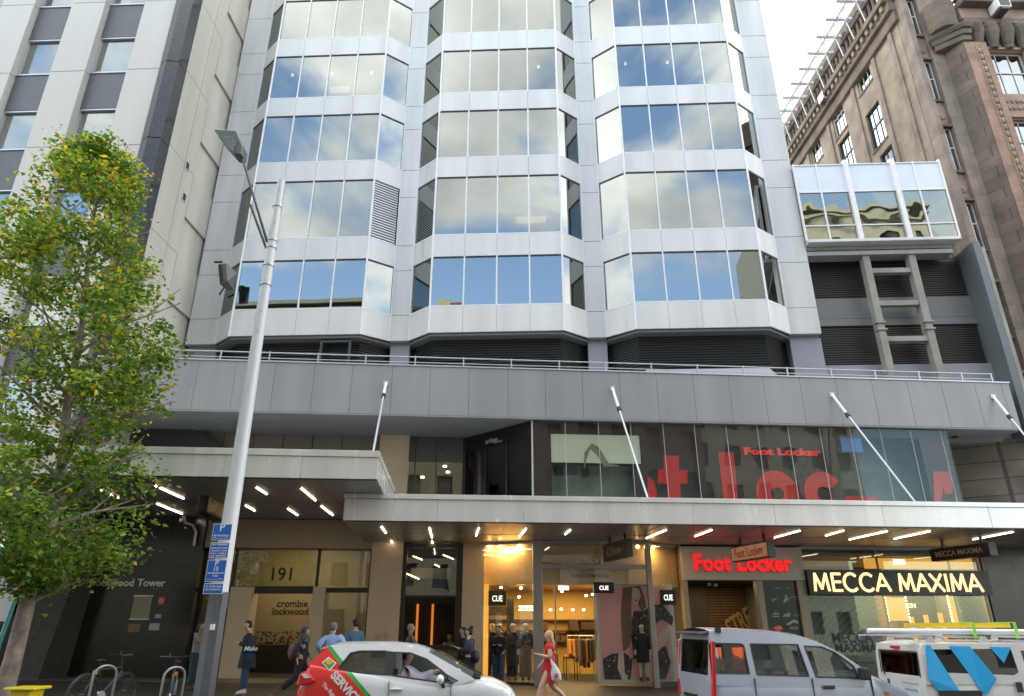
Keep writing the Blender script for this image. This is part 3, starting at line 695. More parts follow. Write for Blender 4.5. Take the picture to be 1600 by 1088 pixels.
# canopy stay rods
for k, (a, b, lab, yy, cy, zc) in enumerate((((603, 599), (582, 706), 'pale steel stay rod leaning down to the left canopy', 0, CY1 + .6, zt), ((957, 607), (1013, 775), 'pale steel stay rod above the pale blind in the dark glazing', 0, CY2 + .45, zt2),
                       ((1300, 617), (1432, 778), 'pale steel stay rod crossing the dark glazing beside the blue notice', 0, CY2 + .45, zt2), ((1552, 620), (1690, 770), 'rightmost pale steel stay rod at the end of the grey parapet', 0, CY2 + .45, zt2))):
    x0, z0 = S.px(a[0], a[1], SY - .02)
    # foot on top of the canopy: x from the pixel column at that depth
    x1 = hx(S, b[0], zc + .02, cy)
    rt = thing('stay_rod', lab, 'stay rod', S, (x0, SY, z0), group='canopy stay rods')
    p0 = Vector((x0, SY - .02, z0)); p1 = Vector((x1, cy, zc + .0)); d = p1 - p0
    mb = MB(); mb.cyl(p0 + d * .22, p1, .033); mb.build('rod', 'rail', rt, smooth=True)
    mb = MB(); mb.cyl(p0, p0 + d * .20, .048); mb.build('sleeve', 'mull', rt, smooth=True)
    mb = MB(); mb.cyl(p0 + d * .195, p0 + d * .225, .075); mb.build('collar', 'black', rt)
    mb = MB(); mb.box(x0 - .09, x0 + .09, SY - .03, SY - .002, z0 - .09, z0 + .09); mb.build('wall_plate', 'rail', rt)
# ================================================================ ANNEX right of the tower
AY = .3
def rect(fr, y, x0, y0, x1, y1, ref=None):
    """frame rectangle from pixel corners (vertical centre line used for x)"""
    ym = (y0 + y1) / 2; a = fr.px(x0, ym, y)[0]; b = fr.px(x1, ym, y)[0]; xm = (x0 + x1) / 2
    return a, b, fr.px(xm, y1, y)[1], fr.px(xm, y0, y)[1]
xa0 = inn[7] + .02; xa1 = T.px(1577, 590, AY)[0]
AX = thing('annex_building', 'dark grey louvred annex with a white glazed box on top, right of the white tower', 'building', T, (xa0, 0, 8))
zl = T.px(1390, 383, AY)[1]; ztp = T.px(1350, 265, AY)[1]; z1a = T.px(1380, 308, AY)[1]; z1b = T.px(1390, 360, AY)[1]
vx = [xa0] + [T.px(p, 338, AY)[0] for p in (1282, 1328, 1402, 1436, 1478)]
GB = AY - .5
mb = MB(); mb.box(xa0 + .01, vx[-1] + .03, GB + .1, 4, ztp - .1, ztp); 
for i, x_ in enumerate(vx): 
    t = .10 if i in (2, 3) else .035; mb.box(x_ - t, x_ + t, GB - (.08 if i in (2, 3) else 0), GB + .12, zl, ztp + (.12 if i in (2, 3) else 0))
for i in range(5):
    t0 = .10 if i in (2, 3) else .035; t1 = .10 if i + 1 in (2, 3) else .035
    for z_ in (zl + .03, z1b, z1a, ztp - .06): mb.box(vx[i] + t0, vx[i + 1] - t1, GB + .005, GB + .1, z_ - .03, z_ + .03)
mb.box(vx[-1] + .04, vx[-1] + .12, GB + .1, 3.9, zl, ztp + .15)
fo = mb.build('glass_box_frame', 'white', AX, bevel=.008, bseg=1)
ag = glass('annex_window', .5, (.35, .36, .3), (.55, .56, .47), .0, .28, .8, fres=False)
for i in range(5):
    mb = MB(); mb.box(vx[i] + .03, vx[i + 1] - .03, GB + .05, GB + .06, z1a + .03, ztp - .09); mb.build('white_panel', pbr('spandrel_glass', (.72, .76, .84), .12, 0, .03, 1), AX)
    mb = MB(); mb.box(vx[i] + .03, vx[i + 1] - .03, GB + .05, GB + .062, zl + .06, z1b - .03); mb.box(vx[i] + .03, vx[i + 1] - .03, GB + .05, GB + .062, z1b + .03, z1a - .03)
    mb.build('window_pane', ag, AX)
mb = MB(); mb.box(vx[0], vx[-1] + .03, GB + 2.5, GB + 2.6, zl, ztp - .1); mb.build('room_wall', pbr('office_interior', (.1, .1, .095)), AX)
xe = T.px(1505, 385, GB - .15)[0]
mb = MB(); mb.box(xa0, xe, GB - .10, GB + .9, zl - .13, zl - .0); mb.build('ledge', 'panel', AX, bevel=.01)
mb = MB(); mb.box(xa0, xe - .15, GB + .3, 1.2, zl - .30, zl - .14); mb.box(xa0, xe - .2, GB + .22, AY + .3, zl - .58, zl - .40); mb.build('ledge_beam', pbr('beam_grey', (.34, .34, .33), .6, 0, .08), AX)
xR = T.px(1505, 480, AY)[0]
zz = [T.px(1400, q, AY + .6)[1] for q in (412, 467, 510, 573)]
xw1 = T.px(1520, 520, AY + .6)[0]
mb = MB(); mb.box(xa0, xw1 + .2, AY + .62, AY + .9, zz[1] + .01, zl - .3); mb.box(xa0, xw1 + .2, AY + .62, AY + .9, zz[3] + .01, zz[2] - .01)
mb.build('louvre_backing', 'gasket', AX)
mb = MB(); louvre_panel(mb, (xa0, AY + .5), (xw1 + .2, AY + .5), zz[1], zl - .5, pitch=.10); louvre_panel(mb, (xa0, AY + .5), (xw1 + .2, AY + .5), zz[3], zz[2], pitch=.10)
mb.build('louvre', pbr('annex_louvre', (.075, .072, .070), .45, .2, .1), AX)
mb = MB(); zc2 = T.px(1400, 497, AY + .5)[1]; mb.box(xa0, xw1 + .2, AY + .45, AY + .9, zz[2], zc2 - .02); mb.box(xa0, xw1 + .2, AY + .48, AY + .9, zc2 + .005, zz[1])
mb.build('spandrel', pbr('annex_spandrel', (.17, .175, .18), .5, 0, .05), AX)
mb = MB(); mb.box(xa0, xw1 + .2, AY + .35, AY + .9, 8.2, zz[3]); mb.build('plinth', pbr('annex_plinth', (.27, .28, .30), .5, 0, .06), AX)
mb = MB(); mb.box(xw1 + .2, xa1 - .02, AY - .55, AY + 4, 8.2, zl - .23); mb.build('end_wall', pbr('annex_end_wall', (.13, .15, .16), .5, 0, .15, 1.2, streak=True), AX)
mb = MB(); mb.box(xa1 - .02, xa1 + .12, AY - .56, AY + 4, 8.2, zl - .5); mb.build('weathered_edge', 'conc', AX)
# ladder-like concrete frame
LF = MB(); yy = AY - .1
for (tp, bt) in ((1352, 1381), (1424, 1455)):
    a = T.px(tp, 405, yy)[0]; LF.box(a - .14, a + .14, yy - .1, yy + .25, 8.3, zl - .5)
    for q in (505, 516): z_ = T.px(1400, q, yy)[1]; LF.box(a - .20, a + .20, yy - .16, yy + .05, z_ - .04, z_ + .04)
a = T.px(1352, 405, yy)[0]; b = T.px(1424, 405, yy)[0]
for q in (423, 474, 530): z_ = T.px(1400, q, yy)[1]; LF.box(a + .145, b - .145, yy - .05, yy + .2, z_ - .11, z_ + .11)
LF.build('concrete_frame', 'conc', AX, bevel=.015)

# ================================================================ LEFT OFFICE BUILDING
OB = thing('office_building', 'pale stone office building with grey spandrels and a black corner column, left behind the tree', 'building', L, (0, 0, 0))
stone = pbr('pale_stone_panel', (.56, .54, .50), .6, 0, .07, .6, .12, 60, streak=True)
stone_s = pbr('stained_precast', (.52, .495, .44), .75, 0, .16, .5, .15, 50, streak=True)
spg = pbr('grey_spandrel', (.105, .108, .115), .45, 0, .07, 1.5)
zr = [19.17 + 3.8 * k for k in range(-4, 4)]   # window sill heights
def lx(p, q=100, y=0): return L.px(p, q, y)[0]
blk = (lx(252), 0.0)
xp = [(lx(198), lx(248)), (lx(82), lx(136))]
pw = xp[0][0] - xp[1][0]
piers = [(lx(200), lx(251))] + [(xp[0][0] - pw * k - 0, xp[0][0] - pw * k + (xp[1][1] - xp[1][0])) for k in range(1, 6)]
mb = MB(); jb = MB()
for a, b in piers:
    z = 3.0
    hs = [z_ - .15 for z_ in zr] + [40]; prev = 5.2
    for h in hs:
        if h <= prev: continue
        mb.box(a + .006, b - .006, 0, .38, prev + .008, h - .008); prev = h
    jb.box(a + .03, b - .03, .03, .35, 5.2, 39.9)
    jb.box(a - .03, b + .03, .37, .6, 5.3, 39.9)
mb.build('stone_pier', stone, OB, bevel=.01, bseg=1); jb.build('pier_core', 'joint', OB)
gaps = [(piers[k + 1][1], piers[k][0]) for k in range(len(piers) - 1)]
for a, b in gaps:
    for z_ in zr: MB().box(a, b, .30, .5, z_ - 1.86, z_ - .04).build('grey_spandrel', spg, OB, bevel=.01, bseg=1)
    for z_ in zr:
        mb = MB(); mb.box(a, b, .26, .5, z_ - .04, z_ + .03); mb.box(a, a + .05, .34, .46, z_ + .03, z_ + 1.94); mb.box(b - .05, b, .34, .46, z_ + .03, z_ + 1.94); mb.box(a + .05, b - .05, .30, .48, z_ + 1.86, z_ + 1.92)
        fo = mb.build('window', 'rail', OB)
        mb = MB(); mb.box(a + .05, b - .05, .40, .41, z_ + .03, z_ + 1.86); mb.build('pane', glass('blind_window', .30, (.9, .92, .88), (.60, .62, .62), .0, .05, .3, fres=False), fo)
        up = random.random() < .3
        mb = MB(); mb.box(a + .05, b - .05, .50, .52, z_ + (1.2 if up else .03), z_ + 1.86); mb.build('blind', pbr('roller_blind', (.55, .54, .47), .7, 0, .03), fo)
mb = MB(); mb.box(-16, -.1, .62, .7, 5.3, 39.9); mb.build('rear_wall', 'gasket', OB)
# black granite corner column with stepped facets
bg_ = pbr('black_granite', (.028, .030, .036), .12, 0, .3, 7)
mb = MB(); xb0 = lx(252); z = 4.0
prev = 5.9
for z_ in [q for q in [9.0] + [z_ for z_ in zr if z_ > 10] + [40]]:
    mb.hexa([(xb0, -.04, prev), (xb0 + .35, -.26, prev), (.12, -.18, prev), (.12, .45, prev)], [(xb0, -.04, z_ - .02), (xb0 + .35, -.26, z_ - .02), (.12, -.18, z_ - .02), (.12, .45, z_ - .02)]); prev = z_
mb.build('corner_column', bg_, OB, bevel=.01, bseg=1)
# side wall facing the white tower
mb = MB(); nb = MB()
def side(a0, a1, z0, z1, d=0.0, m=None): (m or mb).box(.02 - d - .2, .02 - d, a0, a1, z0, z1)
za_ = 1.0
for k, z_ in enumerate([6.0] + [q + .3 for q in zr if q > 6] + [43.9]):
    z1_ = z_ + 3.8
    if z_ > 40: break
    side(.46, 1.8, z_ + .012, z1_ - .012); side(1.825, 2.6, z_ + .012, z1_ - .012)
    side(2.625, 4.9, z_ + .012, z_ + 1.75, .10); side(2.625, 4.9, z_ + 1.78, z1_ - .012)
    side(4.925, 12, z_ + .012, z1_ - .012)
mb.build('side_wall', stone_s, OB)
mb = MB(); mb.box(-.32, -.2, .4, 12, 5.3, 40); mb.build('side_backing', 'joint', OB)
for (p, q) in ((292, 259), (287, 308)):
    a, z_ = LS.px(p, q, 0); a = max(.6, min(2.4, a))
    mb = MB(); mb.box(-.0, .05, a - .16, a + .16, z_ - .2, z_ + .2); vo = mb.build('vent', 'panel2', OB)
    mb = MB(); mb.box(.051, .056, a - .11, a + .11, z_ - .15, z_ + .15); mb.build('vent_grille', 'gasket', vo)

# ================================================================ HERITAGE BUILDING on the right
HB = thing('heritage_building', 'ornate brown stone heritage building with red brick bay at the right edge', 'building', H, (0, 0, 0))
HS = Fr(H.o.x, H.o.y, R(90))    # side wall frame: x runs back, y points left
hst = stoneblock('brown_render', (.33, .27, .205), (.285, .23, .175), (.22, .18, .14), 1.7, .85, .008, .85)
hst2 = stoneblock('brown_pilaster', (.28, .225, .19), (.235, .19, .155), (.16, .13, .10), 2.4, 1.1, .010, .85)
hpink = pbr('pink_stone', (.33, .235, .185), .8, 0, .22, 1.5, .5, 14)
hdark = stoneblock('dark_stone', (.19, .15, .12), (.14, .115, .09), (.09, .07, .055), 1.1, .55, .012, .9, .5, .5)  # dark stone trim; on the bay flank this colour stands in for shade
hbrick = stoneblock('red_brick', (.38, .22, .165), (.32, .19, .14), (.25, .20, .16), .34, .16, .012, .85)
ZT = 32.0
# window rows (sill heights) from the front
sill = [H.px(p, q, 0)[1] for p, q in ((1420, 52), (1465, 155), (1505, 272), (1535, 385), (1575, 523))]
sill = sorted(sill); base = sill[0]; pit = (sill[-1] - sill[0]) / 4
sill = [base + pit * k for k in range(-2, 6)]
def hx_(p, q): return H.px(p, q, 0)[0]
f0, f1, f2, f3 = 0.0, hx_(1456, 150), hx_(1474, 150), hx_(1498, 150)
f4, f5, f6 = hx_(1512, 150), hx_(1536, 150) , hx_(1568, 150)
mb = MB(); mb.box(.0, f1 - .002, -.14, .5, -1, ZT); mb.box(f2 + .002, f3 + .15, -.06, .5, -1, ZT); mb.build('pilaster', hst2, HB, bevel=.02)
mb = MB(); 
for k, s_ in enumerate(sill):
    top = sill[k + 1] if k + 1 < len(sill) else ZT
    mb.box(f1, f2, .16, .5, s_ + 2.45, top - .12)
mb.build('window_apron', hpink, HB)
mb = MB()
for s_ in sill[1:]:
    c = (f1 + f2) / 2; z_ = s_ - 1.0
    mb.cyl((c, .10, z_), (c, .158, z_), .17, n=14); mb.cyl((c, .07, z_), (c, .10, z_), .08, n=10)
mb.build('roundel', hpink, HB)
def hwindow(a, b, z0, z1, y, fr_axis='y', wide=False, dark=False):
    """sash window with white bars; in the front plane (axis y) or the side wall (axis x, a..b runs back)"""
    mb = MB(); mg = MB(); ms = MB()
    def bx(m, u0, u1, d0, d1, w0, w1):
        if fr_axis == 'y': m.box(u0, u1, y + d0, y + d1, w0, w1)
        else: m.box(y + d0, y + d1, u0, u1, w0, w1)
    t = .05
    bx(mb, a, a + t, -.04, .06, z0, z1); bx(mb, b - t, b, -.04, .06, z0, z1); bx(mb, a + t, b - t, -.04, .06, z0, z0 + t); bx(mb, a + t, b - t, -.04, .06, z1 - t, z1)
    zm = z0 + (z1 - z0) * .55; bx(mb, a + t, b - t, -.03, .05, zm - .035, zm + .035)
    n = 3 if wide else 2
    for k in range(1, n): u = a + (b - a) * k / n; bx(mb, u - .018, u + .018, -.02, .03, z0 + t, zm - .04); bx(mb, u - .018, u + .018, -.02, .03, zm + .04, z1 - t)
    zq = z1 - (z1 - zm) * .45; 
    fo = mb.build('window', 'darkgrey' if dark else pbr('cream_frame', (.62, .60, .52), .5, 0, .08), HB)
    bx(mg, a + t, b - t, .012, .018, z0 + t, z1 - t); mg.build('pane', glass('old_window', .75, (.3, .3, .3), (.42, .47, .52) if not dark else (.28, .3, .33), .0, .2, .7, fres=False), fo)
    bx(ms, a - .08, b + .08, -.18 if True else 0, .0, z0 - .14, z0 - .004); ms.build('sill', hdark, fo)
for s_ in sill[1:]: hwindow(f1 + .03, f2 - .03, s_, s_ + 2.42, .22)
mb = MB()
for s_ in sill[1:]: mb.box(f1 + .0, f2 + .04, -.02, .16, s_ + 2.43, s_ + 2.56)
mb.build('lintel', hdark, HB)
# dark reveal, flank with its shade put into the colour, projecting brick bay
mb = MB(); mb.box(f3 + .15, f4 + .4, .12, .5, -1, ZT); mb.build('recess', hdark, HB)
BYY = -.9; ztb = H.px(1530, 65, BYY)[1]
b4 = H.px(1503, 150, BYY)[0]; b5 = H.px(1536, 150, BYY)[0]; b6 = H.px(1569, 150, BYY)[0]
mb = MB(); mb.hexa([(b4 + .42, .05, -1), (b4 + .9, BYY, -1), (b4 + 1.0, .3, -1), (b4 + .42, .3, -1)], [(b4 + .42, .05, ztb), (b4 + .9, BYY, ztb), (b4 + 1.0, .3, ztb), (b4 + .42, .3, ztb)])
mb.build('bay_flank', hdark, HB, bevel=.01)
mb = MB(); mb.box(b4 + .92, b6, BYY, .3, -1, ztb - .02); mb.build('brick_bay', hbrick, HB)
mb = MB()
k = 2.0
xr_ = (b4 + .92 + b6) / 2 + .1
while k < ztb - .3:
    mb.ball((xr_, BYY - .02, k), (.09, .07, .17), 8, 6); k += .38
mb.box(xr_ - .16, xr_ - .12, BYY - .04, BYY - .001, 0, ztb - .3); mb.box(xr_ + .12, xr_ + .16, BYY - .04, BYY - .001, 0, ztb - .3)
mb.build('carved_strip', hpink, HB, smooth=True)
# main wall of the bay with wide windows to the right
g0, g1 = b6, H.px(1602, 115, -.6)[0] + .05
mb = MB()
wz = [H.px(1590, q, -.6)[1] for q in (146,)][0]
gw = [(wz + pit * k) for k in range(-5, 2)]
prev = -1
for z_ in gw: mb.box(g0 + .01, g1 + 1.2, -.55, .3, prev, z_); prev = z_ + 2.6
mb.box(g0 + .01, g1 + 1.2, -.55, .3, prev, ZT); mb.box(g1 + .25, g1 + 1.2, -.56, .29, -1, ZT)
mb.build('ornamental_wall', hpink, HB)
for z_ in gw: hwindow(g0 + .06, g1 + .22, z_, z_ + 2.6, -.35, wide=True)
mb = MB(); rnd = random.Random(3)
for z_ in gw:
    for k in range(7):
        for j in range(2): mb.ball((g0 + .15 + k * .24, -.57, z_ - .45 - j * .42), (.09, .06, .12), 7, 5)
    mb.box(g0 + .02, g1 + .3, -.68, -.552, z_ + 2.66, z_ + 2.8)
mb.build('carved_frieze', hpink, HB, smooth=True)
# corbelled band under the top, and the heavy rounded cornice
mb = MB()
for k in range(3): mb.hexa([(b4 - .05 - .08 * k, -.2, ztb + .3 * k), (b4 + .9 - .02 * k, BYY - .12 * (k + 1), ztb + .3 * k), (b4 + 1.3, BYY - .12 * (k + 1), ztb + .3 * k), (b4 + 1.3, .3, ztb + .3 * k)],
        [(b4 - .05 - .12 * k, -.25, ztb + .28 + .3 * k), (b4 + .88 - .02 * k, BYY - .14 * (k + 1), ztb + .28 + .3 * k), (b4 + 1.3, BYY - .14 * (k + 1), ztb + .28 + .3 * k), (b4 + 1.3, .3, ztb + .28 + .3 * k)])
mb.cyl((b4 + .5, -.4, ztb + .9), (b4 + .5, -.4, ztb + 2.6), .68, .74, n=16)
for k in range(5): mb.cyl((b4 + 1.8 + k * .75, BYY + .25, ztb - .2), (b4 + 1.8 + k * .75, BYY + .1, ztb + .8), .2, .38, n=10); mb.ball((b4 + 1.8 + k * .75, BYY + .1, ztb + 1.0), .36, 10, 6)
mb.box(b4 + 1.3, g1 + 1.3, BYY, .3, ztb + 1.25, ztb + 1.6); mb.box(b4 + 1.3, g1 + 1.3, BYY - .35, .3, ztb + 2.3, ztb + 2.7)
mb.build('corbel', hdark, HB, smooth=False, bevel=.03)
mb = MB(); mb.box(b4 + 1.3, g1 + 1.3, BYY + .1, .3, ztb + 1.6, ztb + 2.3); mb.build('upper_wall', hpink, HB)
# front upper wall above the window column
mb = MB(); mb.box(-.1, f3 + .2, -.3, .5, ZT + .002, ZT + .6); mb.build('string_course', hdark, HB, bevel=.04)
# ---- side wall
def sx(p, q): return HS.px(p, q, 0)
mb = MB(); holes = []
wins = []
for (p0, q0, p1, q1, dk) in ((1336, 80, 1363, 142, 0), (1355, 158, 1389, 236, 1), (1305, 160, 1324, 205, 0), (1317, 222, 1341, 262, 1), (1270, 205, 1291, 252, 0), (1387, 240, 1404, 285, 1)):
    c = sx((p0 + p1) / 2, (q0 + q1) / 2)
    ua = sx(p1, (q0 + q1) / 2)[0]; ub = sx(p0, (q0 + q1) / 2)[0]
    wins.append([c[0], c[1], dk])
# regularise: columns along the wall and floors
cols_ = {}
D_ = 16.0
floors = [s_ for s_ in sill]
wcols = sorted({round(w_[0], 1) for w_ in wins})
WB = []
for c, zc, dk in wins: WB.append((c - .68, c + .68, zc - 1.22, zc + 1.22, dk))
# add the same columns on lower floors (hidden behind the annex from here)
hl = [[(a, z0), (b, z0), (b, z1), (a, z1)] for a, b, z0, z1, dk in WB]
# wall polygon in (along, z) extruded in x
mb.prism([(.52, -1), (D_, -1), (D_, ZT), (.52, ZT)], .0, .35, axis='x', holes=hl)
mb.v = [(x, y, z) for (x, y, z) in mb.v]
mb.build('side_wall', hst, HB)
mb = MB(); mb.box(.36, 6, .52, D_, -1, ZT - .01); mb.box(.36, 8, D_ - .2, D_, -1, ZT); mb.build('building_core', 'gasket', HB)
for a, b, z0, z1, dk in WB: hwindow(a, b, z0, z1, .14, 'x', wide=True, dark=bool(dk))
mb = MB()
us = sorted(c for c, z, d in wins)
for u in [us[0] - 1.2, (us[0] + us[1]) / 2 if us[1] - us[0] > 2 else us[0] + 1.5]: pass
for u in (1.2, 2.9, 5.2, 8.3, 11.2, 14.2): mb.box(-.09, -.002, u - .16, u + .16, -1, ZT - .5)
mb.build('side_pilaster', hst2, HB, bevel=.02)
mb = MB(); mb.box(-.65, 2, .3, D_ + .3, ZT, ZT + .35); mb.box(-.40, 2, .3, D_ + .2, ZT - .6, ZT - .01); mb.box(-.2, 1, .3, D_, ZT - 1.3, ZT - .62); mb.build('cornice', hdark, HB, bevel=.04)
mb = MB(); k = .6
while k < D_: mb.box(-.55, -.402, k, k + .22, ZT - .32, ZT - .01); k += .5
mb.build('dentil', hst2, HB)
mb = MB(); k = .6
while k < D_: mb.cyl((-.25, k, ZT + .36), (-.25, k, ZT + 1.5), .13, .11, n=8); k += .42
mb.box(-.45, -.05, .4, D_, ZT + 1.5, ZT + 1.75); 
rnd = random.Random(5)
k = .8
while k < D_: mb.ball((-.25, k, ZT + 1.9 + rnd.random() * .2), (.2, .22, .35), 7, 5); k += .75
mb.box(.0, .4, .4, D_, ZT + .36, ZT + 3.2)
mb.build('balustrade', hdark, HB, bevel=.02)
# rooftop access frame in white steel
RF = thing('rooftop_frame', 'white steel access frame running along the roof edge of the heritage building', 'roof frame', H, (-.6, 1, ZT + 1.8))
mb = MB()
for (x_, z_) in ((-.75, ZT + 1.9), (-1.3, ZT + 2.0), (-1.0, ZT + 2.9), (-.3, ZT + 3.4)): mb.cyl((x_, .5, z_), (x_, D_ - 2.2, z_), .07, n=6)
mb.build('rail', 'mull', RF)
k = .8
while k < D_ - 2:
    mb = MB(); mb.box(-1.9, .3, k - .10, k + .10, ZT + 1.92, ZT + 2.10); mb.cyl((-1.3, k, ZT + 2.0), (-.3, k, ZT + 3.4), .035, n=6); mb.cyl((-.5, k, ZT + .4), (-.75, k, ZT + 2.0), .035, n=6); mb.build('bracket', 'mull', RF); k += 1.25
# air conditioners
c, z_ = sx(1304, 153)
for (fr_ax, cx, cy, cz, lab) in (('s', -.35, c, z_, 'white air conditioner box sticking out above a window high on the brown side wall'), ('f', H.px(1571, 10, -1.5)[0], -1.2, H.px(1571, 12, -1.2)[1], 'air conditioner box fixed above the red brick bay of the heritage building')):
    ac = thing('air_conditioner', lab, 'air conditioner', H, (cx, cy, cz - .3))
    mb = MB(); mb.box(cx - .32, cx + .32, cy - .32, cy + .32, cz - .28, cz + .28); mb.build('casing', 'white', ac, bevel=.03)
    mb = MB(); mb.box(cx - .24, cx + .24, cy - .345, cy - .322, cz - .2, cz + .2) ; mb.build('grille', 'darkgrey', ac)
    mb = MB(); mb.box(cx - .3, cx + .9, cy - .25, cy + .25, cz - .36, cz - .285) if fr_ax == 's' else mb.box(cx - .2, cx + .2, cy - .3, cy + .5, cz - .4, cz - .285); mb.build('bracket', 'darkgrey', ac)

# ================================================================ buildings across the street (seen only as reflections)
def opp(x0, x1, h, mat, lab, y=-9.5, fl=3.6, wmat='gasket', deep=12):
    o = thing('street_building', lab, 'building', W, (x0, y, 0), group='buildings on the near side of the street')
    mb = MB(); n = int((x1 - x0) // 2.6); m = int(h // fl)
    bw = (x1 - x0) / n; holes = []
    for i in range(n):
        for j in range(m):
            a = x0 + i * bw + bw * .25; z_ = 1 + j * fl; 
            if z_ + 2 < h - .5: holes.append([(a, z_), (a + bw * .5, z_), (a + bw * .5, z_ + 2.0), (a, z_ + 2.0)])
    mb.prism([(x0, -1), (x1, -1), (x1, h), (x0, h)], y, y - .3, holes=holes); mb.box(x0, x1, y - deep, y - .5, -1, h - .05)
    mb.box(x0 - .0, x1 + .0, y + .003, y + .5, h - 1.0, h - .6); mb.box(x0, x1, y + .003, y + .8, h - .3, h + .1)
    mb.build('wall', mat, o)
    mb = MB(); mb.box(x0 + .1, x1 - .1, y - .45, y - .35, 0, h - 1); mb.build('glazing', wmat, o)
opp(-36, -12.6, 31.0, pbr('opp_grey', (.22, .23, .20), .8, 0, .1), 'grey building with a long ledged roofline across the street')
opp(-12.5, 4, 29.3, pbr('opp_cream', (.15, .14, .10), .8, 0, .1), 'cream building across the street')
opp(4.5, 22, 27.0, pbr('opp_pale', (.12, .12, .11), .8, 0, .1), 'pale building across the street')
opp(22.5, 40, 42, pbr('opp_tower', (.36, .355, .30), .7, 0, .1), 'tall tan tower across the street', y=-14)

RH = thing('roof_hut', 'cream and brick red chimney blocks on the roof across the street', 'chimney', W, (-9.5, -12, 29.4))
MB().box(-10.6, -9.2, -12.5, -10.5, 29.4, 31.4).build('cream_block', pbr('hut_cream', (.45, .40, .28), .8), RH); MB().box(-9.15, -8.1, -12.3, -10.8, 29.4, 31.1).build('red_block', pbr('hut_red', (.30, .06, .05), .8), RH); MB().box(-10.5, -10.0, -12.3, -11.5, 31.41, 31.9).build('red_pot', pbr('hut_red', (.30, .06, .05)), RH)
# ================================================================ SHOPFRONTS (street level)
def sp(p, q, y=0.0): return S.px(p, q, y)
def sx_(p, q=930, y=0.0): return S.px(p, q, y)[0]
def sz_(q, p=800, y=0.0): return S.px(p, q, y)[1]
def plight(name, fr, p, energy, col, size, parent, rx=0.0, sy=None):
    l = bpy.data.lights.new(name, 'AREA'); l.energy = energy; l.color = col; l.size = size
    if sy: l.shape = 'RECTANGLE'; l.size_y = sy
    o = bpy.data.objects.new(name, l); COL.objects.link(o); o.parent = parent
    o.location = Vector(p) - OFF[parent]; o.rotation_euler = (rx, 0, 0); OFF[o] = OFF[parent]; return o
SOF = CZ2 - .002
# back-of-house mass so nothing shows through
mb = MB(); mb.box(-19, 21, 7.5, 7.9, -1, 8.2); mb.box(-19, -18.6, .5, 7.5, -1, 8.2); mb.box(20.6, 21, .8, 7.5, -1, 8.2); mb.box(-18.6, 20.6, .61, 7.5, 5.02, 5.09)
mb.build('shop_rear_wall', 'gasket', PB)
mb = MB(); mb.box(-18.6, 20.6, .4, 7.5, -.6, -.05); mb.build('shop_floor', pbr('shop_floor', (.13, .11, .09), .3, 0, .1, 2), PB)
# ---- black granite wall, left
x0, x1 = -26.0, sx_(303, 960)
gran = stoneblock('polished_black_granite', (.022, .020, .018), (.030, .026, .022), (.012, .012, .012), 1.15, .72, .006, .16, .0, .05)
BW = thing('granite_wall', 'polished black granite wall with tower lettering behind the bicycles', 'wall', S, (x1 - 2.5, 0, 0))
mb = MB(); mb.box(x0, x1, -.25, .3, -.6, CZ1 - .03); mb.build('wall_face', gran, BW)
mb = MB(); a, b = sx_(45, 1000, -1.0), sx_(100, 1000, -1.0); mb.hexa([(a - .4, -1.6, -.5), (b - .3, -1.6, -.5), (b - .1, -.26, -.5), (a - .2, -.26, -.5)], [(a + .3, -1.3, 5.2), (b + .3, -1.3, 5.2), (b + .3, -.26, 5.2), (a + .4, -.26, 5.2)])
mb.build('stone_pillar', pbr('rough_dark_stone', (.05, .047, .04), .8, 0, .3, 5, .3, 30), BW)
xw, zw = sp(202, 915, -.26)
text('lockwood Tower', 'lettering', pbr('steel_letter', (.62, .58, .5), .3, .6, 0), BW, (xw, -.25, sz_(916, 200, -.26)), width=sx_(258, 915, -.26) - sx_(146, 915, -.26), bold=.01, ext=.03)
for (p0, q0, p1, q1, m_, nm) in ((203, 932, 238, 967, pbr('notice_paper', (.30, .28, .18), .6, 0, .05, 8), 'framed_notice'), (246, 932, 259, 946, pbr('red_plate', (.32, .05, .03), .5, 0, 0), 'alarm_plate'), (199, 975, 220, 988, pbr('bronze_plate', (.22, .12, .07), .4, .4, 0), 'bronze_plaque'),
                                 (232, 974, 250, 985, pbr('steel_plate', (.30, .34, .36), .3, .6, 0), 'steel_plate'), (242, 960, 252, 966, pbr('steel_plate', (.30, .34, .36)), 'steel_plate')):
    a, zb_ = sp(p0, q1, -.27); b, zt_ = sp(p1, q0, -.27)
    mb = MB(); mb.box(a, b, -.275, -.252, zb_, zt_); o = mb.build(nm, m_, BW)
    if nm == 'framed_notice':
        mb = MB(); mb.box(a - .03, b + .03, -.27, -.251, zb_ - .03, zb_ - .001); mb.box(a - .03, b + .03, -.27, -.251, zt_ + .001, zt_ + .03); mb.build('frame', 'steel', o)
    if nm == 'alarm_plate':
        mb = MB(); c = ((a + b) / 2, (zb_ + zt_) / 2); mb.cyl((c[0], -.30, c[1]), (c[0], -.276, c[1]), .09, n=16); mb.build('bell', pbr('pink_bell', (.6, .2, .16), .4, 0, 0), o)
# security camera and pipe on the soffit corner
a, z_ = sp(304, 820, -.5)
CCM = thing('security_camera', 'small pale camera and curved conduit under the left canopy corner', 'camera', S, (a, -.5, z_))
mb = MB(); mb.tube([(a - .3, -.8, CZ1 - .04), (a - .25, -.7, CZ1 - .25), (a - .05, -.5, CZ1 - .3), (a + .05, -.4, CZ1 - .5), (a + .05, -.35, CZ1 - .95)], .05); mb.build('conduit', 'rail', CCM, smooth=True)
mb = MB(); mb.cyl((a - .35, -.85, CZ1 - .18), (a - .30, -.65, CZ1 - .12), .06); mb.build('camera_body', 'white', CCM)

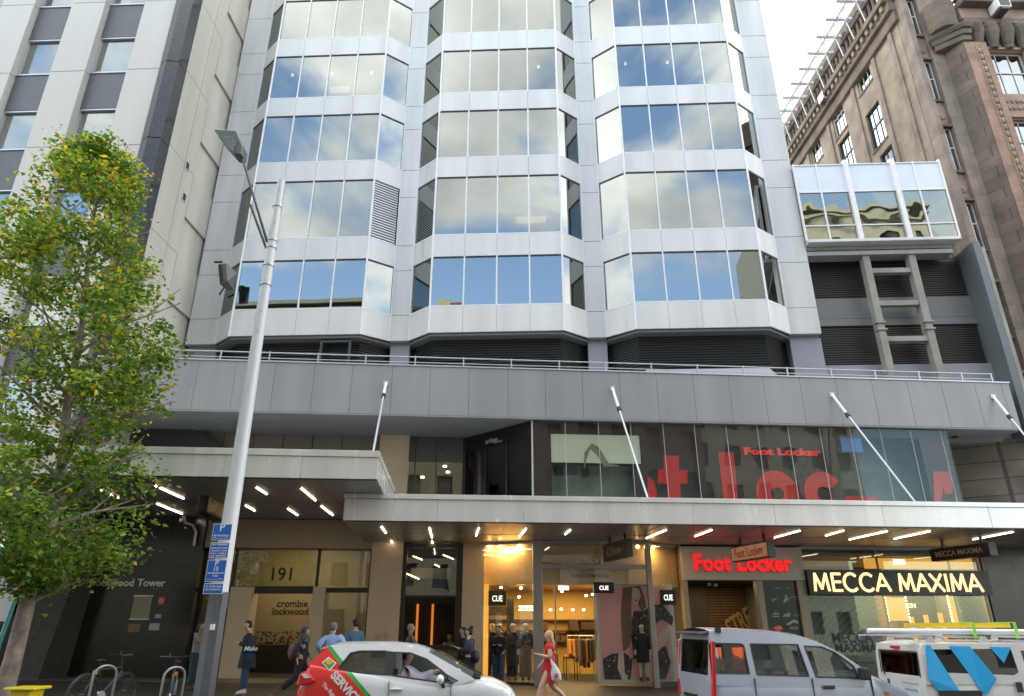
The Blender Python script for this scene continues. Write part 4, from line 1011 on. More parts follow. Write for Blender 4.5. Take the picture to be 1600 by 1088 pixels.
# ---- lobby entrance
x0, x1 = sx_(303, 960), sx_(577, 930)
LB = thing('lobby_entrance', 'tall glazed office lobby entrance under a tan beam with the number 191', 'entrance', S, ((x0 + x1) / 2, 0, .1))
zb1, zb0 = CZ1 - .03, sz_(857, 440)
mb = MB(); mb.box(x0 + .02, x1 - .02, -.14, .4, zb0, zb1); mb.build('beam', 'beige2', LB)
zt_ = sz_(917, 440, .6)
GLZ = .35
for (p0, p1, yb, top) in ((352, 386, .0, 917), (483, 503, .2, 917)):
    a, b = sx_(p0, 980, yb), sx_(p1, 980, yb); mb = MB(); mb.box(a, b, yb, yb + .9, -.1, sz_(top, p0, yb)); mb.build('door_pier', 'beige', LB, bevel=.01)
lg = glass('lobby_glass', .09, (.80, .82, .72), (1, 1, 1), .0, .08, .7, fres=False)
# glazing: upper lights and side light
vs_ = [x0 + .05, sx_(366, 900, GLZ), sx_(496, 900, GLZ), x1 - .05]
fm = MB()
for v in vs_: fm.box(v - .045, v + .045, GLZ - .05, GLZ + .05, -.05, zb0)
zd = sz_(922, 430, GLZ)
fm.box(vs_[0] + .05, vs_[1] - .05, GLZ - .04, GLZ + .04, zd - .08, zd + .08); fm.box(vs_[1] + .05, vs_[2] - .05, GLZ - .04, GLZ + .04, zd - .12, zd + .12); fm.box(vs_[2] + .05, vs_[3] - .05, GLZ - .04, GLZ + .04, zd - .08, zd + .08)
fo = fm.build('glazing_frame', pbr('bronze_frame', (.045, .045, .035), .4, .3, 0), LB)
for i in range(3):
    mb = MB(); mb.box(vs_[i] + .045, vs_[i + 1] - .045, GLZ - .005, GLZ + .005, zd + .12, zb0); 
    if i != 1: mb.box(vs_[i] + .045, vs_[i + 1] - .045, GLZ - .005, GLZ + .005, -.04, zd - .08)
    mb.build('pane', lg, fo)
mb = MB(); mb.box(x0, x1, 3.9, 4.0, -.1, 5.0); mb.build('lobby_wall', pbr('lobby_wall', (.36, .29, .19), .55, 0, .08, .8), LB)
mb = MB(); mb.box(x0 - .1, x0, .4, 3.9, -.1, 5.0); mb.build('lobby_side_wall', pbr('lobby_dark', (.04, .05, .045), .2, 0, .2, 1), LB)
mb = MB(); mb.box(x0, x1, .5, 3.9, 4.9, 5.0); mb.build('lobby_ceiling', 'beige2', LB)
mb = MB(); mb.box(sx_(396, 1000, 3.2), sx_(476, 1000, 3.2), 2.9, 3.5, -.05, sz_(1008, 430, 3.2)); mb.build('reception_desk', pbr('dark_timber', (.03, .022, .017), .4, 0, .2, 3), LB)
plight('ceiling_light', S, ((x0 + x1) / 2, 2.0, 4.85), 22, (1, .78, .45), 3.0, LB, sy=1.5)
a, z_ = sp(439, 909, GLZ - .02); 
text('191', 'street_number', 'black', LB, (a, GLZ - .012, sz_(907, 439, GLZ)), height=sz_(887, 439, GLZ) - sz_(907, 439, GLZ), bold=.012, ext=.008)
text('crombie', 'wall_lettering', 'black', LB, (sx_(457, 945, 3.88), 3.89, sz_(948, 457, 3.88)), width=1.15, bold=.005)
text('lockwood', 'wall_lettering', 'black', LB, (sx_(457, 945, 3.88) - .05, 3.89, sz_(955, 457, 3.88) - .12), width=1.35, bold=.005)
# flower box on the desk
fb = thing('flower_arrangement', 'long arrangement of red flowers and leaves on the lobby desk', 'flowers', S, (sx_(436, 1000, 3.1), 3.2, sz_(1008, 430, 3.2)))
rnd = random.Random(11); g1_ = MB(); g2_ = MB(); ax_, bx_ = sx_(400, 1000, 3.2), sx_(474, 1000, 3.2); zf = sz_(1008, 430, 3.2)
for k in range(200):
    c = Vector((rnd.uniform(ax_, bx_), 3.2 + rnd.uniform(-.2, .2), zf + rnd.random() ** 1.3 * .45)); u = Vector((rnd.gauss(0, 1), rnd.gauss(0, 1), rnd.gauss(0, 1))).normalized() * .07; v = u.cross(Vector((rnd.gauss(0, 1), 1, 0))).normalized() * .03
    (g2_ if rnd.random() < .22 else g1_).add([c - u, c + v, c + u, c - v], [(0, 1, 2, 3)])
g1_.build('leaves', pbr('pot_leaves', (.04, .09, .02), .6, 0, .3, 9), fb); g2_.build('flowers', pbr('red_petals', (.45, .03, .03), .6, 0, .2, 9), fb)

# ---- café window
x0, x1 = sx_(627, 930, .05), sx_(722, 930, .05)
CF = thing('cafe_window', 'dark framed café servery window between two beige piers', 'shop window', S, ((x0 + x1) / 2, .05, .1))
zs = sz_(1008, 680, .05); zm = sz_(932, 680, .05); ztp_ = SOF - .02
mb = MB(); 
for a, b in ((x0, x0 + .13), (x1 - .22, x1)): mb.box(a, b, .0, .25, zs, ztp_)
mb.box(x0 + .13, x1 - .22, .0, .2, ztp_ - .14, ztp_); mb.box(x0 + .13, x1 - .22, .02, .12, zm - .035, zm + .035)
fo = mb.build('window_frame', pbr('bronze_frame', (.045, .045, .035)), CF, bevel=.01)
mb = MB(); mb.box(x0 + .13, x1 - .22, .08, .09, zm + .035, ztp_ - .14); mb.build('pane', glass('cafe_glass', .12, (.7, .72, .7), (1, 1, 1), 0, .1, 1, fres=False), fo)
mb = MB(); mb.box(x0 - .02, x1 + .02, -.22, .3, zs - .10, zs - .002); mb.build('counter', pbr('dark_timber', (.03, .022, .017)), CF, bevel=.01)
mb = MB(); mb.box(x0, x1, .0, .3, -.3, zs - .105); mb.build('stall_riser', pbr('taupe_panel', (.13, .11, .085), .6, 0, .08), CF)
mb = MB(); mb.box(x0 - .2, x1 + .3, 2.6, 2.7, -.1, SOF); mb.box(x0 + .1, x1 - .2, 1.6, 1.8, zm - .2, zm + .5); mb.build('cafe_wall', pbr('cafe_wall', (.035, .03, .025), .6, 0, .3, 1), CF)
mb = MB(); a, z_ = sp(664, 960, 2.5)
for u in (a - .28, a + .28): mb.box(u - .04, u + .04, 2.5, 2.58, .2, sz_(941, 664, 2.5))
mb.box(a - .32, a + .32, 2.5, 2.58, sz_(941, 664, 2.5), sz_(941, 664, 2.5) + .08); mb.build('orange_door_frame', emit('orange_frame', (.5, .14, .02), .35), CF)
a, z_ = sp(640, 873, .4)
CL = MB()
for (p, q, p2, q2) in ((632, 895, 655, 905), (645, 869, 660, 875), (692, 867, 709, 874), (679, 882, 687, 886)):
    u = sp(p, q, 1.0); v = sp(p2, q2, 1.0); CL.cyl((u[0], 1.0, u[1]), (v[0], 1.0, v[1]), .025, n=6)
CL.build('lamp_tube', emit('cafe_lamp', (1, .75, .4), 2.5), CF)
mb = MB(); a, b = sx_(668, 895, 1.3), sx_(705, 895, 1.3); mb.box(a - .6, b, 1.3, 1.5, sz_(905, 690, 1.3), sz_(888, 690, 1.3)); mb.build('bulkhead', pbr('cafe_grey', (.32, .32, .28), .5, 0, .1), CF)

# ---- clothing shop
CY = -.95
pA = (sx_(737, 860, 0), .0); pB = (sx_(833, 930, CY), CY); pB2 = (sx_(848, 930, CY), CY); pC = (sx_(1013, 930, CY), CY); pC2 = (sx_(1021, 930, CY), CY); pD = (sx_(1066, 930, 0), .0)
CU = thing('clothing_shop_front', 'warmly lit glazed clothing shop front projecting between steel posts', 'shop front', S, ((pA[0] + pD[0]) / 2, 0, .05))
zf0, zf1 = sz_(913, 780, -.4), SOF - .09
steelp = pbr('steel_post', (.36, .34, .31), .4, .3, .05, 3)
ZF = -.02
for (a, b) in ((pB[0], pB2[0]), (pC[0], pC2[0])):
    mb = MB(); mb.box(a, b, CY - .03, CY + .15, -.2, SOF); mb.build('post', steelp, CU, bevel=.01)
MB().box(pA[0] - .12, pA[0], -.1, .15, -.2, SOF).build('post', steelp, CU); MB().box(pD[0], pD[0] + .05, -.1, .15, -.2, SOF).build('post', steelp, CU)
# head rail following the plan
mb = MB(); mb.wallseg(pA, pB, .1, SOF - .09, SOF); mb.box(pB2[0], pC[0], CY, CY + .1, SOF - .09, SOF); mb.wallseg(pC2, pD, .1, SOF - .09, SOF)
zt1, zt0 = sz_(882, 930, CY), sz_(889, 930, CY); mb.box(pB2[0] + .002, pC[0] - .002, CY + .0, CY + .12, zt0, zt1)
mb.build('head_rail', steelp, CU)
# beige bulkhead behind the glass
mb = MB(); bk = pbr('cream_bulkhead', (.62, .47, .26), .55, 0, .04, 1)
mb.wallseg((pA[0] + .35, .28), (pB[0] + .25, CY + .42), .1, zf0, SOF - .01); mb.box(pB[0] + .25, pC[0] + .1, CY + .42, CY + .52, sz_(913, 930, CY + .4), SOF - .01); mb.wallseg((pC[0] + .1, CY + .42), (pD[0] - .02, .25), .1, zf0 - .05, SOF - .01)
mb.build('bulkhead', bk, CU)
cg = glass('shop_glass', .07, (.97, .97, .96), fres=False)
for a, b, y_ in ((pA, pB, 1), (pC2, pD, 1)):
    mb = MB(); mb.wallseg((a[0], a[1] + .05), (b[0], b[1] + .05), .01, .1, SOF - .09); mb.build('pane', cg, CU)
mb = MB(); mb.box(pB2[0], pC[0], CY + .05, CY + .06, zt1, SOF - .09); mb.box(pB2[0], pC[0], CY + .05, CY + .06, sz_(913, 930, CY), zt0); mb.build('pane', cg, CU)
mb = MB(); mb.wallseg((pA[0], pA[1] - .02), (pB[0], pB[1] - .02), .3, -.25, .12); mb.wallseg((pC2[0], pC2[1] - .02), (pD[0], pD[1] - .02), .3, -.25, .1); mb.build('base', 'black', CU)
text('STUDIO', 'faded_lettering', pbr('pale_letter', (.68, .55, .38), .5, 0, 0), CU, ((pB2[0] + pC[0]) / 2 - .3, CY + .045, sz_(880, 900, CY)), height=.16, width=2.3, bold=.01)
text('CUE CLOTHING CO.', 'lettering', pbr('brown_letter', (.14, .07, .03), .5, 0, 0), CU, (sx_(922, 903, CY + .4), CY + .41, sz_(902, 922, CY + .4)), height=.10, width=sx_(950, 900, CY + .4) - sx_(890, 900, CY + .4), bold=.015)
# interior shell
xi0, xi1 = pA[0] + .3, sx_(1066, 930, 1.4)
warmw = pbr('ochre_wall', (.50, .34, .10), .6, 0, .12, .8)
mb = MB(); mb.box(xi0 - .2, pD[0] + .09, 5.41, 5.5, -.1, 3.6); mb.box(pD[0] + .02, pD[0] + .09, .3, 5.4, -.1, 3.6); mb.build('shop_wall', warmw, CU)
mb = MB(); mb.box(xi0 - .35, xi0 - .2, .3, 5.4, -.1, 3.6); mb.build('shop_side_wall', warmw, CU)
mb = MB(); zc_ = zf0 + .05; mb.box(xi0 - .2, pD[0] + .0, .3, 5.4, zc_ + .0, zc_ + .1); mb.build('shop_ceiling', pbr('ochre_ceiling', (.45, .28, .09), .7, 0, .1), CU)
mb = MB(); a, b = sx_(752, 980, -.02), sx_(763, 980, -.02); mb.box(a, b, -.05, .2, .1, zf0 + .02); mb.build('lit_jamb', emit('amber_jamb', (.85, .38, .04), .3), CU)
for (p, q, yy) in ((765, 858, .0), (781, 858, -.15), (811, 857, -.4), (996, 855, -.5), (1019, 855, -.3)):
    a, z_ = sp(p, q, yy); mb = MB(); mb.cyl((a, yy, SOF - .15), (a, yy, SOF - .10), .06, n=10); mb.build('downlight', 'warm', CU)
plight('bulkhead_light', S, (pA[0] + 1.3, -.25, SOF - .12), 13, (1, .6, .22), .9, CU, sy=.2)
plight('bulkhead_light', S, (pC[0] + .45, CY + .3, SOF - .12), 6, (1, .6, .22), .4, CU, sy=.2)
for (p, q, yy) in ((783, 918, .8), (814, 919, 1.0), (811, 933, 1.8), (878, 924, 1.2), (860, 953, 3), (895, 953, 3.0), (912, 953, 3.2), (916, 931, 1.6), (926, 929, 2.0), (877, 952, 3.0)):
    a, z_ = sp(p, q, yy); mb = MB(); mb.cyl((a, yy, z_ - .03), (a, yy, z_ + .03), .045, n=8); mb.build('spotlight', emit('shop_spot', (1, .62, .25), 9), CU)
plight('shop_light', S, ((pA[0] + pD[0]) / 2, 2.6, zc_ - .03), 85, (1, .66, .28), 4.5, CU, sy=3.5)
plight('window_light', S, (pA[0] + 1.6, .5, zc_ - .03), 14, (1, .66, .3), 1.6, CU, sy=.4)
mb = MB(); a, z_ = sp(881, 919, 1.0); mb.box(a - .2, a + .18, .99, 1.03, z_ - .07, z_ + .07); mb.build('exit_panel', emit('pale_exit', (.45, .6, .55), .7), CU)
mb = MB(); a, b = sx_(800, 950, 2.2), sx_(808, 950, 2.2); mb.box(sx_(792, 950, 2), sx_(803, 950, 2), 2.0, 2.1, .1, sz_(936, 790, 2)); mb.build('dark_column', 'black', CU)
cols6 = [(.55, .25, .05), (.42, .22, .06), (.1, .07, .05), (.05, .04, .04), (.12, .06, .03), (.5, .2, .06), (.03, .03, .03)]
# doors of glass
mb = MB(); 
for p in (868, 930): a = sx_(p, 980, CY + .1); mb.box(a - .02, a + .02, CY + .06, CY + .1, .05, sz_(914, 900, CY + .1))
mb.build('door_stile', steelp, CU)
# clothes rail inside with garments
a0, a1 = sx_(892, 990, 3.0), sx_(926, 990, 3.0); zr_ = sz_(990, 905, 3.0)
for (a0, a1, yy, lab, cl) in ((sx_(886, 990, 3.0), sx_(928, 990, 3.0), 3.0, 'brass clothes rail of ochre and dark garments inside the lit shop doorway', cols6), (sx_(905, 1010, 1.9), sx_(926, 1010, 1.9), 1.9, 'second clothes rail of dark coats nearer the shop doorway', cols6[2:])):
    zr_ = 1.45; CR = thing('clothes_rail', lab, 'clothes rail', S, ((a0 + a1) / 2, yy, .0))
    mb = MB(); mb.cyl((a0, yy, zr_), (a1, yy, zr_), .015); mb.cyl((a0, yy, -.05), (a0, yy, zr_), .015); mb.cyl((a1, yy, -.05), (a1, yy, zr_), .015); mb.build('rail', 'rail', CR)
    n = 7
    for k in range(n):
        u = a0 + (a1 - a0) * (k + .5) / n; hw = (a1 - a0) / n * .42; c = cl[k % len(cl)]; ln = rnd.uniform(.75, 1.05)
        mb = MB(); mb.hexa([(u - hw, yy - .22, zr_ - ln), (u + hw, yy - .22, zr_ - ln), (u + hw, yy + .2, zr_ - ln), (u - hw, yy + .2, zr_ - ln)], [(u - hw * .8, yy - .16, zr_ - .12), (u + hw * .8, yy - .16, zr_ - .12), (u + hw * .8, yy + .16, zr_ - .12), (u - hw * .8, yy + .16, zr_ - .12)])
        mb.build('garment', pbr('cloth_%d' % cols6.index(c), c, .9, 0, .2, 12), CR, bevel=.02)
# tables, cupboards and boxes deeper in the shop
for (p0, p1, q0, q1, yy) in ((890, 903, 968, 985, 4.6), (857, 884, 986, 990, 3.6), (908, 930, 972, 984, 4.8), (838, 856, 972, 985, 4.4), (764, 792, 948, 962, 4.2)):
    a = S.px(p0, q1, yy); b = S.px(p1, q0, yy); MB().box(a[0], b[0], yy, yy + .3, a[1], b[1]).build('display_cabinet', pbr('dark_brown_bay', (.05, .025, .015), .6, 0, .2), CU)
for (p0, p1, yy, hh) in ((884, 902, 1.6, .75), (850, 872, 3.0, .8)):
    a = S.px(p0, 1030, yy)[0]; b = S.px(p1, 1030, yy)[0]; tb_ = MB(); tb_.box(a, b, yy, yy + .6, hh - .04, hh); [tb_.box(u, u + .03, v, v + .03, -.05, hh - .041) for u in (a, b - .03) for v in (yy, yy + .57)]; tb_.build('display_table', 'black', CU)
    for k in range(5): u = a + (b - a) * (k + .2) / 5; MB().box(u, u + (b - a) * .14, yy + .1, yy + .4, hh + .002, hh + .05 + .04 * (k % 3)).build('folded_clothes', pbr('cloth_%d' % (k % 4), cols6[k % 4], .9), CU)
# shelving on the back wall
mb = MB(); 
for z_ in (1.2, 1.6, 2.0): mb.box(xi0 + .2, xi1, 5.0, 5.38, z_, z_ + .04)
for k in range(26): u = xi0 + .3 + k * .25; mb.box(u, u + .16, 5.05, 5.35, 1.24, 1.24 + rnd.uniform(.12, .3)); 
mb.build('shelving', pbr('brown_shelf', (.10, .055, .02), .6, 0, .3, 5), CU)
mb = MB()
for k in range(14): u = sp(812 + (k % 7) * 4, 948 + (k // 7) * 5, 2.4); mb.ball((u[0], 2.4, u[1]), .035, 6, 5)
mb.build('chandelier', emit('chandelier', (1, .8, .5), 3), CU)

# fashion poster (flat printed panel) with its pale frame
a, b = sx_(933, 980, -.5), sx_(1055, 980, -.4); zb_, zt_ = sz_(1068, 990, -.5), sz_(913, 990, -.5)
PO = thing('window_poster', 'tall pink fashion poster of a seated long-haired figure in dark clothes in a pale frame', 'poster', S, ((a + b) / 2, -.42, zb_))
mb = MB(); mb.box(a, b, -.42, -.38, zb_, zt_); mb.build('frame', pbr('poster_frame', (.55, .52, .47), .5, 0, .03), PO, bevel=.01)
mb = MB(); mb.box(a + .12, b - .28, -.428, -.421, zb_ + .12, zt_ - .1); mb.build('pink_print', pbr('pink_print', (.66, .33, .30), .5, 0, .05, 1), PO)
def pq(*pts): return [S.px(p, q, -.43) for p, q in pts]
pm = MB()
pm.prism(pq((942, 1030), (955, 1022), (975, 1020), (990, 1030), (1010, 1026), (1025, 1010), (1024, 975), (1034, 968), (1050, 978), (1052, 965), (1035, 945), (1020, 945), (1005, 955), (990, 955), (985, 985), (990, 1020), (985, 1062), (945, 1062)), -.436, -.431)
pm.prism(pq((1018, 1015), (1040, 1010), (1048, 1035), (1040, 1062), (1020, 1062)), -.436, -.431)
pm.build('dark_clothing', pbr('print_dark', (.03, .032, .028), .5, 0, .6, 7), PO)
fl_ = [MB() for _ in range(3)]; rnd = random.Random(8)
for (px0, px1, py0, py1, nn_) in ((990, 1024, 950, 1012, 34), (1000, 1050, 950, 966, 12), (946, 986, 1026, 1060, 26), (1020, 1044, 1016, 1058, 18)):
    for _ in range(nn_):
        c0 = S.px(rnd.uniform(px0, px1), rnd.uniform(py0, py1), -.43); r0 = rnd.uniform(.02, .05); a0 = rnd.random() * 6
        fl_[rnd.randrange(3)].prism([(c0[0] + r0 * (1 if q % 2 else .5) * math.cos(a0 + q), c0[1] + r0 * (1 if q % 2 else .5) * math.sin(a0 + q)) for q in range(6)], -.4368, -.4362)
for fm__, cc__, nm__ in zip(fl_, ((.40, .14, .13), (.16, .20, .08), (.42, .36, .24)), ('pink', 'green', 'cream')): fm__.build('printed_flower', pbr('print_' + nm__, cc__, .5, 0, .2, 9), PO)
pm = MB(); pm.prism(pq((973, 918), (1000, 916), (1006, 930), (1010, 948), (1002, 955), (996, 942), (988, 922), (986, 950), (988, 985), (984, 1010), (974, 1018), (970, 960)), -.442, -.437); pm.build('long_hair', pbr('print_hair', (.15, .085, .06), .5, 0, .3, 6), PO)
pm = MB(); pm.prism(pq((988, 918), (998, 920), (1001, 932), (996, 944), (990, 943), (987, 930)), -.448, -.443); pm.prism(pq((966, 1022), (974, 1018), (976, 1050), (982, 1064), (972, 1062), (965, 1045)), -.442, -.437); pm.prism(pq((1030, 990), (1046, 975), (1050, 985), (1036, 1010), (1022, 1025), (1018, 1018)), -.442, -.437)
pm.build('pale_skin', pbr('print_skin', (.62, .48, .42), .5, 0, .1, 5), PO)
pm = MB(); pm.prism(pq((992, 937), (996, 937), (995, 940), (992, 940)), -.4495, -.4485); pm.build('red_lips', pbr('print_lips', (.35, .03, .03), .5, 0, 0), PO)
# CUE hanging squares
def sign_square(p0, q0, p1, q1, y, s, lab, tk=.05, th=.5):
    a, zb_ = sp(p0, q1, y); b, zt_ = sp(p1, q0, y)
    o = thing('shop_sign', lab, 'sign', S, ((a + b) / 2, y, zb_), group='small square shop signs'); mb = MB(); mb.box(a, b, y, y + tk, zb_, zt_); mb.build('board', 'black', o, bevel=.004)
    text(s, 'lettering', emit('cream_text', (.8, .76, .68), .5), o, ((a + b) / 2, y - .002, zb_ + (zt_ - zb_) * .3), height=(zt_ - zb_) * .38, width=(b - a) * th, bold=.02, ext=.006)
    mb = MB(); mb.cyl((a + .05, y + .03, zt_), (a + .05, y + .03, zf0 + .1), .008); mb.cyl((b - .05, y + .03, zt_), (b - .05, y + .03, zf0 + .1), .008); mb.build('wire', 'rail', o)
sign_square(763, 923, 791, 947, -.1, 'CUE', 'black square sign lettered CUE above the shop mannequins, leftmost of three', th=.58)
sign_square(928, 910, 959, 927, CY - .05, 'CUE', 'flat black sign lettered CUE at the top left corner of the pink poster', th=.45)
sign_square(1033, 922, 1055, 945, -.48, 'CUE', 'black square sign lettered CUE at the right edge of the pink poster', th=.58)

# ---- sports shoe shop
x0, x1 = sx_(1067, 920, -.12), sx_(1259, 920, -.12)
FS = thing('shoe_shop_front', 'white framed shoe shop front with glowing red lettering', 'shop front', S, ((x0 + x1) / 2, 0, 0))
zh = sz_(907, 1160, -.12)
wpan = pbr('white_shop_panel', (.60, .56, .50), .35, 0, .06, 2)
mb = MB(); mb.box(x0 + .0, x1, -.22, .2, zh, SOF - .06); mb.build('header', wpan, FS, bevel=.01)
for ja, jb_ in ((x0, x0 + .16), (sx_(1188, 960, -.1), sx_(1197, 960, -.1)), (sx_(1250, 960, -.1), x1)): MB().box(ja, jb_, -.2 if ja != sx_(1188, 960, -.1) else -.15, .2, -.3, zh - .002).build('jamb', pbr('taupe_jamb', (.38, .34, .26), .4, 0, .06), FS, bevel=.01)
PANX0, PANX1 = sx_(1197, 960, -.1) + .01, sx_(1250, 960, -.1) - .01
mb = MB(); mb.box(PANX0, PANX1, -.08, .1, -.2, zh - .01); mb.build('brand_panel', pbr('dark_green_panel', (.010, .032, .028), .25, 0, .1), FS)
# marks on the panel, drawn as simple shapes
def mk_(pts, y=-.083): return [S.px(p, q, y) for p, q in pts]
mm = MB()
mm.prism(mk_([(1205, 934), (1207, 940), (1216, 933), (1207, 937)]), -.095, -.084)
mm.prism(mk_([(1224, 940), (1227, 934), (1226, 930), (1229, 930), (1230, 934), (1235, 936), (1230, 937), (1233, 942), (1229, 938), (1225, 943)]), -.095, -.084)
for k in range(3): 
    mm.prism(mk_([(1223 + k * 4, 964), (1226 + k * 3.2, 959 - k), (1228.5 + k * 3.2, 959 - k + 1), (1226 + k * 4, 964)]), -.095, -.084)
for (dx, dz) in ((0, 0), (-4, 2), (4, 2)): mm.prism(mk_([(1212 + dx - 1.6, 961), (1212 + dx * .9, 955 + dz), (1212 + dx + 1.6, 961)]), -.095, -.084)
mm.prism(mk_([(1207, 963), (1218, 963), (1218, 964.2), (1207, 964.2)]), -.095, -.084)
mm.prism(mk_([(1228, 976), (1240, 968), (1247, 970), (1247, 975), (1240, 973), (1232, 977)]), -.095, -.084)
mm.build('brand_mark', pbr('pale_mark', (.42, .5, .5), .5, 0, 0), FS)
for (p, q, s, wpx) in ((1242, 934, 'converse', 15), (1246, 963, 'PUMA', 10), (1241, 983, 'asics', 12), (1214, 920, 'vans', 8), (1230, 920, 'Reebok', 8)):
    a, z_ = sp(p, q, -.084); text(s, 'brand_mark', 'MARK' if False else pbr('pale_mark', (.42, .5, .5)), FS, (a, -.084, z_), width=wpx * .024, bold=.02, ext=.006)
# interior: slatted timber wall with graffiti-like word
mb = MB(); xa_, xb_ = x0 + .1, PANX0
mb.box(xa_, x1 - .1, 5.01, 5.1, -.1, 3.5); mb.build('shop_wall', stoneblock('slat_wall', (.20, .115, .05), (.16, .09, .04), (.04, .025, .012), 6, .11, .02, .7), FS)
mb = MB(); mb.box(xa_ - .1, xa_, .2, 5.0, -.1, 3.5); mb.box(x1 - .08, x1 - .02, .21, 5.0, -.1, 3.5); mb.box(xa_, x1 - .1, .21, 5.0, zh + .1, zh + .2); mb.box(xa_, sx_(1106, 960, 4.6), 4.5, 4.9, -.1, 3.5); mb.build('shop_side_wall', pbr('dark_shop', (.03, .025, .02), .7, 0, .2), FS)
text('STREET', 'wall_lettering', pbr('tan_letter', (.42, .30, .13), .6, 0, 0), FS, (sx_(1172, 975, 4.9), 4.95, sz_(972, 1172, 4.9) - .2), height=.75, width=1.9, bold=.02, tilt=.5, italic=.3)
plight('shop_light', S, ((xa_ + xb_) / 2 + .5, 2.6, zh + .05), 22, (1, .72, .4), 2.5, FS, sy=2)
for (p, q) in ((1108, 913), (1118, 914)): a, z_ = sp(p, q, .8); mb = MB(); mb.cyl((a, .8, z_ - .06), (a, .8, z_ + .04), .06, n=10); mb.build('spotlight', pbr('white_spot', (.7, .7, .68), .4, 0, 0), FS)
# red channel letters with a rim
SG = thing('shop_lettering', 'glowing red channel letters spelling Foot Locker on the white shop header', 'sign', S, ((x0 + x1) / 2, -.23, sz_(890, 1160, -.2)))
aL, zL = sp(1086, 893, -.24); aR, _ = sp(1238, 893, -.24); zLt = sz_(868, 1100, -.24)
text('Foot Locker', 'letters', 'red', SG, ((aL + aR) / 2, -.225, sz_(892, 1160, -.24)), height=zLt - zL, width=aR - aL, bold=.035, ext=.07, spacing=1.06)
text('Foot Locker', 'letter_returns', pbr('dark_red_return', (.25, .01, .012), .5, 0, 0), SG, ((aL + aR) / 2 + .012, -.222, sz_(892, 1160, -.24) - .012), height=zLt - zL, width=aR - aL, bold=.042, ext=.05, spacing=1.06)

# ---- cosmetics shop
x0, x1 = sx_(1259, 920, 0), sx_(1541, 920, 0)
MS = thing('cosmetics_shop_front', 'glazed cosmetics shop front with curved striped screen and warm lit shelves', 'shop front', S, ((x0 + x1) / 2, 0, -.1))
mb = MB(); mb.box(x0 + .0, x0 + .03, .0, .1, -.5, SOF); mb.box(sx_(1383, 950, .1), sx_(1383, 950, .1) + .05, .08, .14, -.5, SOF); mb.box(sx_(1497, 950, .1), sx_(1497, 950, .1) + .05, .08, .14, -.5, SOF); mb.box(x1 - .08, x1, .0, .2, -.5, SOF); mb.box(x0 + .03, x1 - .08, .0, .12, SOF - .1, SOF)
fo = mb.build('glazing_frame', steelp, MS)
mb = MB(); mb.box(x0 + .03, x1 - .08, .05, .06, -.5, SOF - .1); mb.build('pane', glass('cosmetics_glass', .06, (.88, .9, .86), (.8, .95, .88), fres=False), fo)
mb = MB(); mb.box(x0 - .2, x1 + .3, 5.6, 5.7, -.5, 4.4); mb.build('shop_wall', pbr('tan_shop_wall', (.35, .2, .09), .6, 0, .2), MS)
mb = MB(); mb.box(x0 - .15, x0 - .05, .2, 5.6, -.5, 4.4); mb.box(x1 + .1, x1 + .2, .3, 5.6, -.5, 4.4); mb.build('shop_side_wall', pbr('grey_shop_wall', (.18, .18, .15), .6, 0, .2), MS)
mb = MB(); mb.box(x0 - .05, x1 + .1, .3, 5.6, 4.2, 4.3); mb.build('shop_ceiling', pbr('pale_ceiling', (.40, .33, .22), .6, 0, .05), MS)
# green tint light box up high and amber pelmet
mb = MB(); mb.box(sx_(1352, 882, .5), sx_(1520, 882, .5), .5, .6, sz_(889, 1440, .5), sz_(873, 1440, .5)); mb.build('amber_pelmet', emit('amber_pelmet', (.75, .36, .06), .3), MS)
a, z_ = sp(1405, 878, .4); mb = MB(); mb.box(a - .22, a + .22, .38, .42, z_ - .09, z_ + .09); mb.build('exit_panel', emit('pale_exit', (.45, .6, .55)), MS)
# curved striped screen
mb = MB(); ssx0, ssx1 = sx_(1268, 960, .5), sx_(1383, 960, .5)
mb.box(ssx0 - .1, ssx1, .95, 1.0, -.5, sz_(890, 1300, .9)); mb.build('screen_back', pbr('screen_back', (.10, .12, .105), .5, 0, .3, 1.5), MS)
mb = MB()
cx_, cz_ = sp(1400, 1060, .7)
for k in range(15):
    r_ = 1.3 + k * .19; pts = []
    for j in range(19):
        an = R(92 + j * 5); u = cx_ + r_ * math.cos(an) * 1.05; v = cz_ + r_ * math.sin(an) * 1.0
        pts.append((max(ssx0 - .1, min(ssx1 - .02, u)), .75, max(-.3, min(sz_(890, 1300, .7), v))))
    pts = [p for i, p in enumerate(pts) if i == 0 or (Vector(p) - Vector(pts[i - 1])).length > .02]
    if len(pts) > 2: mb.tube(pts, .028, n=6)
mb.build('striped_screen', pbr('screen_rib', (.36, .27, .20), .5, 0, .2, 2), MS)
text('MECCA', 'window_lettering', 'black', MS, (sx_(1334, 1005, .03), .045, sz_(1004, 1334, .03)), width=sx_(1364, 1000, .03) - sx_(1300, 1000, .03), bold=.03, ext=.005)
text('MAXIMA', 'window_lettering', 'black', MS, (sx_(1340, 1020, .03), .045, sz_(1019, 1340, .03)), width=sx_(1374, 1000, .03) - sx_(1308, 1000, .03), bold=.03, ext=.005)
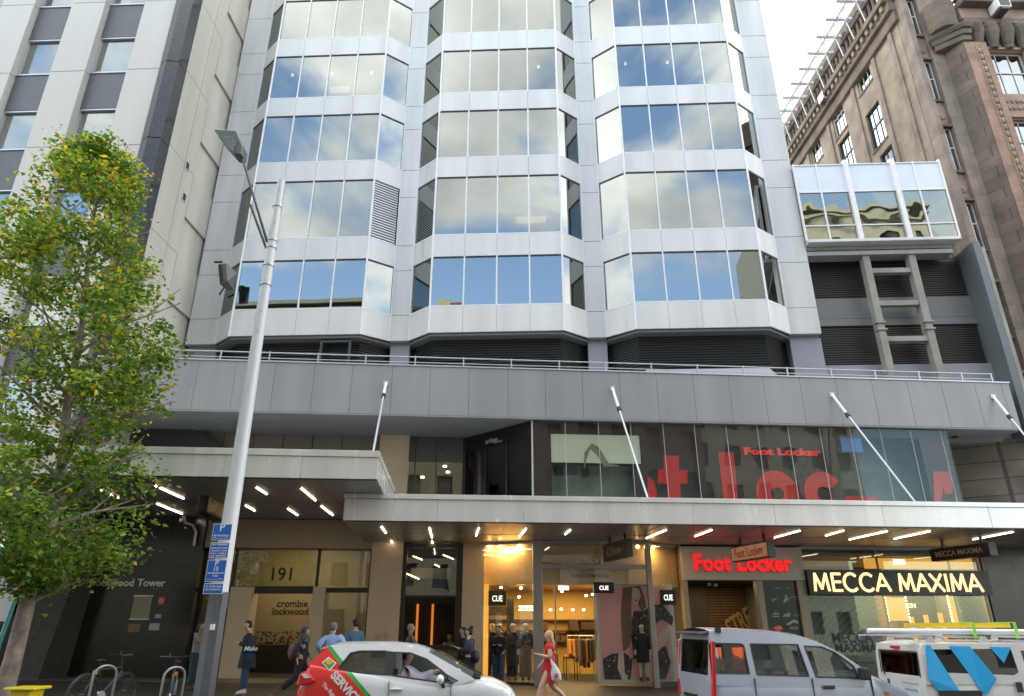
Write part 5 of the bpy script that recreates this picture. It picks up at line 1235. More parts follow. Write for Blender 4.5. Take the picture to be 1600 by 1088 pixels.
# lit shelves
rnd = random.Random(21)
for (p0, p1, q0, q1, yy) in ((1386, 1416, 934, 970, 2.4), (1485, 1500, 932, 975, 1.4), (1517, 1530, 932, 965, 1.4)):
    a, b = sx_(p0, 950, yy), sx_(p1, 950, yy); z0_, z1_ = sz_(q1, p0, yy), sz_(q0, p0, yy)
    mb = MB(); mb.box(a, b, yy, yy + .1, z0_, z1_); o = mb.build('lit_mirror', emit('amber_mirror', (.8, .35, .06), .35), MS)
    mb = MB(); k = z0_
    while k < z1_: 
        for u in (a - .04, b + .04): mb.ball((u, yy - .02, k), .035, 6, 4)
        k += .12
    mb.build('mirror_bulbs', emit('mirror_bulbs', (1, .75, .4), 3), o)
mb = MB(); ms_ = [MB() for _ in range(4)]
for z_ in (1.05, 1.45):
    mb.box(sx_(1395, 990, 2.0), sx_(1490, 990, 2.0), 2.0, 2.4, z_ - .03, z_)
    u = sx_(1395, 990, 2.0)
    while u < sx_(1490, 990, 2.0): h_ = rnd.uniform(.08, .28); ms_[rnd.randrange(4)].box(u, u + .05, 2.05, 2.2, z_ + .002, z_ + h_); u += .075
mb.build('display_shelf', pbr('amber_shelf', (.45, .25, .08), .5, 0, 0), MS)
for k, c in enumerate(((.8, .25, .03), (.75, .5, .3), (.05, .04, .04), (.6, .12, .05))): ms_[k].build('bottles', pbr('bottle_%d' % k, c, .3, 0, 0), MS)
text('SKIN', 'wall_lettering', emit('skin_text', (.9, .65, .35), .7), MS, (sx_(1422, 950, 3), 3.0, sz_(950, 1422, 3)), height=.17, bold=.01)
mb = MB(); mb.box(sx_(1400, 950, 3.1), sx_(1475, 950, 3.1), 3.1, 3.2, sz_(980, 1430, 3.1), sz_(925, 1430, 3.1)); mb.build('dark_bay', pbr('dark_brown_bay', (.05, .025, .015), .6, 0, .2), MS)
mb = MB(); a, b = sx_(1502, 950, 1.2), sx_(1520, 950, 1.2); mb.box(a, b, 1.2, 1.3, .4, sz_(925, 1510, 1.2)); mb.build('green_display', pbr('green_display', (.12, .22, .15), .3, 0, .8, 9), MS)
rnd = random.Random(31); gm_ = [MB() for _ in range(5)]
u0_, u1_ = sx_(1496, 950, 1.1), sx_(1532, 950, 1.1); v0_, v1_ = sz_(1000, 1510, 1.1), sz_(929, 1510, 1.1)
nu, nv = 12, 20
for i in range(nu):
    for j in range(nv):
        if rnd.random() < .8: gm_[rnd.randrange(5)].box(u0_ + (u1_ - u0_) * i / nu, u0_ + (u1_ - u0_) * (i + rnd.uniform(.5, .95)) / nu, 1.0 - rnd.random() * .1, 1.1, v0_ + (v1_ - v0_) * j / nv, v0_ + (v1_ - v0_) * (j + rnd.uniform(.5, .95)) / nv)
for k, c in enumerate(((.10, .22, .12), (.05, .10, .07), (.30, .34, .22), (.02, .02, .02), (.55, .22, .05))): gm_[k].build('wall_of_products', pbr('product_%d' % k, c, .4, 0, .2, 8), MS)
MB().box(u0_ - .02, u1_ + .02, 1.11, 1.16, v0_ - .4, v1_ + .05).build('display_backing', 'black', MS)
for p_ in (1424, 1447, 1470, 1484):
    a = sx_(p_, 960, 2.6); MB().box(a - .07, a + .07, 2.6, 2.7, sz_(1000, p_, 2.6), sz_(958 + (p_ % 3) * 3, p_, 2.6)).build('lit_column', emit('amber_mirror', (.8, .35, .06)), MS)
rb = MB()
for k in range(40): a = rnd.uniform(sx_(1392, 990, 1.8), sx_(1490, 990, 1.8)); h_ = rnd.uniform(.06, .3); rb.box(a, a + rnd.uniform(.04, .12), 1.7, 1.85, .95, .95 + h_)
rb.build('counter_items', pbr('dark_brown_bay', (.05, .025, .015), .6, 0, .2), MS)
MB().box(sx_(1390, 990, 1.7), sx_(1492, 990, 1.7), 1.6, 2.0, -.3, .945).build('counter', pbr('pale_counter', (.35, .25, .16), .4, 0, .1), MS)
plight('shop_light', S, ((x0 + x1) / 2 + 1, 3.0, 4.15), 80, (1, .68, .32), 4, MS, sy=3)
# MECCA MAXIMA board
y_ = -.35; a, b = sx_(1263, 912, y_), sx_(1548, 912, y_); z0_, z1_ = sz_(930, 1400, y_), sz_(891, 1400, y_)
MM = thing('shop_sign', 'long black sign board with glowing cream letters MECCA MAXIMA', 'sign', S, ((a + b) / 2, y_, z0_))
mb = MB(); mb.box(a, b, y_, y_ + .22, z0_, z1_); mb.build('board', 'black', MM, bevel=.008)
a1, b1 = sx_(1269, 912, y_), sx_(1534, 912, y_)
def stroke_text(s, name, mat, parent, x_a, x_b, yy, zb_, h_, th):
    adv = {'M': 1.02, 'E': .68, 'C': .92, 'A': .86, 'X': .80, 'I': .32, ' ': .42}; tot = sum(adv[c] for c in s); k = (x_b - x_a) / tot; u = x_a; mbt = MB()
    def ln(p, q):
        p = Vector((u + p[0] * k, zb_ + p[1] * h_)); q = Vector((u + q[0] * k, zb_ + q[1] * h_)); dd = (q - p).normalized() * th / 2; n_ = Vector((-dd.y, dd.x))
        mbt.prism([tuple(p - dd * .6 - n_), tuple(q + dd * .6 - n_), tuple(q + dd * .6 + n_), tuple(p - dd * .6 + n_)], yy - .03, yy)
    for c in s:
        w_ = adv[c]
        if c == 'M': ln((.12, 0), (.20, 1)); ln((.20, 1), (.5, .12)); ln((.5, .12), (.80, 1)); ln((.80, 1), (.90, 0))
        elif c == 'E': ln((.14, 0), (.14, 1)); ln((.14, 1), (.60, 1)); ln((.14, .52), (.56, .52)); ln((.14, 0), (.60, 0))
        elif c == 'A': ln((.05, 0), (.43, 1)); ln((.43, 1), (.81, 0)); ln((.18, .32), (.68, .32))
        elif c == 'X': ln((.07, 0), (.70, 1)); ln((.07, 1), (.73, 0))
        elif c == 'I': ln((.16, 0), (.16, 1))
        elif c == 'C':
            pr = None
            for j in range(15): aa = R(48 + 264 * j / 14); pt = (.50 + .40 * math.cos(aa), .5 + .52 * math.sin(aa)); pr and ln(pr, pt); pr = pt
        u += w_ * k
    return mbt.build(name, mat, parent)
stroke_text('MECCA MAXIMA', 'letters', emit('cream_neon', (1.0, .62, .26), .55), MM, a1, b1, y_ - .002, z0_ + (z1_ - z0_) * .17, (z1_ - z0_) * .66, .085)
# black wall at the far right
mb = MB(); mb.box(x1 + .02, 20.5, -.05, .3, -.8, SOF); tag(mb.build('black_wall', pbr('black_cladding', (.022, .02, .018), .25, 0, .3, 2), fr=S, off=(x1 + 1, 0, -.5)), 'black clad wall right of the cosmetics shop', 'wall')

# ---- hanging blade signs
def blade(p0, p1, q0, q1, pe, qe0, qe1, y0, y1, s, lab, tcol, face='black', depth=None, posts=None, ts=.5, cz=None, ital=0, ztop=None):
    """blade sign: long face from pixel column p0 (depth y0) to p1 (depth y1)"""
    A = Vector((S.px(p0, (q0 + q1) / 2, y0)[0], y0)); B = Vector((S.px(p1, (qe0 + qe1) / 2, y1)[0], y1))
    zb = (S.px(p0, q1, y0)[1] + S.px(p1, qe1, y1)[1]) / 2; zt = (S.px(p0, q0, y0)[1] + S.px(p1, qe0, y1)[1]) / 2
    o = thing('hanging_sign', lab, 'sign', S, ((A.x + B.x) / 2, (y0 + y1) / 2, zb), group='signs hung under the canopies')
    mb = MB(); d = (B - A).normalized(); n = Vector((-d.y, d.x)) * (depth or .3)
    mb.wallseg(A, B, depth or .3, zb, zt); mb.build('box', 'black', o, bevel=.01)
    if face != 'black': mb = MB(); mb.wallseg(A + d * .04 - n.normalized() * .006, B - d * .04 - n.normalized() * .006, .004, zb + .04, zt - .04); mb.build('face_panel', face, o)
    mb = MB()
    for t in (.2, .85): q = A + (B - A) * t + n * .5; mb.box(q.x - .035, q.x + .035, q.y - .035, q.y + .035, zt, ztop or SOF)
    mb.build('hanger', 'black', o)
    global PL; PL = tuple(d)
    L_ = (B - A).length; mid = (A + B) / 2 - n.normalized() * .012
    text(s, 'lettering', tcol, o, (mid.x, mid.y, zb + (zt - zb) * (.5 - ts / 2.2)), height=(zt - zb) * ts, width=L_ * (.8 if len(s) > 6 else .6), bold=.015, ext=.006, nrm='p', italic=ital)
cream = emit('cream_text', (.8, .76, .68))
blade(942, 978, 853, 880, 987, 841, 868, -1.6, -3.6, 'Chloe', 'short dark hanging sign with faint script under the canopy before the lit clothing shop', pbr('sign_gold', (.30, .26, .18), .4, 0, 0), depth=.22, ital=.3)
blade(1143, 1199, 858, 881, 1210, 843, 868, -1.8, -3.9, 'Foot Locker', 'hanging sign with red letters on an orange face overlapping the red shop lettering', pbr('red_sign_text', (.55, .03, .02), .5, 0, 0), face=emit('orange_face', (.50, .24, .13), .10), depth=.26, ts=.62)
blade(1454, 1545, 860, 880, 1562, 846, 866, -1.6, -3.9, 'MECCA MAXIMA', 'long black hanging sign lettered MECCA MAXIMA under the right end of the canopy', pbr('sign_pale', (.55, .45, .38), .4, 0, 0), depth=.3, ts=.42)
# left canopy box sign faces right
A = S.px(309, 790, -4.4); 
HSg = thing('hanging_sign', 'black box sign with yellow lettering under the left canopy behind the lamp pole', 'sign', S, (A[0], -4.4, 4.4), group='signs hung under the canopies')
x_a = S.px(309, 790, -4.6)[0]; x_b = S.px(324, 790, -4.6)[0]; za, zb_ = S.px(315, 770, -4.6)[1], S.px(315, 800, -4.6)[1]
x_c = S.px(352, 806, -2.6)[0]
mb = MB(); mb.hexa([(x_a, -4.6, zb_), (x_b, -4.6, zb_), (x_c, -2.6, zb_), (x_c - .35, -2.6, zb_)], [(x_a, -4.6, za), (x_b, -4.6, za), (x_c, -2.6, za), (x_c - .35, -2.6, za)]); mb.build('box', 'black', HSg, bevel=.01)
d = Vector((x_c - x_b, 2.0)).normalized(); nn = Vector((d.y, -d.x)) * .008; A2 = Vector((x_b, -4.6)) + nn; B2 = Vector((x_c, -2.6)) + nn
mb = MB(); mb.hexa([(A2.x + d.x * .08, A2.y + d.y * .08, zb_ + .06), (A2.x + nn.x, A2.y + nn.y, zb_ + .06), (B2.x + nn.x, B2.y + nn.y, zb_ + .06), (B2.x, B2.y, zb_ + .06)], [(A2.x + d.x * .08, A2.y + d.y * .08, za - .06), (A2.x + nn.x, A2.y + nn.y, za - .06), (B2.x + nn.x, B2.y + nn.y, za - .06), (B2.x, B2.y, za - .06)]); mb.build('yellow_face', pbr('yellow_face', (.35, .27, .04), .5, 0, .8, 6), HSg)
mb = MB(); mb.box((x_a + x_b) / 2 + .1, (x_a + x_b) / 2 + .17, -4.2, -4.1, za, CZ1); mb.build('hanger', 'black', HSg)
# stands on the footpath edge by the pier
a, z_ = sp(596, 990, -.3); PP = MB(); PP.box(a - .1, a + .1, -.20, -.16, sz_(1006, 596, -.2), sz_(989, 596, -.2)); 
tag(PP.build('wall_notice', pbr('pink_notice', (.55, .35, .3), .6, 0, .05), fr=S, off=(a, -.18, 1.2)), 'small pink notice on the beige pier above the silver car roof', 'notice')
# ================================================================ TREE
TR = thing('street_tree', 'green and yellow leaved street maple at the left edge of the street', 'tree', W, (-9.35, 14.0, fz(-9.3)))
bark = pbr('mottled_bark', (.25, .205, .175), .9, 0, .45, 5, .8, 30)
rnd = random.Random(4)
ctr = [(2.6, -9.25, 1.3), (3.6, -9.35, 2.0), (6.6, -9.55, 2.0), (8.4, -9.85, 1.95), (9.8, -10.1, 1.7), (11.3, -10.15, 1.35), (12.5, -10.15, .8), (13.0, -10.1, .25)]
def crown(z):
    for a, b in zip(ctr[:-1], ctr[1:]):
        if a[0] <= z <= b[0]:
            t = (z - a[0]) / (b[0] - a[0]); return a[1] + (b[1] - a[1]) * t, a[2] + (b[2] - a[2]) * t
    return (ctr[0][1], .3) if z < 2.6 else (ctr[-1][1], .2)
tb = MB(); base = Vector((-9.35, 14.0, fz(-9.3)))
path = [base, base + Vector((.05, 0, 1.0)), base + Vector((.02, .05, 2.4)), Vector((-9.25, 14.1, 4.2)), Vector((-9.5, 14.0, 6.2)), Vector((-9.7, 14.1, 8.2)), Vector((-9.95, 14.0, 10.2)), Vector((-10.1, 14, 12.2))]
tb.tube(path, [.20, .155, .135, .11, .09, .065, .04, .012], n=12)
tips = []
for k in range(60):
    z = 2.2 + 9.6 * (k / 60) ** .95; 
    for a, b in zip(path[:-1], path[1:]):
        if a.z <= z <= b.z: p = a.lerp(b, (z - a.z) / (b.z - a.z)); break
    ang = k * 2.4 + rnd.random(); c, r = crown(min(12.4, z + 1.0)); ln = r * rnd.uniform(.6, 1.0) * (1.0 if z > 3 else .8)
    e1 = p + Vector((math.cos(ang) * ln * .5, math.sin(ang) * ln * .5, ln * .30)); e2 = p + Vector((math.cos(ang) * ln, math.sin(ang) * ln, ln * .52 + rnd.uniform(-.2, .3)))
    r0 = .075 * (1 - z / 15); tb.tube([p, e1, e2], [r0, r0 * .6, .012], n=7); tips += [e1, e2]
    for q in range(3):
        e3 = e1.lerp(e2, rnd.random()) + Vector((rnd.uniform(-.6, .6), rnd.uniform(-.6, .6), rnd.uniform(.0, .5))); tb.tube([e1.lerp(e2, rnd.uniform(0, .5)), e3], [r0 * .35, .008], n=5); tips.append(e3)
tb.build('trunk', bark, TR, smooth=True)
V_, F_, MI = [], [], []
leafp = [(0, 0), (.28, -.1), (.5, -.42), (.52, .0), (.98, .0), (.60, .22), (.62, .55), (.32, .30)]  # half of a lobed leaf, mirrored
full = [(0, 0), (.30, .34), (.10, .46), (.52, .30), (.62, .58), (.68, .18), (1.0, 0), (.68, -.18), (.62, -.58), (.52, -.30), (.10, -.46), (.30, -.34)]
def leaf(c, s, mi):
    u = Vector((rnd.gauss(0, 1), rnd.gauss(0, 1), rnd.gauss(-.35, .6))).normalized(); v = u.cross(Vector((rnd.gauss(0, .5), rnd.gauss(0, .5), 1))).normalized(); w_ = u.cross(v)
    n = len(V_)
    for a, b in ((0, 0), (.35, .45), (.62, .22), (1, 0), (.62, -.22), (.35, -.45)): V_.append(c + u * (a * s) + v * (b * s) + w_ * (abs(b) * s * .25))
    F_.append((n, n + 1, n + 2, n + 3)); F_.append((n, n + 3, n + 4, n + 5)); MI.extend((mi, mi))
ncl = 0
while ncl < 560:
    z = 2.5 + 10.4 * rnd.random(); c, r = crown(z); a = rnd.random() * 6.283; q = r * rnd.random() ** .42
    cc_ = Vector((c + q * math.cos(a), 14.0 + q * math.sin(a), z))
    if mnoise.noise(cc_ * .8) < (-.08 if z > 5 else -.2): continue
    if z > 9.5 and rnd.random() < .28: continue
    ncl += 1; low = z < 4; 
    yl = max(.05, min(.34, .06 + .04 * (z - 4) if z < 9 else .28)) * rnd.choice((.3, 1, 1.6)); sh = rnd.choice((0, 0, 1, 2)); cr_ = rnd.uniform(.20, .50)
    for _ in range(60):
        d = Vector((rnd.gauss(0, 1), rnd.gauss(0, 1), rnd.gauss(0, .75))); d = d * (cr_ * .55)
        mi = 3 if rnd.random() < yl * .6 else (4 if rnd.random() < .006 else (sh if rnd.random() < .6 else rnd.choice((0, 1, 2))))
        leaf(cc_ + d, rnd.uniform(.06, .15), mi)
me = bpy.data.meshes.new('crown'); off = OFF[TR]
me.from_pydata([tuple(v - off) for v in V_], [], F_)
def leafmat(n, c):
    m = pbr(n, c, .55, 0, .25, 6); b = m.node_tree.nodes['Principled BSDF']; o = [x for x in m.node_tree.nodes if x.type == 'OUTPUT_MATERIAL'][0]
    t = m.node_tree; tl = t.nodes.new('ShaderNodeBsdfTranslucent'); tl.inputs[0].default_value = (c[0] * 1.4, c[1] * 1.5, c[2], 1); mx = t.nodes.new('ShaderNodeMixShader'); mx.inputs[0].default_value = .38
    t.links.new(b.outputs[0], mx.inputs[1]); t.links.new(tl.outputs[0], mx.inputs[2]); t.links.new(mx.outputs[0], o.inputs[0]); return m
for n, c in (('leaf_mid', (.13, .23, .030)), ('leaf_dark', (.075, .16, .025)), ('leaf_light', (.26, .34, .05)), ('leaf_yellow', (.58, .42, .035)), ('leaf_orange', (.45, .14, .04))): me.materials.append(leafmat(n, c))
me.polygons.foreach_set('material_index', MI); me.update()
co = bpy.data.objects.new('crown', me); COL.objects.link(co); co.parent = TR
# fallen leaves
mb = MB(); 
for k in range(150):
    x = rnd.uniform(-14, -3); y = rnd.uniform(14.5, 22.5); s = rnd.uniform(.05, .09); a = rnd.random() * 6.28; c_, s_ = math.cos(a) * s, math.sin(a) * s; z = fz(x) + .006
    mb.add([(x - c_, y - s_, z), (x + s_ * .7, y - c_ * .7, z + .01), (x + c_, y + s_, z), (x - s_ * .7, y + c_ * .7, z + .015)], [(0, 1, 2, 3)])
tag(mb.build('fallen_leaves', pbr('dry_leaf', (.38, .25, .09), .8, 0, .4, 9)), 'scattered yellow and brown fallen leaves on the dark footpath', 'leaves', kind='stuff')

# ================================================================ STREET LAMP with parking signs
def wpx(p, q, Y): return W.px(p, q, Y)
LY = 14.0
xb = wpx(322, 1060, LY)[0]; ztop_ = wpx(437, 282, LY)[1]
SL = thing('street_lamp', 'tall white tapered street lamp pole with dark base and long arm at the left', 'street lamp', W, (xb, LY, fz(xb)))
zbk = wpx(355, 822, LY)[1]
def rad(z): return .182 - .092 * (z / ztop_)
mb = MB(); mb.cyl((xb, LY, zbk - 1.25), (xb, LY, ztop_), rad(2), rad(ztop_), n=20); mb.build('pole', pbr('white_pole', (.60, .62, .64), .35, 0, .05, 2, streak=True), SL, smooth=True)
mb = MB(); mb.cyl((xb, LY, fz(xb)), (xb, LY, zbk - 1.26), .20, .185, n=8); mb.box(xb - .3, xb + .3, LY - .3, LY + .3, fz(xb), fz(xb) + .04); mb.build('dark_base', pbr('pole_base', (.10, .105, .115), .5, .2, .1, 3), SL)
mb = MB()
for q in (323, 387, 376, 415, 445): z_ = wpx(425, q, LY)[1]; mb.cyl((xb, LY, z_ - .025), (xb, LY, z_ + .025), rad(z_) + .02, n=20)
for q in (300, 350, 490, 520, 690): z_ = wpx(425, q, LY)[1]; mb.cyl((xb + .03, LY - rad(z_) - .012, z_), (xb + .03, LY, z_), .018, n=8)
mb.build('band', 'rail', SL)
za_ = wpx(427, 378, LY)[1]; hx0, hz0 = wpx(379, 249, LY - .6)
zs_ = wpx(424, 388, LY)[1]
mb = MB(); mb.cyl((xb - .12, LY, za_), (hx0, LY - .6, hz0), .032, .026); p = wpx(390, 318, LY - .4); mb.cyl((xb - .12, LY, zs_), (p[0], LY - .35, p[1]), .03); mb.build('arm', pbr('arm_grey', (.12, .125, .13), .4, .4, 0), SL, smooth=True)
# lantern: flat tapered head seen from below
t0 = Vector((hx0, LY - .6, hz0)); 
mb = MB(); tp = [wpx(a, b, LY - .6) for a, b in ((381, 249), (383, 235), (373, 211), (338, 209), (352, 228), (370, 248))]
mb.prism([(a, b) for a, b in tp], LY - .78, LY - .42); hd = mb.build('lamp_head', pbr('lantern_grey', (.09, .11, .105), .35, .3, 0), SL, bevel=.03)
mb = MB(); tp = [wpx(a, b, LY - .78) for a, b in ((366, 238), (370, 222), (362, 213), (346, 213), (352, 224), (358, 232))]; 
mb.prism(tp, LY - .795, LY - .783); mb.build('lens', pbr('lantern_lens', (.16, .18, .17), .2, 0, .6, 30), hd)
x_ = xb; mb = MB(); c = wpx(327, 980, LY - .23); mb.box(xb + .02, xb + .1, LY - .235, LY - .2, c[1] - .05, c[1] + .05); mb.build('sticker', 'white', SL)
# parking signs
blue = pbr('sign_blue', (.008, .12, .48), .4, 0, .03, 3); wt = pbr('sign_white', (.75, .76, .78), .4, 0, 0)
SYY = LY - .30
for k, (q0, q1, p, lines, lab) in enumerate(((818, 845, 355, [('P', .42, .56), ('-', .1, .38), ('PAY AND DISPLAY', .12, .2), ('<----->', .1, .05)], 'topmost blue parking sign on the lamp pole with a white P and small lines'),
        (847, 873, 351, [('PAY PARKING', .13, .80), ('MON-SAT 8AM', .10, .58), ('SUNDAY 9AM', .10, .4), ('PAY HERE', .1, .22), ('AT METER', .1, .05)], 'second blue parking sign down the lamp pole, filled with lines of text'),
        (874, 910, 346, [('P', .24, .72), ('15', .18, .48), ('8AM-6PM MON-SUN', .08, .34), ('TAXI', .09, .20), ('------>', .08, .06)], 'third blue parking sign down the lamp pole with P and 15'),
        (911, 929, 341, [('AT OTHER TIMES', .16, .6), ('NO PARKING', .16, .3)], 'lowest and smallest blue sign on the lamp pole'))):
    z1_, z0_ = wpx(p, q0, SYY)[1], wpx(p, q1, SYY)[1]; hw = .185
    o = thing('parking_sign', lab, 'sign', W, (xb, SYY, z0_), group='blue parking signs on the lamp pole')
    mb = MB(); mb.box(xb - hw, xb + hw, SYY, SYY + .008, z0_ + .008, z1_ - .008); mb.build('plate', wt, o); H_ = z1_ - z0_
    mb = MB(); mb.box(xb - hw + .012, xb + hw - .012, SYY - .003, SYY - .0005, z0_ + .02, z1_ - .02); mb.build('blue_face', blue, o)
    mb = MB(); mb.box(xb - .02, xb + .02, SYY + .009, LY - .17, z0_ + H_ * .4, z0_ + H_ * .6); mb.build('clamp', 'rail', o)
    for s, hh, zz_ in lines: text(s, 'lettering', wt, o, (xb, SYY - .004, z0_ + .02 + (H_ - .03) * zz_), height=H_ * hh * (.9 if len(s) > 3 else 1), width=(.30 if len(s) > 6 else None), bold=.02, ext=.002) if s not in ('-',) else None

# ================================================================ PEOPLE
def skinmesh(name, verts, edges, mat, parent, sub=2, mats=None):
    me = bpy.data.meshes.new(name); off = Vector((0, 0, 0)); me.from_pydata([tuple(v[0]) for v in verts], edges, [])
    o = bpy.data.objects.new('tmp', me); COL.objects.link(o)
    sk = o.modifiers.new('skin', 'SKIN'); sk.use_smooth_shade = True; sk.branch_smoothing = .6
    sl_ = me.skin_vertices[0].data
    for i, v in enumerate(verts):
        r = v[1]; r = (r, r) if not hasattr(r, '__len__') else r; kk = 1.3 if max(r) > .03 else 1.15; sl_[i].radius = (r[0] * kk, r[1] * kk); sl_[i].use_root = (i == 0)
    sb = o.modifiers.new('sub', 'SUBSURF'); sb.levels = sub; sb.render_levels = sub
    dg = bpy.context.evaluated_depsgraph_get(); m2 = bpy.data.meshes.new_from_object(o.evaluated_get(dg)); m2.name = name
    bpy.data.objects.remove(o); bpy.data.meshes.remove(me)
    m2.materials.clear(); m2.materials.append(M[mat] if isinstance(mat, str) else mat); m2.polygons.foreach_set('use_smooth', [True] * len(m2.polygons))
    for pl in m2.polygons: pl.material_index = 0
    oo = bpy.data.objects.new(name, m2); COL.objects.link(oo); oo.parent = parent; OFF[oo] = Vector((0, 0, 0)); return oo
def loft(mb, secs, n=18, wob=0.0):
    vs = []
    for k, (cx, cy, z, rx, ry) in enumerate(secs):
        for i in range(n):
            a = 2 * math.pi * i / n; w_ = 1 + wob * math.sin(a * 5 + k) * (k / len(secs)); vs.append((cx + rx * w_ * math.cos(a), cy + ry * w_ * math.sin(a), z))
    fs = [(k * n + i, k * n + (i + 1) % n, (k + 1) * n + (i + 1) % n, (k + 1) * n + i) for k in range(len(secs) - 1) for i in range(n)]
    fs += [tuple(range(n))[::-1], tuple(range((len(secs) - 1) * n, len(secs) * n))]; return mb.add(vs, fs)
skin_l = pbr('skin_light', (.56, .36, .27), .5, 0, .05, 9); skin_m = pbr('skin_tan', (.42, .26, .18), .5, 0, .05, 9); skin_p = pbr('mannequin_white', (.66, .60, .50), .4, 0, 0)
def cloth(n, c, v=.14): return pbr('cloth_' + n, c, .85, 0, v, 7, .3, 60)
def person(label, pos, ang, s=1.0, skin=skin_l, top=None, legs=None, hair=(.02, .017, .015), hairlen=0, shoes=(.03, .03, .03), arms='down', stance='stand', lean=0.0, headtilt=0.0, sleeve=1.0, skirt=None, coat=None, legbare=False, name='person', cat='person', hood=None, z=None, bulk=1.0, elder=False):
    zg = fz(pos[0]) if z is None else z
    rt = bpy.data.objects.new(name, None); rt.empty_display_size = .3; COL.objects.link(rt); rt.location = (pos[0], pos[1], zg); rt.rotation_euler = (0, 0, ang); rt.scale = (s, s, s)
    OFF[rt] = Vector((0, 0, 0)); tag(rt, label, cat)
    ST_ = {'stand': ((.03, .02), (.0, -.02)), 'walk': ((.36, .20), (-.42, -.08)), 'walk2': ((.26, .16), (-.30, -.02))}[stance]
    L_ = {}
    J = dict(pel=Vector((0, 0, .95)), wa=Vector((lean * .15, 0, 1.10)), ch=Vector((lean * .5, 0, 1.32)), ne=Vector((lean * .75, 0, 1.47)))
    fx = J['ne'].x + headtilt * .05
    hd = [(Vector((fx + .005, 0, 1.535)), .052), (Vector((fx + .03 + headtilt * .03, 0, 1.575)), (.066, .060)), (Vector((fx + .015 + headtilt * .02, 0, 1.645)), (.088, .076)), (Vector((fx + .0, 0, 1.70)), (.070, .062))]
    V = [(J['pel'], (.12, .15)), (J['wa'], (.105, .135)), (J['ch'], (.12, .165)), (J['ne'], .06)] + hd
    E = [(0, 1), (1, 2), (2, 3), (3, 4), (4, 5), (5, 6), (6, 7)]
    # nose
    V.append((Vector((fx + .118 + headtilt * .03, 0, 1.615)), .012)); E.append((5, len(V) - 1)) if False else V.pop()
    ank = []; kn = []
    for sgn, (af, kf) in ((1, ST_[0]), (-1, ST_[1])):
        kz = .50; az = .09 + (.10 if af < -.25 else .0)
        k_ = Vector((kf + .02, sgn * .095, kz)); a_ = Vector((af, sgn * .10, az)); n = len(V)
        V += [(Vector((0, sgn * .09, .90)), .088), (k_, .058), ((k_ + a_) / 2 + Vector((-.015, 0, .02)), .052), (a_, .036)]; E += [(0, n), (n, n + 1), (n + 1, n + 2), (n + 2, n + 3)]; ank.append(a_); kn.append(k_)
    A = {'down': ((-.02, .24, 1.14), (.05, .25, .90)), 'phone': ((.03, .23, 1.14), (.27, .10, 1.20)), 'hip': ((-.10, .33, 1.18), (.06, .24, 1.02)), 'back': ((-.16, .24, 1.17), (-.10, .22, .93)), 'fwd': ((.12, .22, 1.17), (.33, .16, 1.10)), 'face': ((.12, .20, 1.18), (.17, .08, 1.46)), 'carry': ((.0, .24, 1.14), (.17, .22, .98)), 'wheel': ((.16, .2, 1.22), (.42, .14, 1.24))}
    al = arms if isinstance(arms, tuple) else (arms, arms); wr = []
    for sgn, am in ((1, al[0]), (-1, al[1])):
        e_, w_ = (Vector((v[0] + lean * .4, v[1] * sgn, v[2])) for v in A[am]); sh = Vector((J['ch'].x + lean * .15, sgn * .175, 1.405)); n = len(V)
        hdv = (w_ - e_).normalized(); pm_ = w_ + hdv * .07; up = hdv.cross(Vector((0, sgn, 0))).normalized(); side_ = hdv.cross(up).normalized()
        V += [(sh, .062), (e_, .042), (w_, .027), (pm_, (.034, .018))]; E += [(2, n), (n, n + 1), (n + 1, n + 2), (n + 2, n + 3)]
        for f in range(4):
            o_ = side_ * ((f - 1.5) * .019); b0 = len(V); V += [(pm_ + hdv * .035 + o_, .0085), (pm_ + hdv * (.06 + .008 * (f in (1, 2))) + o_ + up * .016, .0075)]; E += [(n + 3, b0), (b0, b0 + 1)]
        b0 = len(V); V.append((w_ + hdv * .055 + side_ * .045 * sgn + up * .01, .0095)); E.append((n + 2, b0))
        wr.append((sh, e_, w_))
    skinmesh('body', V, E, skin, rt)
    hx_, hz_ = fx + .012 + headtilt * .02, 1.64
    if name == 'person':
        mb = MB(); mb.ball((hx_ + .098, 0, 1.615), (.022, .015, .026), 8, 6); mb.ball((hx_, .082, 1.625), (.02, .012, .032), 8, 6); mb.ball((hx_, -.082, 1.625), (.02, .012, .032), 8, 6); mb.build('face_features', skin, rt, smooth=True)
        mb = MB(); mb.ball((hx_ + .082, .032, 1.645), (.012, .014, .008), 6, 4); mb.ball((hx_ + .082, -.032, 1.645), (.012, .014, .008), 6, 4); mb.build('eyes', 'black', rt)
        mb = MB(); mb.ball((hx_ + .080, .0, 1.578), (.012, .024, .006), 6, 4); mb.build('mouth', pbr('lips', (.35, .12, .10), .5, 0, 0), rt)
    if hair is not None:
        hm = pbr('hair_%d' % int(hair[0] * 1000), hair, .6, 0, .3, 20, .5, 80); mb = MB()
        mb.ball((hx_ - .018, 0, 1.665), (.100, .094, .088), 14, 10); mb.ball((hx_ - .045, 0, 1.62), (.072, .082, .075), 12, 8)
        if hairlen > 0:
            loft(mb, [(hx_ - .03, 0, 1.72, .06, .07), (hx_ - .05, 0, 1.64, .075, .098), (hx_ - .075, 0, 1.52, .055, .10), (hx_ - .09 - .02, 0, 1.64 - hairlen * .7, .05, .10), (hx_ - .11, 0, 1.62 - hairlen, .02, .05)], 12)
        if hairlen < 0: mb.ball((hx_ - .08, 0, 1.76), (.055, .05, .05), 10, 8)
        mb.build('hair', hm, rt, smooth=True)
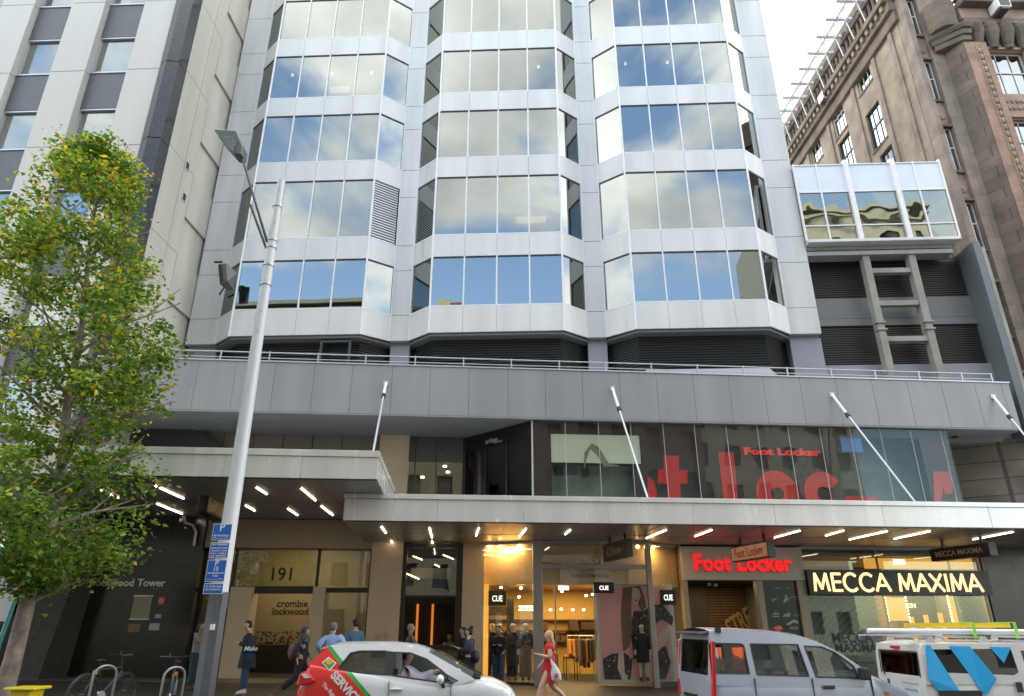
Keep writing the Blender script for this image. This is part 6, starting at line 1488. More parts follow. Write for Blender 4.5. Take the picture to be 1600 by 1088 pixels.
    if hood:
        mb = MB(); mb.ball((hx_ - .03, 0, 1.655), (.118, .105, .115), 14, 10); loft(mb, [(hx_ - .03, 0, 1.66, .10, .10), (hx_ - .035, 0, 1.56, .09, .095), (J['ne'].x, 0, 1.46, .12, .15), (J['ch'].x + .01, 0, 1.36, .15, .20)], 14); mb.build('headscarf', cloth('scarf', hood), rt, smooth=True)
    if top:
        TM = cloth('%02d%02d%02d' % tuple(int(c * 99) for c in top), top); b = bulk
        n0 = [(J['pel'] + Vector((0, 0, -.13)), (.140 * b, .165 * b)), (J['wa'], (.130 * b, .160 * b)), (J['ch'], (.142 * b, .190 * b)), (J['ne'] + Vector((0, 0, -.03)), .078)]; ee = [(0, 1), (1, 2), (2, 3)]
        for sh, e_, w_ in wr:
            end = e_.lerp(w_, .92) if sleeve >= 1 else sh.lerp(e_, .55); n = len(n0)
            n0 += [(sh, .078)] + ([(e_, .058), (end, .044)] if sleeve >= 1 else [(end, .068)]); ee += [(2, n)] + ([(n, n + 1), (n + 1, n + 2)] if sleeve >= 1 else [(n, n + 1)])
        skinmesh('shirt', n0, ee, TM, rt)
    if coat:
        mb = MB(); loft(mb, [(0, 0, coat[1], .23, .21), (0, 0, .72, .215, .215), (0, 0, .98, .18, .205), (J['wa'].x, 0, 1.14, .160, .190), (J['ch'].x, 0, 1.30, .165, .205), (J['ch'].x, 0, 1.38, .13, .17)], 20, .06); mb.build('coat_skirt', cloth('coat', coat[0]), rt, smooth=True)
    if skirt:
        mb = MB(); loft(mb, [(0, 0, skirt[1], .20, .205), (0, 0, .80, .185, .20), (0, 0, .95, .160, .185), (J['wa'].x, 0, 1.10, .125, .155), (J['wa'].x, 0, 1.18, .13, .165)], 18, .05); mb.build('skirt', cloth('%02d%02d%02d' % tuple(int(c * 99) for c in skirt[0]), skirt[0]), rt, smooth=True)
    if legs:
        n0 = [(Vector((0, 0, 1.06)), (.115, .14))]; ee = []
        for sgn, k_, a_ in ((1, kn[0], ank[0]), (-1, kn[1], ank[1])):
            n = len(n0); n0 += [(Vector((0, sgn * .09, .88)), .105), (k_, .078), (a_ + Vector((0, 0, .02)), .062)]; ee += [(0, n), (n, n + 1), (n + 1, n + 2)]
        skinmesh('trousers', n0, ee, cloth('%02d%02d%02d' % tuple(int(c * 99) for c in legs), legs), rt)
    for a_ in ank:
        mb = MB(); 
        tilt_ = .12 if a_.z > .12 else 0
        mb.hexa([(a_.x - .08, a_.y - .045, a_.z - .09 + tilt_), (a_.x + .18, a_.y - .045, a_.z - .09), (a_.x + .18, a_.y + .045, a_.z - .09), (a_.x - .08, a_.y + .045, a_.z - .09 + tilt_)],
                [(a_.x - .07, a_.y - .04, a_.z + .02 + tilt_ * .6), (a_.x + .14, a_.y - .035, a_.z - .035), (a_.x + .14, a_.y + .035, a_.z - .035), (a_.x - .07, a_.y + .04, a_.z + .02 + tilt_ * .6)])
        mb.build('shoe', pbr('shoe_%d' % int(shoes[0] * 100), shoes, .5, 0, 0), rt, bevel=.025)
    return rt, J, wr
def sub(rt, mb, name, mat, **k): return mb.build(name, mat, rt, **k)
def gx(p, Y, q=1060): return W.px(p, q, Y)[0]
PI = math.pi
x = gx(302, 20.5); r_, J, wr = person('person in a taupe top and dark teal trousers standing left of the lamp pole', (x, 20.5), -.2, .97, skin_m, (.24, .20, .18), (.02, .05, .06), (.03, .02, .018), .18, arms=('down', 'face'), stance='stand')
x = gx(383, 19.6); r_, J, wr = person('person in a long black coat with white lettering looking down at a phone', (x, 19.6), PI + .45, 1.0, skin_l, (.018, .022, .026), (.02, .06, .15), (.012, .012, .013), 0, (.6, .62, .65), arms='phone', headtilt=1.0, lean=.05, coat=((.018, .022, .026), .60))
mb = MB(); mb.box(.27, .35, -.035, .035, 1.20, 1.215); sub(r_, mb, 'phone', 'black')
t_ = text('Make', 'coat_lettering', 'white', None, (0, 0, 0), width=.34, bold=.01, ext=.004, italic=.3); t_.parent = r_; t_.location = (-.02, .262, 1.02); t_.rotation_euler = (0, 0, PI); OFF[t_] = Vector((0, 0, 0))
x = gx(467, 19.0); r_, J, wr = person('person in a grey headscarf and dark clothes striding right with a pink backpack', (x, 19.0), .15, .93, skin_m, (.02, .024, .032), (.012, .012, .015), None, 0, (.05, .05, .05), arms=('carry', 'back'), stance='walk', lean=.08, hood=(.055, .06, .07))
mb = MB(); mb.ball((-.24, 0, 1.12), (.13, .15, .22), 12, 8); mb.box(-.12, .02, -.14, -.10, 1.35, 1.42); sub(r_, mb, 'backpack', pbr('pink_pattern', (.20, .09, .10), .8, 0, .6, 18), smooth=True)
x = gx(514, 19.0); person('grey-haired person in a pale blue shirt with hands on hips seen from behind', (x, 19.0), PI / 2 + .15, 1.0, skin_l, (.26, .36, .62), (.05, .05, .06), (.17, .17, .17), 0, arms='hip')
x = gx(549, 20.5); person('tall dark-haired person in a steel blue jumper facing left', (x, 20.5), PI - .9, 1.06, skin_m, (.075, .16, .25), (.04, .045, .05), (.03, .028, .028), 0, arms='carry', bulk=1.06)
x = gx(638, 21.5); person('elderly grey-haired person in a grey jacket facing the café window', (x, 21.5), .3, 1.0, skin_l, (.12, .13, .12), (.05, .05, .05), (.30, .27, .25), 0, arms='fwd', bulk=1.05)
x = gx(722, 21.8); person('dark-haired person in black half hidden behind the person in navy', (x, 21.8), PI + .3, .97, skin_m, (.015, .015, .018), (.015, .015, .018), (.012, .01, .01), .25, arms='phone')
x = gx(734, 20.3); r_, J, wr = person('person in a dark navy top with a hair bun walking left', (x, 20.3), PI - .25, .96, skin_l, (.025, .032, .045), (.02, .022, .03), (.012, .011, .011), -1, arms='phone', stance='walk2', lean=.06)
mb = MB(); mb.ball((-.2, .08, 1.0), (.1, .12, .17), 10, 8); sub(r_, mb, 'shoulder_bag', 'black', smooth=True)
x = gx(779, 22.5); person('person in a black jacket and blue jeans reading a phone by the shop mannequins', (x, 22.5), -PI / 2 - .2, 1.0, skin_m, (.013, .014, .016), (.025, .05, .085), (.015, .013, .012), 0, (.35, .35, .35), arms='phone', headtilt=1.0)
x = gx(859, 17.5); r_, J, wr = person('blonde person in a red knee-length dress walking left carrying a white bag', (x, 17.5), PI + .12, .96, skin_l, (.60, .02, .03), None, (.50, .33, .16), .28, (.5, .4, .3), arms=('phone', 'carry'), stance='walk', sleeve=.5, skirt=((.60, .02, .03), .58), legbare=True)
w_ = wr[0][2]; mb = MB(); loft(mb, [(-.12, .26, .62, .05, .02), (-.12, .26, .66, .12, .05), (-.10, .26, .82, .12, .05), (-.08, .26, .93, .07, .03), (.02, .25, 1.12, .012, .012)], 12); bg2 = sub(r_, mb, 'carrier_bag', pbr('white_bag', (.62, .62, .62), .6, 0, .05), smooth=True)
mb = MB(); mb.ball((-.11, .318, .76), (.05, .008, .05), 10, 6); mb.build('red_print', pbr('bag_red', (.6, .1, .1), .6, 0, 0), bg2)
# people glimpsed in doorways
x = gx(1126, 25.2, 1000); person('dark-haired person glimpsed inside the shoe shop doorway on the left', (x, 25.2), -PI / 2, .98, skin_m, (.03, .03, .03), (.03, .03, .03), (.012, .012, .012), 0)
x = gx(1147, 23.8, 1000); person('grey-haired person walking into the shoe shop beside the lettered wall', (x, 23.8), .4, .98, skin_l, (.10, .10, .10), (.03, .03, .03), (.10, .10, .10), 0)
x = gx(1219, 22.6, 1000); r_, J, wr = person('person in an orange cap behind the silver van roof', (x, 22.6), PI + .2, 1.09, skin_m, (.05, .05, .05), (.03, .03, .03), (.03, .02, .02), 0)
mb = MB(); mb.ball((.01, 0, 1.68), (.108, .102, .085), 14, 8, cut=.45); mb.box(.07, .20, -.07, .07, 1.675, 1.69); sub(r_, mb, 'cap', pbr('orange_cap', (.75, .16, .07), .7, 0, .05))
a, z_ = S.px(703, 990, 1.4); wv = S.w((a, 1.4, 0)); person('café worker in a pale top seated behind the servery window', (wv.x, wv.y), -PI / 2, .95, skin_m, (.30, .27, .22), (.05, .05, .05), (.02, .02, .02), 0, arms='fwd', z=-.12)
# mannequins
for k, (p, y, c, lab, a_) in enumerate(((769, .15, (.02, .02, .02), 'leftmost headed shop mannequin dressed in black', 0), (780, .35, (.03, .03, .03), 'black-dressed mannequin behind the leftmost one', .2), (801, .1, (.015, .015, .02), 'middle mannequin in a long black coat between two others', -.2), (821, .0, (.04, .045, .06), 'mannequin in a dark top and long taupe skirt by the steel post', .1), (1003, -.5, (.02, .035, .04), 'mannequin in a dark teal skirt standing before the pink poster', .0))):
    a, z_ = S.px(p, 1000, y); wv = S.w((a, y, 0)); sk_ = (((.16, .14, .12), .12) if k == 3 else (((.02, .03, .04), .55) if k == 4 else None))
    person(lab, (wv.x, wv.y), -PI / 2 + a_, 1.02 if k < 4 else 1.0, skin_p, c, None if sk_ else (.02, .02, .02), None, 0, (.05, .05, .05), name='shop_mannequin', cat='mannequin', z=.13, coat=(c, .45) if k == 2 else None, skirt=sk_)

# ================================================================ BICYCLES and racks
def bike(label, x, y, ang, col, Hh=.0):
    col = tuple(c * .45 for c in col)
    rt = thing('bicycle', label, 'bicycle', W, (x, y, fz(x)), group='bicycles locked to the steel racks', rz=ang); OFF[rt] = Vector((0, 0, 0))
    fm_ = pbr('bike_frame_%d' % int(col[0] * 100), col, .35, .3, 0)
    for cx in (-.52, .52):
        mb = MB(); n = 28
        mb.tube([(cx + .34 * math.cos(2 * PI * k / n), 0, .35 + .34 * math.sin(2 * PI * k / n)) for k in range(n + 1)], .017, 8); wo = mb.build('wheel', 'black', rt, smooth=True)
        mb = MB(); mb.tube([(cx + .315 * math.cos(2 * PI * k / n), 0, .35 + .315 * math.sin(2 * PI * k / n)) for k in range(n + 1)], .009, 6)
        for k in range(12): a = 2 * PI * k / 12; mb.cyl((cx, 0, .35), (cx + .31 * math.cos(a), 0, .35 + .31 * math.sin(a)), .0025, n=4)
        mb.cyl((cx, -.04, .35), (cx, .04, .35), .025); mb.build('rim', 'darkgrey', wo)
    bb, st, hd_, hb = (-.08, 0, .30), (-.20, 0, .78), (.34, 0, .80), (.36, 0, .72)
    mb = MB(); mb.cyl(bb, st, .016); mb.cyl(st, hd_, .016); mb.cyl(bb, hb, .019); mb.cyl((-.52, .0, .35), bb, .011); mb.cyl((-.52, 0, .35), st, .010); mb.cyl(hd_, (.40, 0, .66), .02); mb.cyl((.39, 0, .68), (.52, 0, .35), .014); mb.build('frame', fm_, rt, smooth=True)
    mb = MB(); mb.cyl(st, (-.23, 0, .93), .013); mb.ball((-.22, 0, .95), (.13, .06, .025), 10, 6); mb.build('saddle', 'black', rt, smooth=True)
    mb = MB(); mb.cyl(hd_, (.32, 0, 1.02), .014); mb.tube([(.26, -.30, 1.04), (.33, -.14, 1.03), (.35, 0, 1.02), (.33, .14, 1.03), (.26, .30, 1.04)], .013, 8); mb.cyl((.36, .12, 1.04), (.40, .12, 1.10), .012); mb.build('handlebar', 'black', rt, smooth=True)
    mb = MB(); mb.cyl((-.08, -.05, .30), (-.08, .05, .30), .09, n=14); mb.box(-.16, .0, -.16, -.08, .16, .19); mb.build('crank', 'rail', rt)
    mb = MB(); mb.tube([(-.52 - .37 * math.cos(a), 0, .35 + .37 * math.sin(a)) for a in [R(10 + 12 * k) for k in range(12)]], .02, 6); mb.build('mudguard', fm_, rt, smooth=True)
    mb = MB(); mb.box(-.34, -.28, .0 - .03, .03, .70, .78); mb.build('reflector', pbr('orange_reflector', (.8, .25, .02), .4, 0, 0), rt)
bx1 = gx(158, 15.2); bx2 = gx(265, 15.0)
bike('dark mountain bicycle with a white mudguard on the left steel rack', bx1 + .05, 15.3, R(74), (.10, .10, .12))
bike('blue-grey bicycle with an orange reflector on the right steel rack', bx2 + .0, 15.2, R(118), (.14, .17, .22))
for k, (p, lab) in enumerate(((163, 'left upturned steel bicycle rack hoop'), (272, 'right upturned steel bicycle rack hoop'))):
    x = gx(p, 14.7); z = fz(x); mb = MB(); pts = [(x - .03 - .09, 14.5, z)] + [(x - .11 * math.cos(R(a)), 14.7 - .2 * math.cos(R(a)), z + .72 + .16 * math.sin(R(a))) for a in range(0, 181, 15)] + [(x + .11, 14.9, z)]
    mb.tube(pts, .023, 10); tag(mb.build('bike_rack', pbr('rack_steel', (.30, .30, .29), .35, .5, 0), off=(x, 14.7, z), smooth=True), lab, 'bike rack', 'steel bicycle racks')
# yellow bin
x = gx(42, 13.2, 1085); z = fz(x); YB = thing('yellow_crate', 'yellow plastic crate with a wide rim beside the tree trunk', 'crate', W, (x, 13.2, z))
zt_ = W.px(42, 1073, 13.2)[1]; yp = pbr('yellow_plastic', (.72, .56, .02), .4, 0, .05, 4)
mb = MB(); mb.hexa([(x - .13, 13.05, z), (x + .13, 13.05, z), (x + .13, 13.35, z), (x - .13, 13.35, z)], [(x - .18, 13.0, zt_ - .05), (x + .18, 13.0, zt_ - .05), (x + .18, 13.4, zt_ - .05), (x - .18, 13.4, zt_ - .05)]); mb.build('body', yp, YB, bevel=.02)
mb = MB(); mb.box(x - .26, x + .26, 12.95, 13.45, zt_ - .045, zt_); mb.build('rim', yp, YB, bevel=.015)
text('%%%', 'printed_pattern', 'black', YB, (x, 12.985, zt_ - .2), width=.16, ext=.003)
# teal post and pale panel at the far left, blue disc behind the tree
x = gx(2, 17, 960); TP = thing('bus_stop_post', 'teal post with a pale panel at the far left edge behind the tree', 'post', W, (x, 17, fz(x)))
mb = MB(); mb.cyl((x, 17, fz(x)), (x + .35, 17, 3.4), .05); mb.build('post', pbr('teal_paint', (.05, .25, .23), .4, 0, 0), TP)
mb = MB(); mb.box(x - .9, x + .18, 17.02, 17.06, 1.9, 2.9); mb.build('panel', pbr('pale_panel', (.5, .5, .5), .4, 0, .05), TP)
mb = MB(); mb.box(x - .9, x + .3, 17.02, 17.06, 2.95, 3.35); mb.build('blue_panel', pbr('bus_blue', (.02, .08, .40), .4, 0, .05), TP)
# ================================================================ VEHICLES
glass_car = glass('car_glass', .12, (.55, .60, .58), (.8, .8, .8), 0, .0, 1, fres=False)
glass_dark = glass('tinted_car_glass', .10, (.12, .14, .14), (.8, .8, .8), 0, 0, 1, fres=False)
tyre = pbr('tyre', (.02, .02, .02), .85, 0, 0); trim = pbr('black_trim', (.025, .026, .028), .5, 0, 0)
def paint(n, c, m=.0): 
    return pbr(n, c, .25, m, 0, 3, coat=.7)
def interp(tab, x):
    if x <= tab[0][0]: return tab[0][1:]
    for a, b in zip(tab[:-1], tab[1:]):
        if a[0] <= x <= b[0]:
            t = (x - a[0]) / (b[0] - a[0] + 1e-9); return tuple(p + (q - p) * t for p, q in zip(a[1:], b[1:]))
    return tab[-1][1:]
def lowerbody(rt, tab, mat, g, L_, n=44):
    """tab: x -> (half width, bottom z, top z, crown)"""
    mb = MB(); rings = []
    for k in range(n + 1):
        x = L_ * (0.5 - 0.5 * math.cos(PI * k / n)); hw, zb, zt, cr = interp(tab, x)
        half = [(hw * .80, zb), (hw * .95, zb + .04), (hw * .995, zb + (zt - zb) * .25), (hw, zb + (zt - zb) * .5), (hw * .99, zb + (zt - zb) * .74), (hw * .975, zt - .07), (hw * .93, zt - .012), (hw * .80, zt + cr * .4), (hw * .4, zt + cr * .9)]
        ring = [(x, -y, g + z) for y, z in half] + [(x, 0, g + zt + cr)] + [(x, y, g + z) for y, z in reversed(half)]
        rings.append(ring)
    m = len(rings[0]); vs = [p for r in rings for p in r]; fs = []
    for k in range(n):
        for i in range(m): j = (i + 1) % m; fs.append((k * m + i, k * m + j, (k + 1) * m + j, (k + 1) * m + i))
    fs += [tuple(range(m)), tuple(n * m + i for i in range(m))[::-1]]
    mb.add(vs, fs); return mb
def sidepanel(mb, outline, holes, yf, th=.05):
    for sg in (-1, 1):
        loops = [outline] + holes; flat = [p for l in loops for p in l]; n = len(flat); tv, tris = tess(loops); q = len(tv)
        P = lambda p, d: (p[0], sg * (yf(p[0], p[1]) - d), p[1])
        vs = [P(p, 0) for p in flat] + [P(p, th) for p in flat] + [P(p, 0) for p in tv] + [P(p, th) for p in tv]
        fs = [tuple(i + 2 * n for i in t) for t in tris] + [tuple(i + 2 * n + q for i in reversed(t)) for t in tris]; k = 0
        for l in loops:
            m = len(l)
            for i in range(m): j = (i + 1) % m; fs.append((k + i, k + j, k + j + n, k + i + n))
            k += m
        mb.add(vs, fs)
def sheet(mb, poly, yf, off, sg=-1, th=.004):
    """thin panel lying on the side surface"""
    n = len(poly); tv, tris = tess([poly]); q = len(tv); P = lambda p, d: (p[0], sg * (yf(*p) + off - d), p[1])
    vs = [P(p, 0) for p in poly] + [P(p, th) for p in poly] + [P(p, 0) for p in tv] + [P(p, th) for p in tv]
    fs = [tuple(i + 2 * n for i in t) for t in tris] + [tuple(i + 2 * n + q for i in reversed(t)) for t in tris] + [(i, (i + 1) % n, (i + 1) % n + n, i + n) for i in range(n)]; mb.weld = True; mb.add(vs, fs)
def roofgrid(mb, line, yf, crown=.05, ny=9, th=.03, bow=0.0):
    """line: list of (x,z) edge points; surface from side to side; bow bends it forward in the middle"""
    vs = []; m = len(line)
    for x, z in line:
        w_ = yf(x, z) - .004
        for j in range(ny): t = -1 + 2 * j / (ny - 1); q = 1 - t * t; vs.append((x + bow * q, t * w_, z + crown * q))
    fs = [(i * ny + j, (i + 1) * ny + j, (i + 1) * ny + j + 1, i * ny + j + 1) for i in range(m - 1) for j in range(ny - 1)]
    mb.add(vs, fs)
def wheel(rt, x, y, z, r, wd=.2, rimm='rail'):
    mb = MB(); n = 28; sg = -1 if y < 0 else 1
    mb.tube([(x + (r - .07) * math.cos(2 * PI * k / n), y, z + (r - .07) * math.sin(2 * PI * k / n)) for k in range(n + 1)], .075, 10); mb.cyl((x, y - wd / 2, z), (x, y + wd / 2, z), r - .06, n=28); w_ = mb.build('wheel', tyre, rt, smooth=True)
    mb = MB(); mb.cyl((x, y + sg * (wd / 2 + .002), z), (x, y + sg * (wd / 2 + .02), z), r - .10, n=24); mb.build('rim', rimm, w_)
def seat(rt, x, y, g, s=1.0):
    mb = MB(); mb.hexa([(x, y - .24, g + .30), (x + .50, y - .24, g + .30), (x + .50, y + .24, g + .30), (x, y + .24, g + .30)], [(x, y - .23, g + .46), (x + .5, y - .23, g + .50), (x + .5, y + .23, g + .50), (x, y + .23, g + .46)])
    mb.hexa([(x - .04, y - .23, g + .46), (x + .1, y - .23, g + .46), (x + .1, y + .23, g + .46), (x - .04, y + .23, g + .46)], [(x - .2, y - .2, g + .98 * s), (x - .12, y - .2, g + .98 * s), (x - .12, y + .2, g + .98 * s), (x - .2, y + .2, g + .98 * s)])
    mb.box(x - .24, x - .15, y - .12, y + .12, g + 1.0 * s, g + 1.16 * s); mb.build('seat', pbr('seat_cloth', (.06, .06, .065), .9, 0, .1), rt, bevel=.03)

# ---------------- hatchback
Wd = .86; xr_ = W.px(455, 1080, 13.9)[0]
C = Fr(xr_, 14.75, .03); g = gz(xr_ + 2)
CA = thing('hatchback_car', 'white hatchback with a red and green rear livery driving right with its window open', 'car', C, (2.05, 0, g))
def cp(p, q, y=-Wd): a = C.px(p, q, y); return (a[0], a[1])
nose = cp(808, 1086)[0]; Lc = nose
belt = [cp(506, 1036), cp(527, 1047), cp(552, 1053), cp(606, 1059), cp(700, 1070), cp(745, 1060), cp(770, 1066), cp(795, 1076), cp(806, 1083)]
def bz(i): return belt[i][1] - g
tab = [(0, .60, .32, .70, .0), (.05, .72, .28, .80, .0), (.22, .82, .24, bz(0) - .02, .0), (belt[1][0], .85, .2, bz(1), 0), (belt[3][0], .86, .2, bz(3), 0), (belt[4][0] - .1, .86, .2, bz(4) - .0, .0), (belt[4][0] + .15, .855, .2, bz(5) - .07, .03), (belt[5][0], .84, .2, bz(5) - .045, .05), (belt[6][0], .82, .2, bz(6) - .03, .05), (belt[7][0], .76, .22, bz(7) - .03, .03), (nose - .04, .66, .26, bz(8) - .04, .02), (nose + .06, .5, .32, .5, .0)]
# two-tone livery as paint
lp0, lp1 = cp(516, 1013), cp(580, 1088)
def livery(name, base, red, green):
    m = paint(name, base); t = m.node_tree; b = t.nodes['Principled BSDF']; o = OFF[CA]
    for l in list(b.inputs['Base Color'].links): t.links.remove(l)
    tc_ = t.nodes.new('ShaderNodeTexCoord'); sp_ = t.nodes.new('ShaderNodeSeparateXYZ'); t.links.new(tc_.outputs['Object'], sp_.inputs[0])
    # x - (x0 + k (z0 - z)) : signed distance along x to the slanted edge
    k = (lp1[0] - lp0[0]) / (lp0[1] - lp1[1]); x0 = lp0[0] - o.x; z0 = lp0[1] - o.z
    a = t.nodes.new('ShaderNodeMath'); a.operation = 'MULTIPLY_ADD'; a.inputs[1].default_value = k; t.links.new(sp_.outputs[2], a.inputs[0]); t.links.new(sp_.outputs[0], a.inputs[2])
    c0 = x0 + k * z0
    lt1 = t.nodes.new('ShaderNodeMath'); lt1.operation = 'LESS_THAN'; lt1.inputs[1].default_value = c0 - .10; t.links.new(a.outputs[0], lt1.inputs[0])
    lt2 = t.nodes.new('ShaderNodeMath'); lt2.operation = 'LESS_THAN'; lt2.inputs[1].default_value = c0 - .0; t.links.new(a.outputs[0], lt2.inputs[0])
    m1 = t.nodes.new('ShaderNodeMix'); m1.data_type = 'RGBA'; m1.inputs['A'].default_value = (*base, 1); m1.inputs['B'].default_value = (*green, 1); t.links.new(lt2.outputs[0], m1.inputs['Factor'])
    m2 = t.nodes.new('ShaderNodeMix'); m2.data_type = 'RGBA'; m2.inputs['B'].default_value = (*red, 1); t.links.new(m1.outputs['Result'], m2.inputs['A']); t.links.new(lt1.outputs[0], m2.inputs['Factor'])
    t.links.new(m2.outputs['Result'], b.inputs['Base Color']); return m
lv = livery('livery_paint', (.66, .67, .69), (.65, .03, .02), (.03, .35, .07))
mb = lowerbody(CA, tab, lv, g, Lc)
def yf(x, z): return .83 - .30 * max(0, z - g - .90) - (.05 if x > 2.9 else 0) * 0
out_l = [cp(479, 1040), cp(506, 1012.5), cp(525, 1008), cp(570, 1007.5), cp(610, 1008), cp(645, 1012), cp(669, 1020), cp(700, 1037), cp(742, 1062), cp(700, 1078), cp(606, 1066), cp(527, 1056), cp(485, 1056)]
w1 = [cp(527, 1045), cp(545, 1021), cp(560, 1018), cp(601, 1018), cp(602, 1055), cp(555, 1051)]
w2 = [cp(612.5, 1020), cp(640, 1021), cp(666, 1031), cp(692, 1050), cp(692, 1067.5), cp(612.5, 1056)]
w3 = [cp(695, 1052), cp(716, 1064), cp(706, 1070), cp(695, 1068)]
sidepanel(mb, out_l, [w1, w2, w3], yf)
roofgrid(mb, [out_l[1], out_l[2], out_l[3], out_l[4], out_l[5], out_l[6]], yf, .045)
x0_, z0_ = out_l[1]; mb.hexa([(x0_ - .12, -.55, z0_ - .03), (x0_ + .1, -.6, z0_ - .02), (x0_ + .1, .6, z0_ - .02), (x0_ - .12, .55, z0_ - .03)], [(x0_ - .10, -.53, z0_ + .005), (x0_ + .1, -.58, z0_ + .04), (x0_ + .1, .58, z0_ + .04), (x0_ - .10, .53, z0_ + .005)])
body = mb.build('body', lv, CA, smooth=True)
mb = MB(); roofgrid(mb, [out_l[6], cp(700, 1037), out_l[8]], lambda x, z: yf(x, z) - .03, .03, bow=.16); mb.build('windscreen', glass_car, CA)
mb = MB(); roofgrid(mb, [(out_l[1][0], out_l[1][1] - .02), (out_l[0][0] - .0, out_l[0][1] + .0)], lambda x, z: yf(x, z) - .05, .0, bow=-.06); mb.build('rear_window', glass_dark, CA)
for sg_ in (-1, 1): mb = MB(); sheet(mb, w1, lambda x, z: yf(x, z) - .02, 0, sg_); mb.build('rear_side_window', glass_car, CA)
mb = MB(); sheet(mb, w3, lambda x, z: yf(x, z) - .02, 0); mb.build('quarter_window', glass_car, CA)
mb = MB(); sheet(mb, w2, lambda x, z: yf(x, z) - .02, 0, 1); mb.build('front_door_window', glass_car, CA)
# black window surround and pillar
mb = MB(); pil = [cp(601.5, 1017.5), cp(612, 1019), cp(612, 1056.5), cp(602.5, 1055.8)]; sheet(mb, pil, yf, .006); 
for A_, B_ in zip(w1, w1[1:] + w1[:1]):
    d = (Vector(B_) - Vector(A_)); d = d.normalized() * .012; n_ = Vector((-d.y, d.x)); sheet(mb, [tuple(Vector(A_) - n_), tuple(Vector(B_) - n_), tuple(Vector(B_) + n_), tuple(Vector(A_) + n_)], yf, .005)
for A_, B_ in zip(w2, w2[1:] + w2[:1]):
    d = (Vector(B_) - Vector(A_)); d = d.normalized() * .012; n_ = Vector((-d.y, d.x)); sheet(mb, [tuple(Vector(A_) - n_), tuple(Vector(B_) - n_), tuple(Vector(B_) + n_), tuple(Vector(A_) + n_)], yf, .0055)
tri = [cp(693, 1050), cp(695, 1050.5), cp(695, 1069), cp(692.5, 1068)]; sheet(mb, tri, yf, .007)
mb.build('window_trim', trim, CA)
mb = MB(); 
sl = cp(606, 1057); 
for xx in (cp(608, 1060)[0], cp(705, 1060)[0]): mb.box(xx - .003, xx + .003, -.871, -.80, g + .25, g + .93)
mb.build('door_gap', trim, CA)
a = cp(619, 1077); mb = MB(); mb.box(a[0] - .11, a[0] + .11, -.895, -.85, a[1] - .018, a[1] + .018); mb.build('door_handle', lv, CA, bevel=.012)
a = cp(688, 1062, -.95); mb = MB(); mb.ball((a[0], -.95, a[1]), (.07, .10, .085), 14, 10); mo = mb.build('door_mirror', lv, CA, smooth=True)
mb = MB(); mb.cyl((a[0] + .02, -.93, a[1] - .05), (a[0] + .06, -.80, a[1] - .14), .035); mb.build('mirror_foot', trim, mo)
mb = MB(); tl = [cp(468, 1053), cp(474, 1049), cp(484, 1054), cp(492, 1064), cp(482, 1070), cp(463, 1072)]; 
mb.add([(x, -.80 - .02 * (x > .3), z) for x, z in tl] + [(x, -.70, z) for x, z in tl], [tuple(range(6)), tuple(range(6, 12))[::-1]] + [(i, (i + 1) % 6, 6 + (i + 1) % 6, 6 + i) for i in range(6)]); mb.v = [(x - .0, y - .055, z) for x, y, z in mb.v]; mb.build('tail_light', pbr('tail_red', (.55, .01, .015), .15, 0, 0, coat=.8), CA, bevel=.015)
mb = MB(); tl = [cp(471, 1053), cp(477, 1052), cp(486, 1059), cp(476, 1060)]; sheet(mb, tl, lambda x, z: .86, .02); mb.build('indicator_lens', pbr('clear_lens', (.7, .68, .66), .15, 0, 0), CA)
mb = MB(); a = cp(782, 1081, -.72); mb.ball((a[0], -.62, a[1] - .05), (.24, .14, .055), 14, 8); mb.build('headlight', pbr('headlight', (.45, .48, .5), .1, .6, 0, coat=1), CA, smooth=True)
mb = MB(); a0, a1 = cp(669, 1021), cp(742, 1060); 
for y_ in (-.35, .25): mb.cyl((a1[0] + .10, y_ - .2, a1[1] + .02), (a1[0] - .2, y_ + .35, a1[1] + .16), .008)
mb.box(a1[0] - .05, a1[0] + .1, -.68, .68, a1[1] - .03, a1[1] + .005); mb.build('wiper', trim, CA)
# cabin
mb = MB(); mb.box(.5, a1[0] - .05, -.76, .76, g + .25, g + .32); mb.box(a1[0] - .35, a1[0] + .1, -.74, .74, g + .7, a1[1] - .05); mb.build('cabin_floor', trim, CA)
xs_ = cp(612, 1050)[0]
seat(CA, xs_ + .12, -.36, g, .92); seat(CA, xs_ + .12, .36, g, .92); seat(CA, xs_ - .75, -.36, g, .92); seat(CA, xs_ - .75, .36, g, .92)
sw = (xs_ + .98, -.36, g + .90); mb = MB(); mb.tube([(sw[0] + .06 * math.sin(2 * PI * k / 20), sw[1] + .18 * math.cos(2 * PI * k / 20), sw[2] + .17 * math.sin(2 * PI * k / 20)) for k in range(21)], .014, 6); mb.cyl(sw, (sw[0] + .25, sw[1], sw[2] - .08), .03); mb.build('steering_wheel', trim, CA)
for x_ in (.78, 3.35): 
    for y_ in (-.78, .78): wheel(CA, x_, y_, g + .31, .31)
mb = MB()
for x_ in (.78, 3.35): mb.cyl((x_, -.872, g + .32), (x_, -.60, g + .32), .36, n=28)
mb.build('wheel_arch', trim, CA)
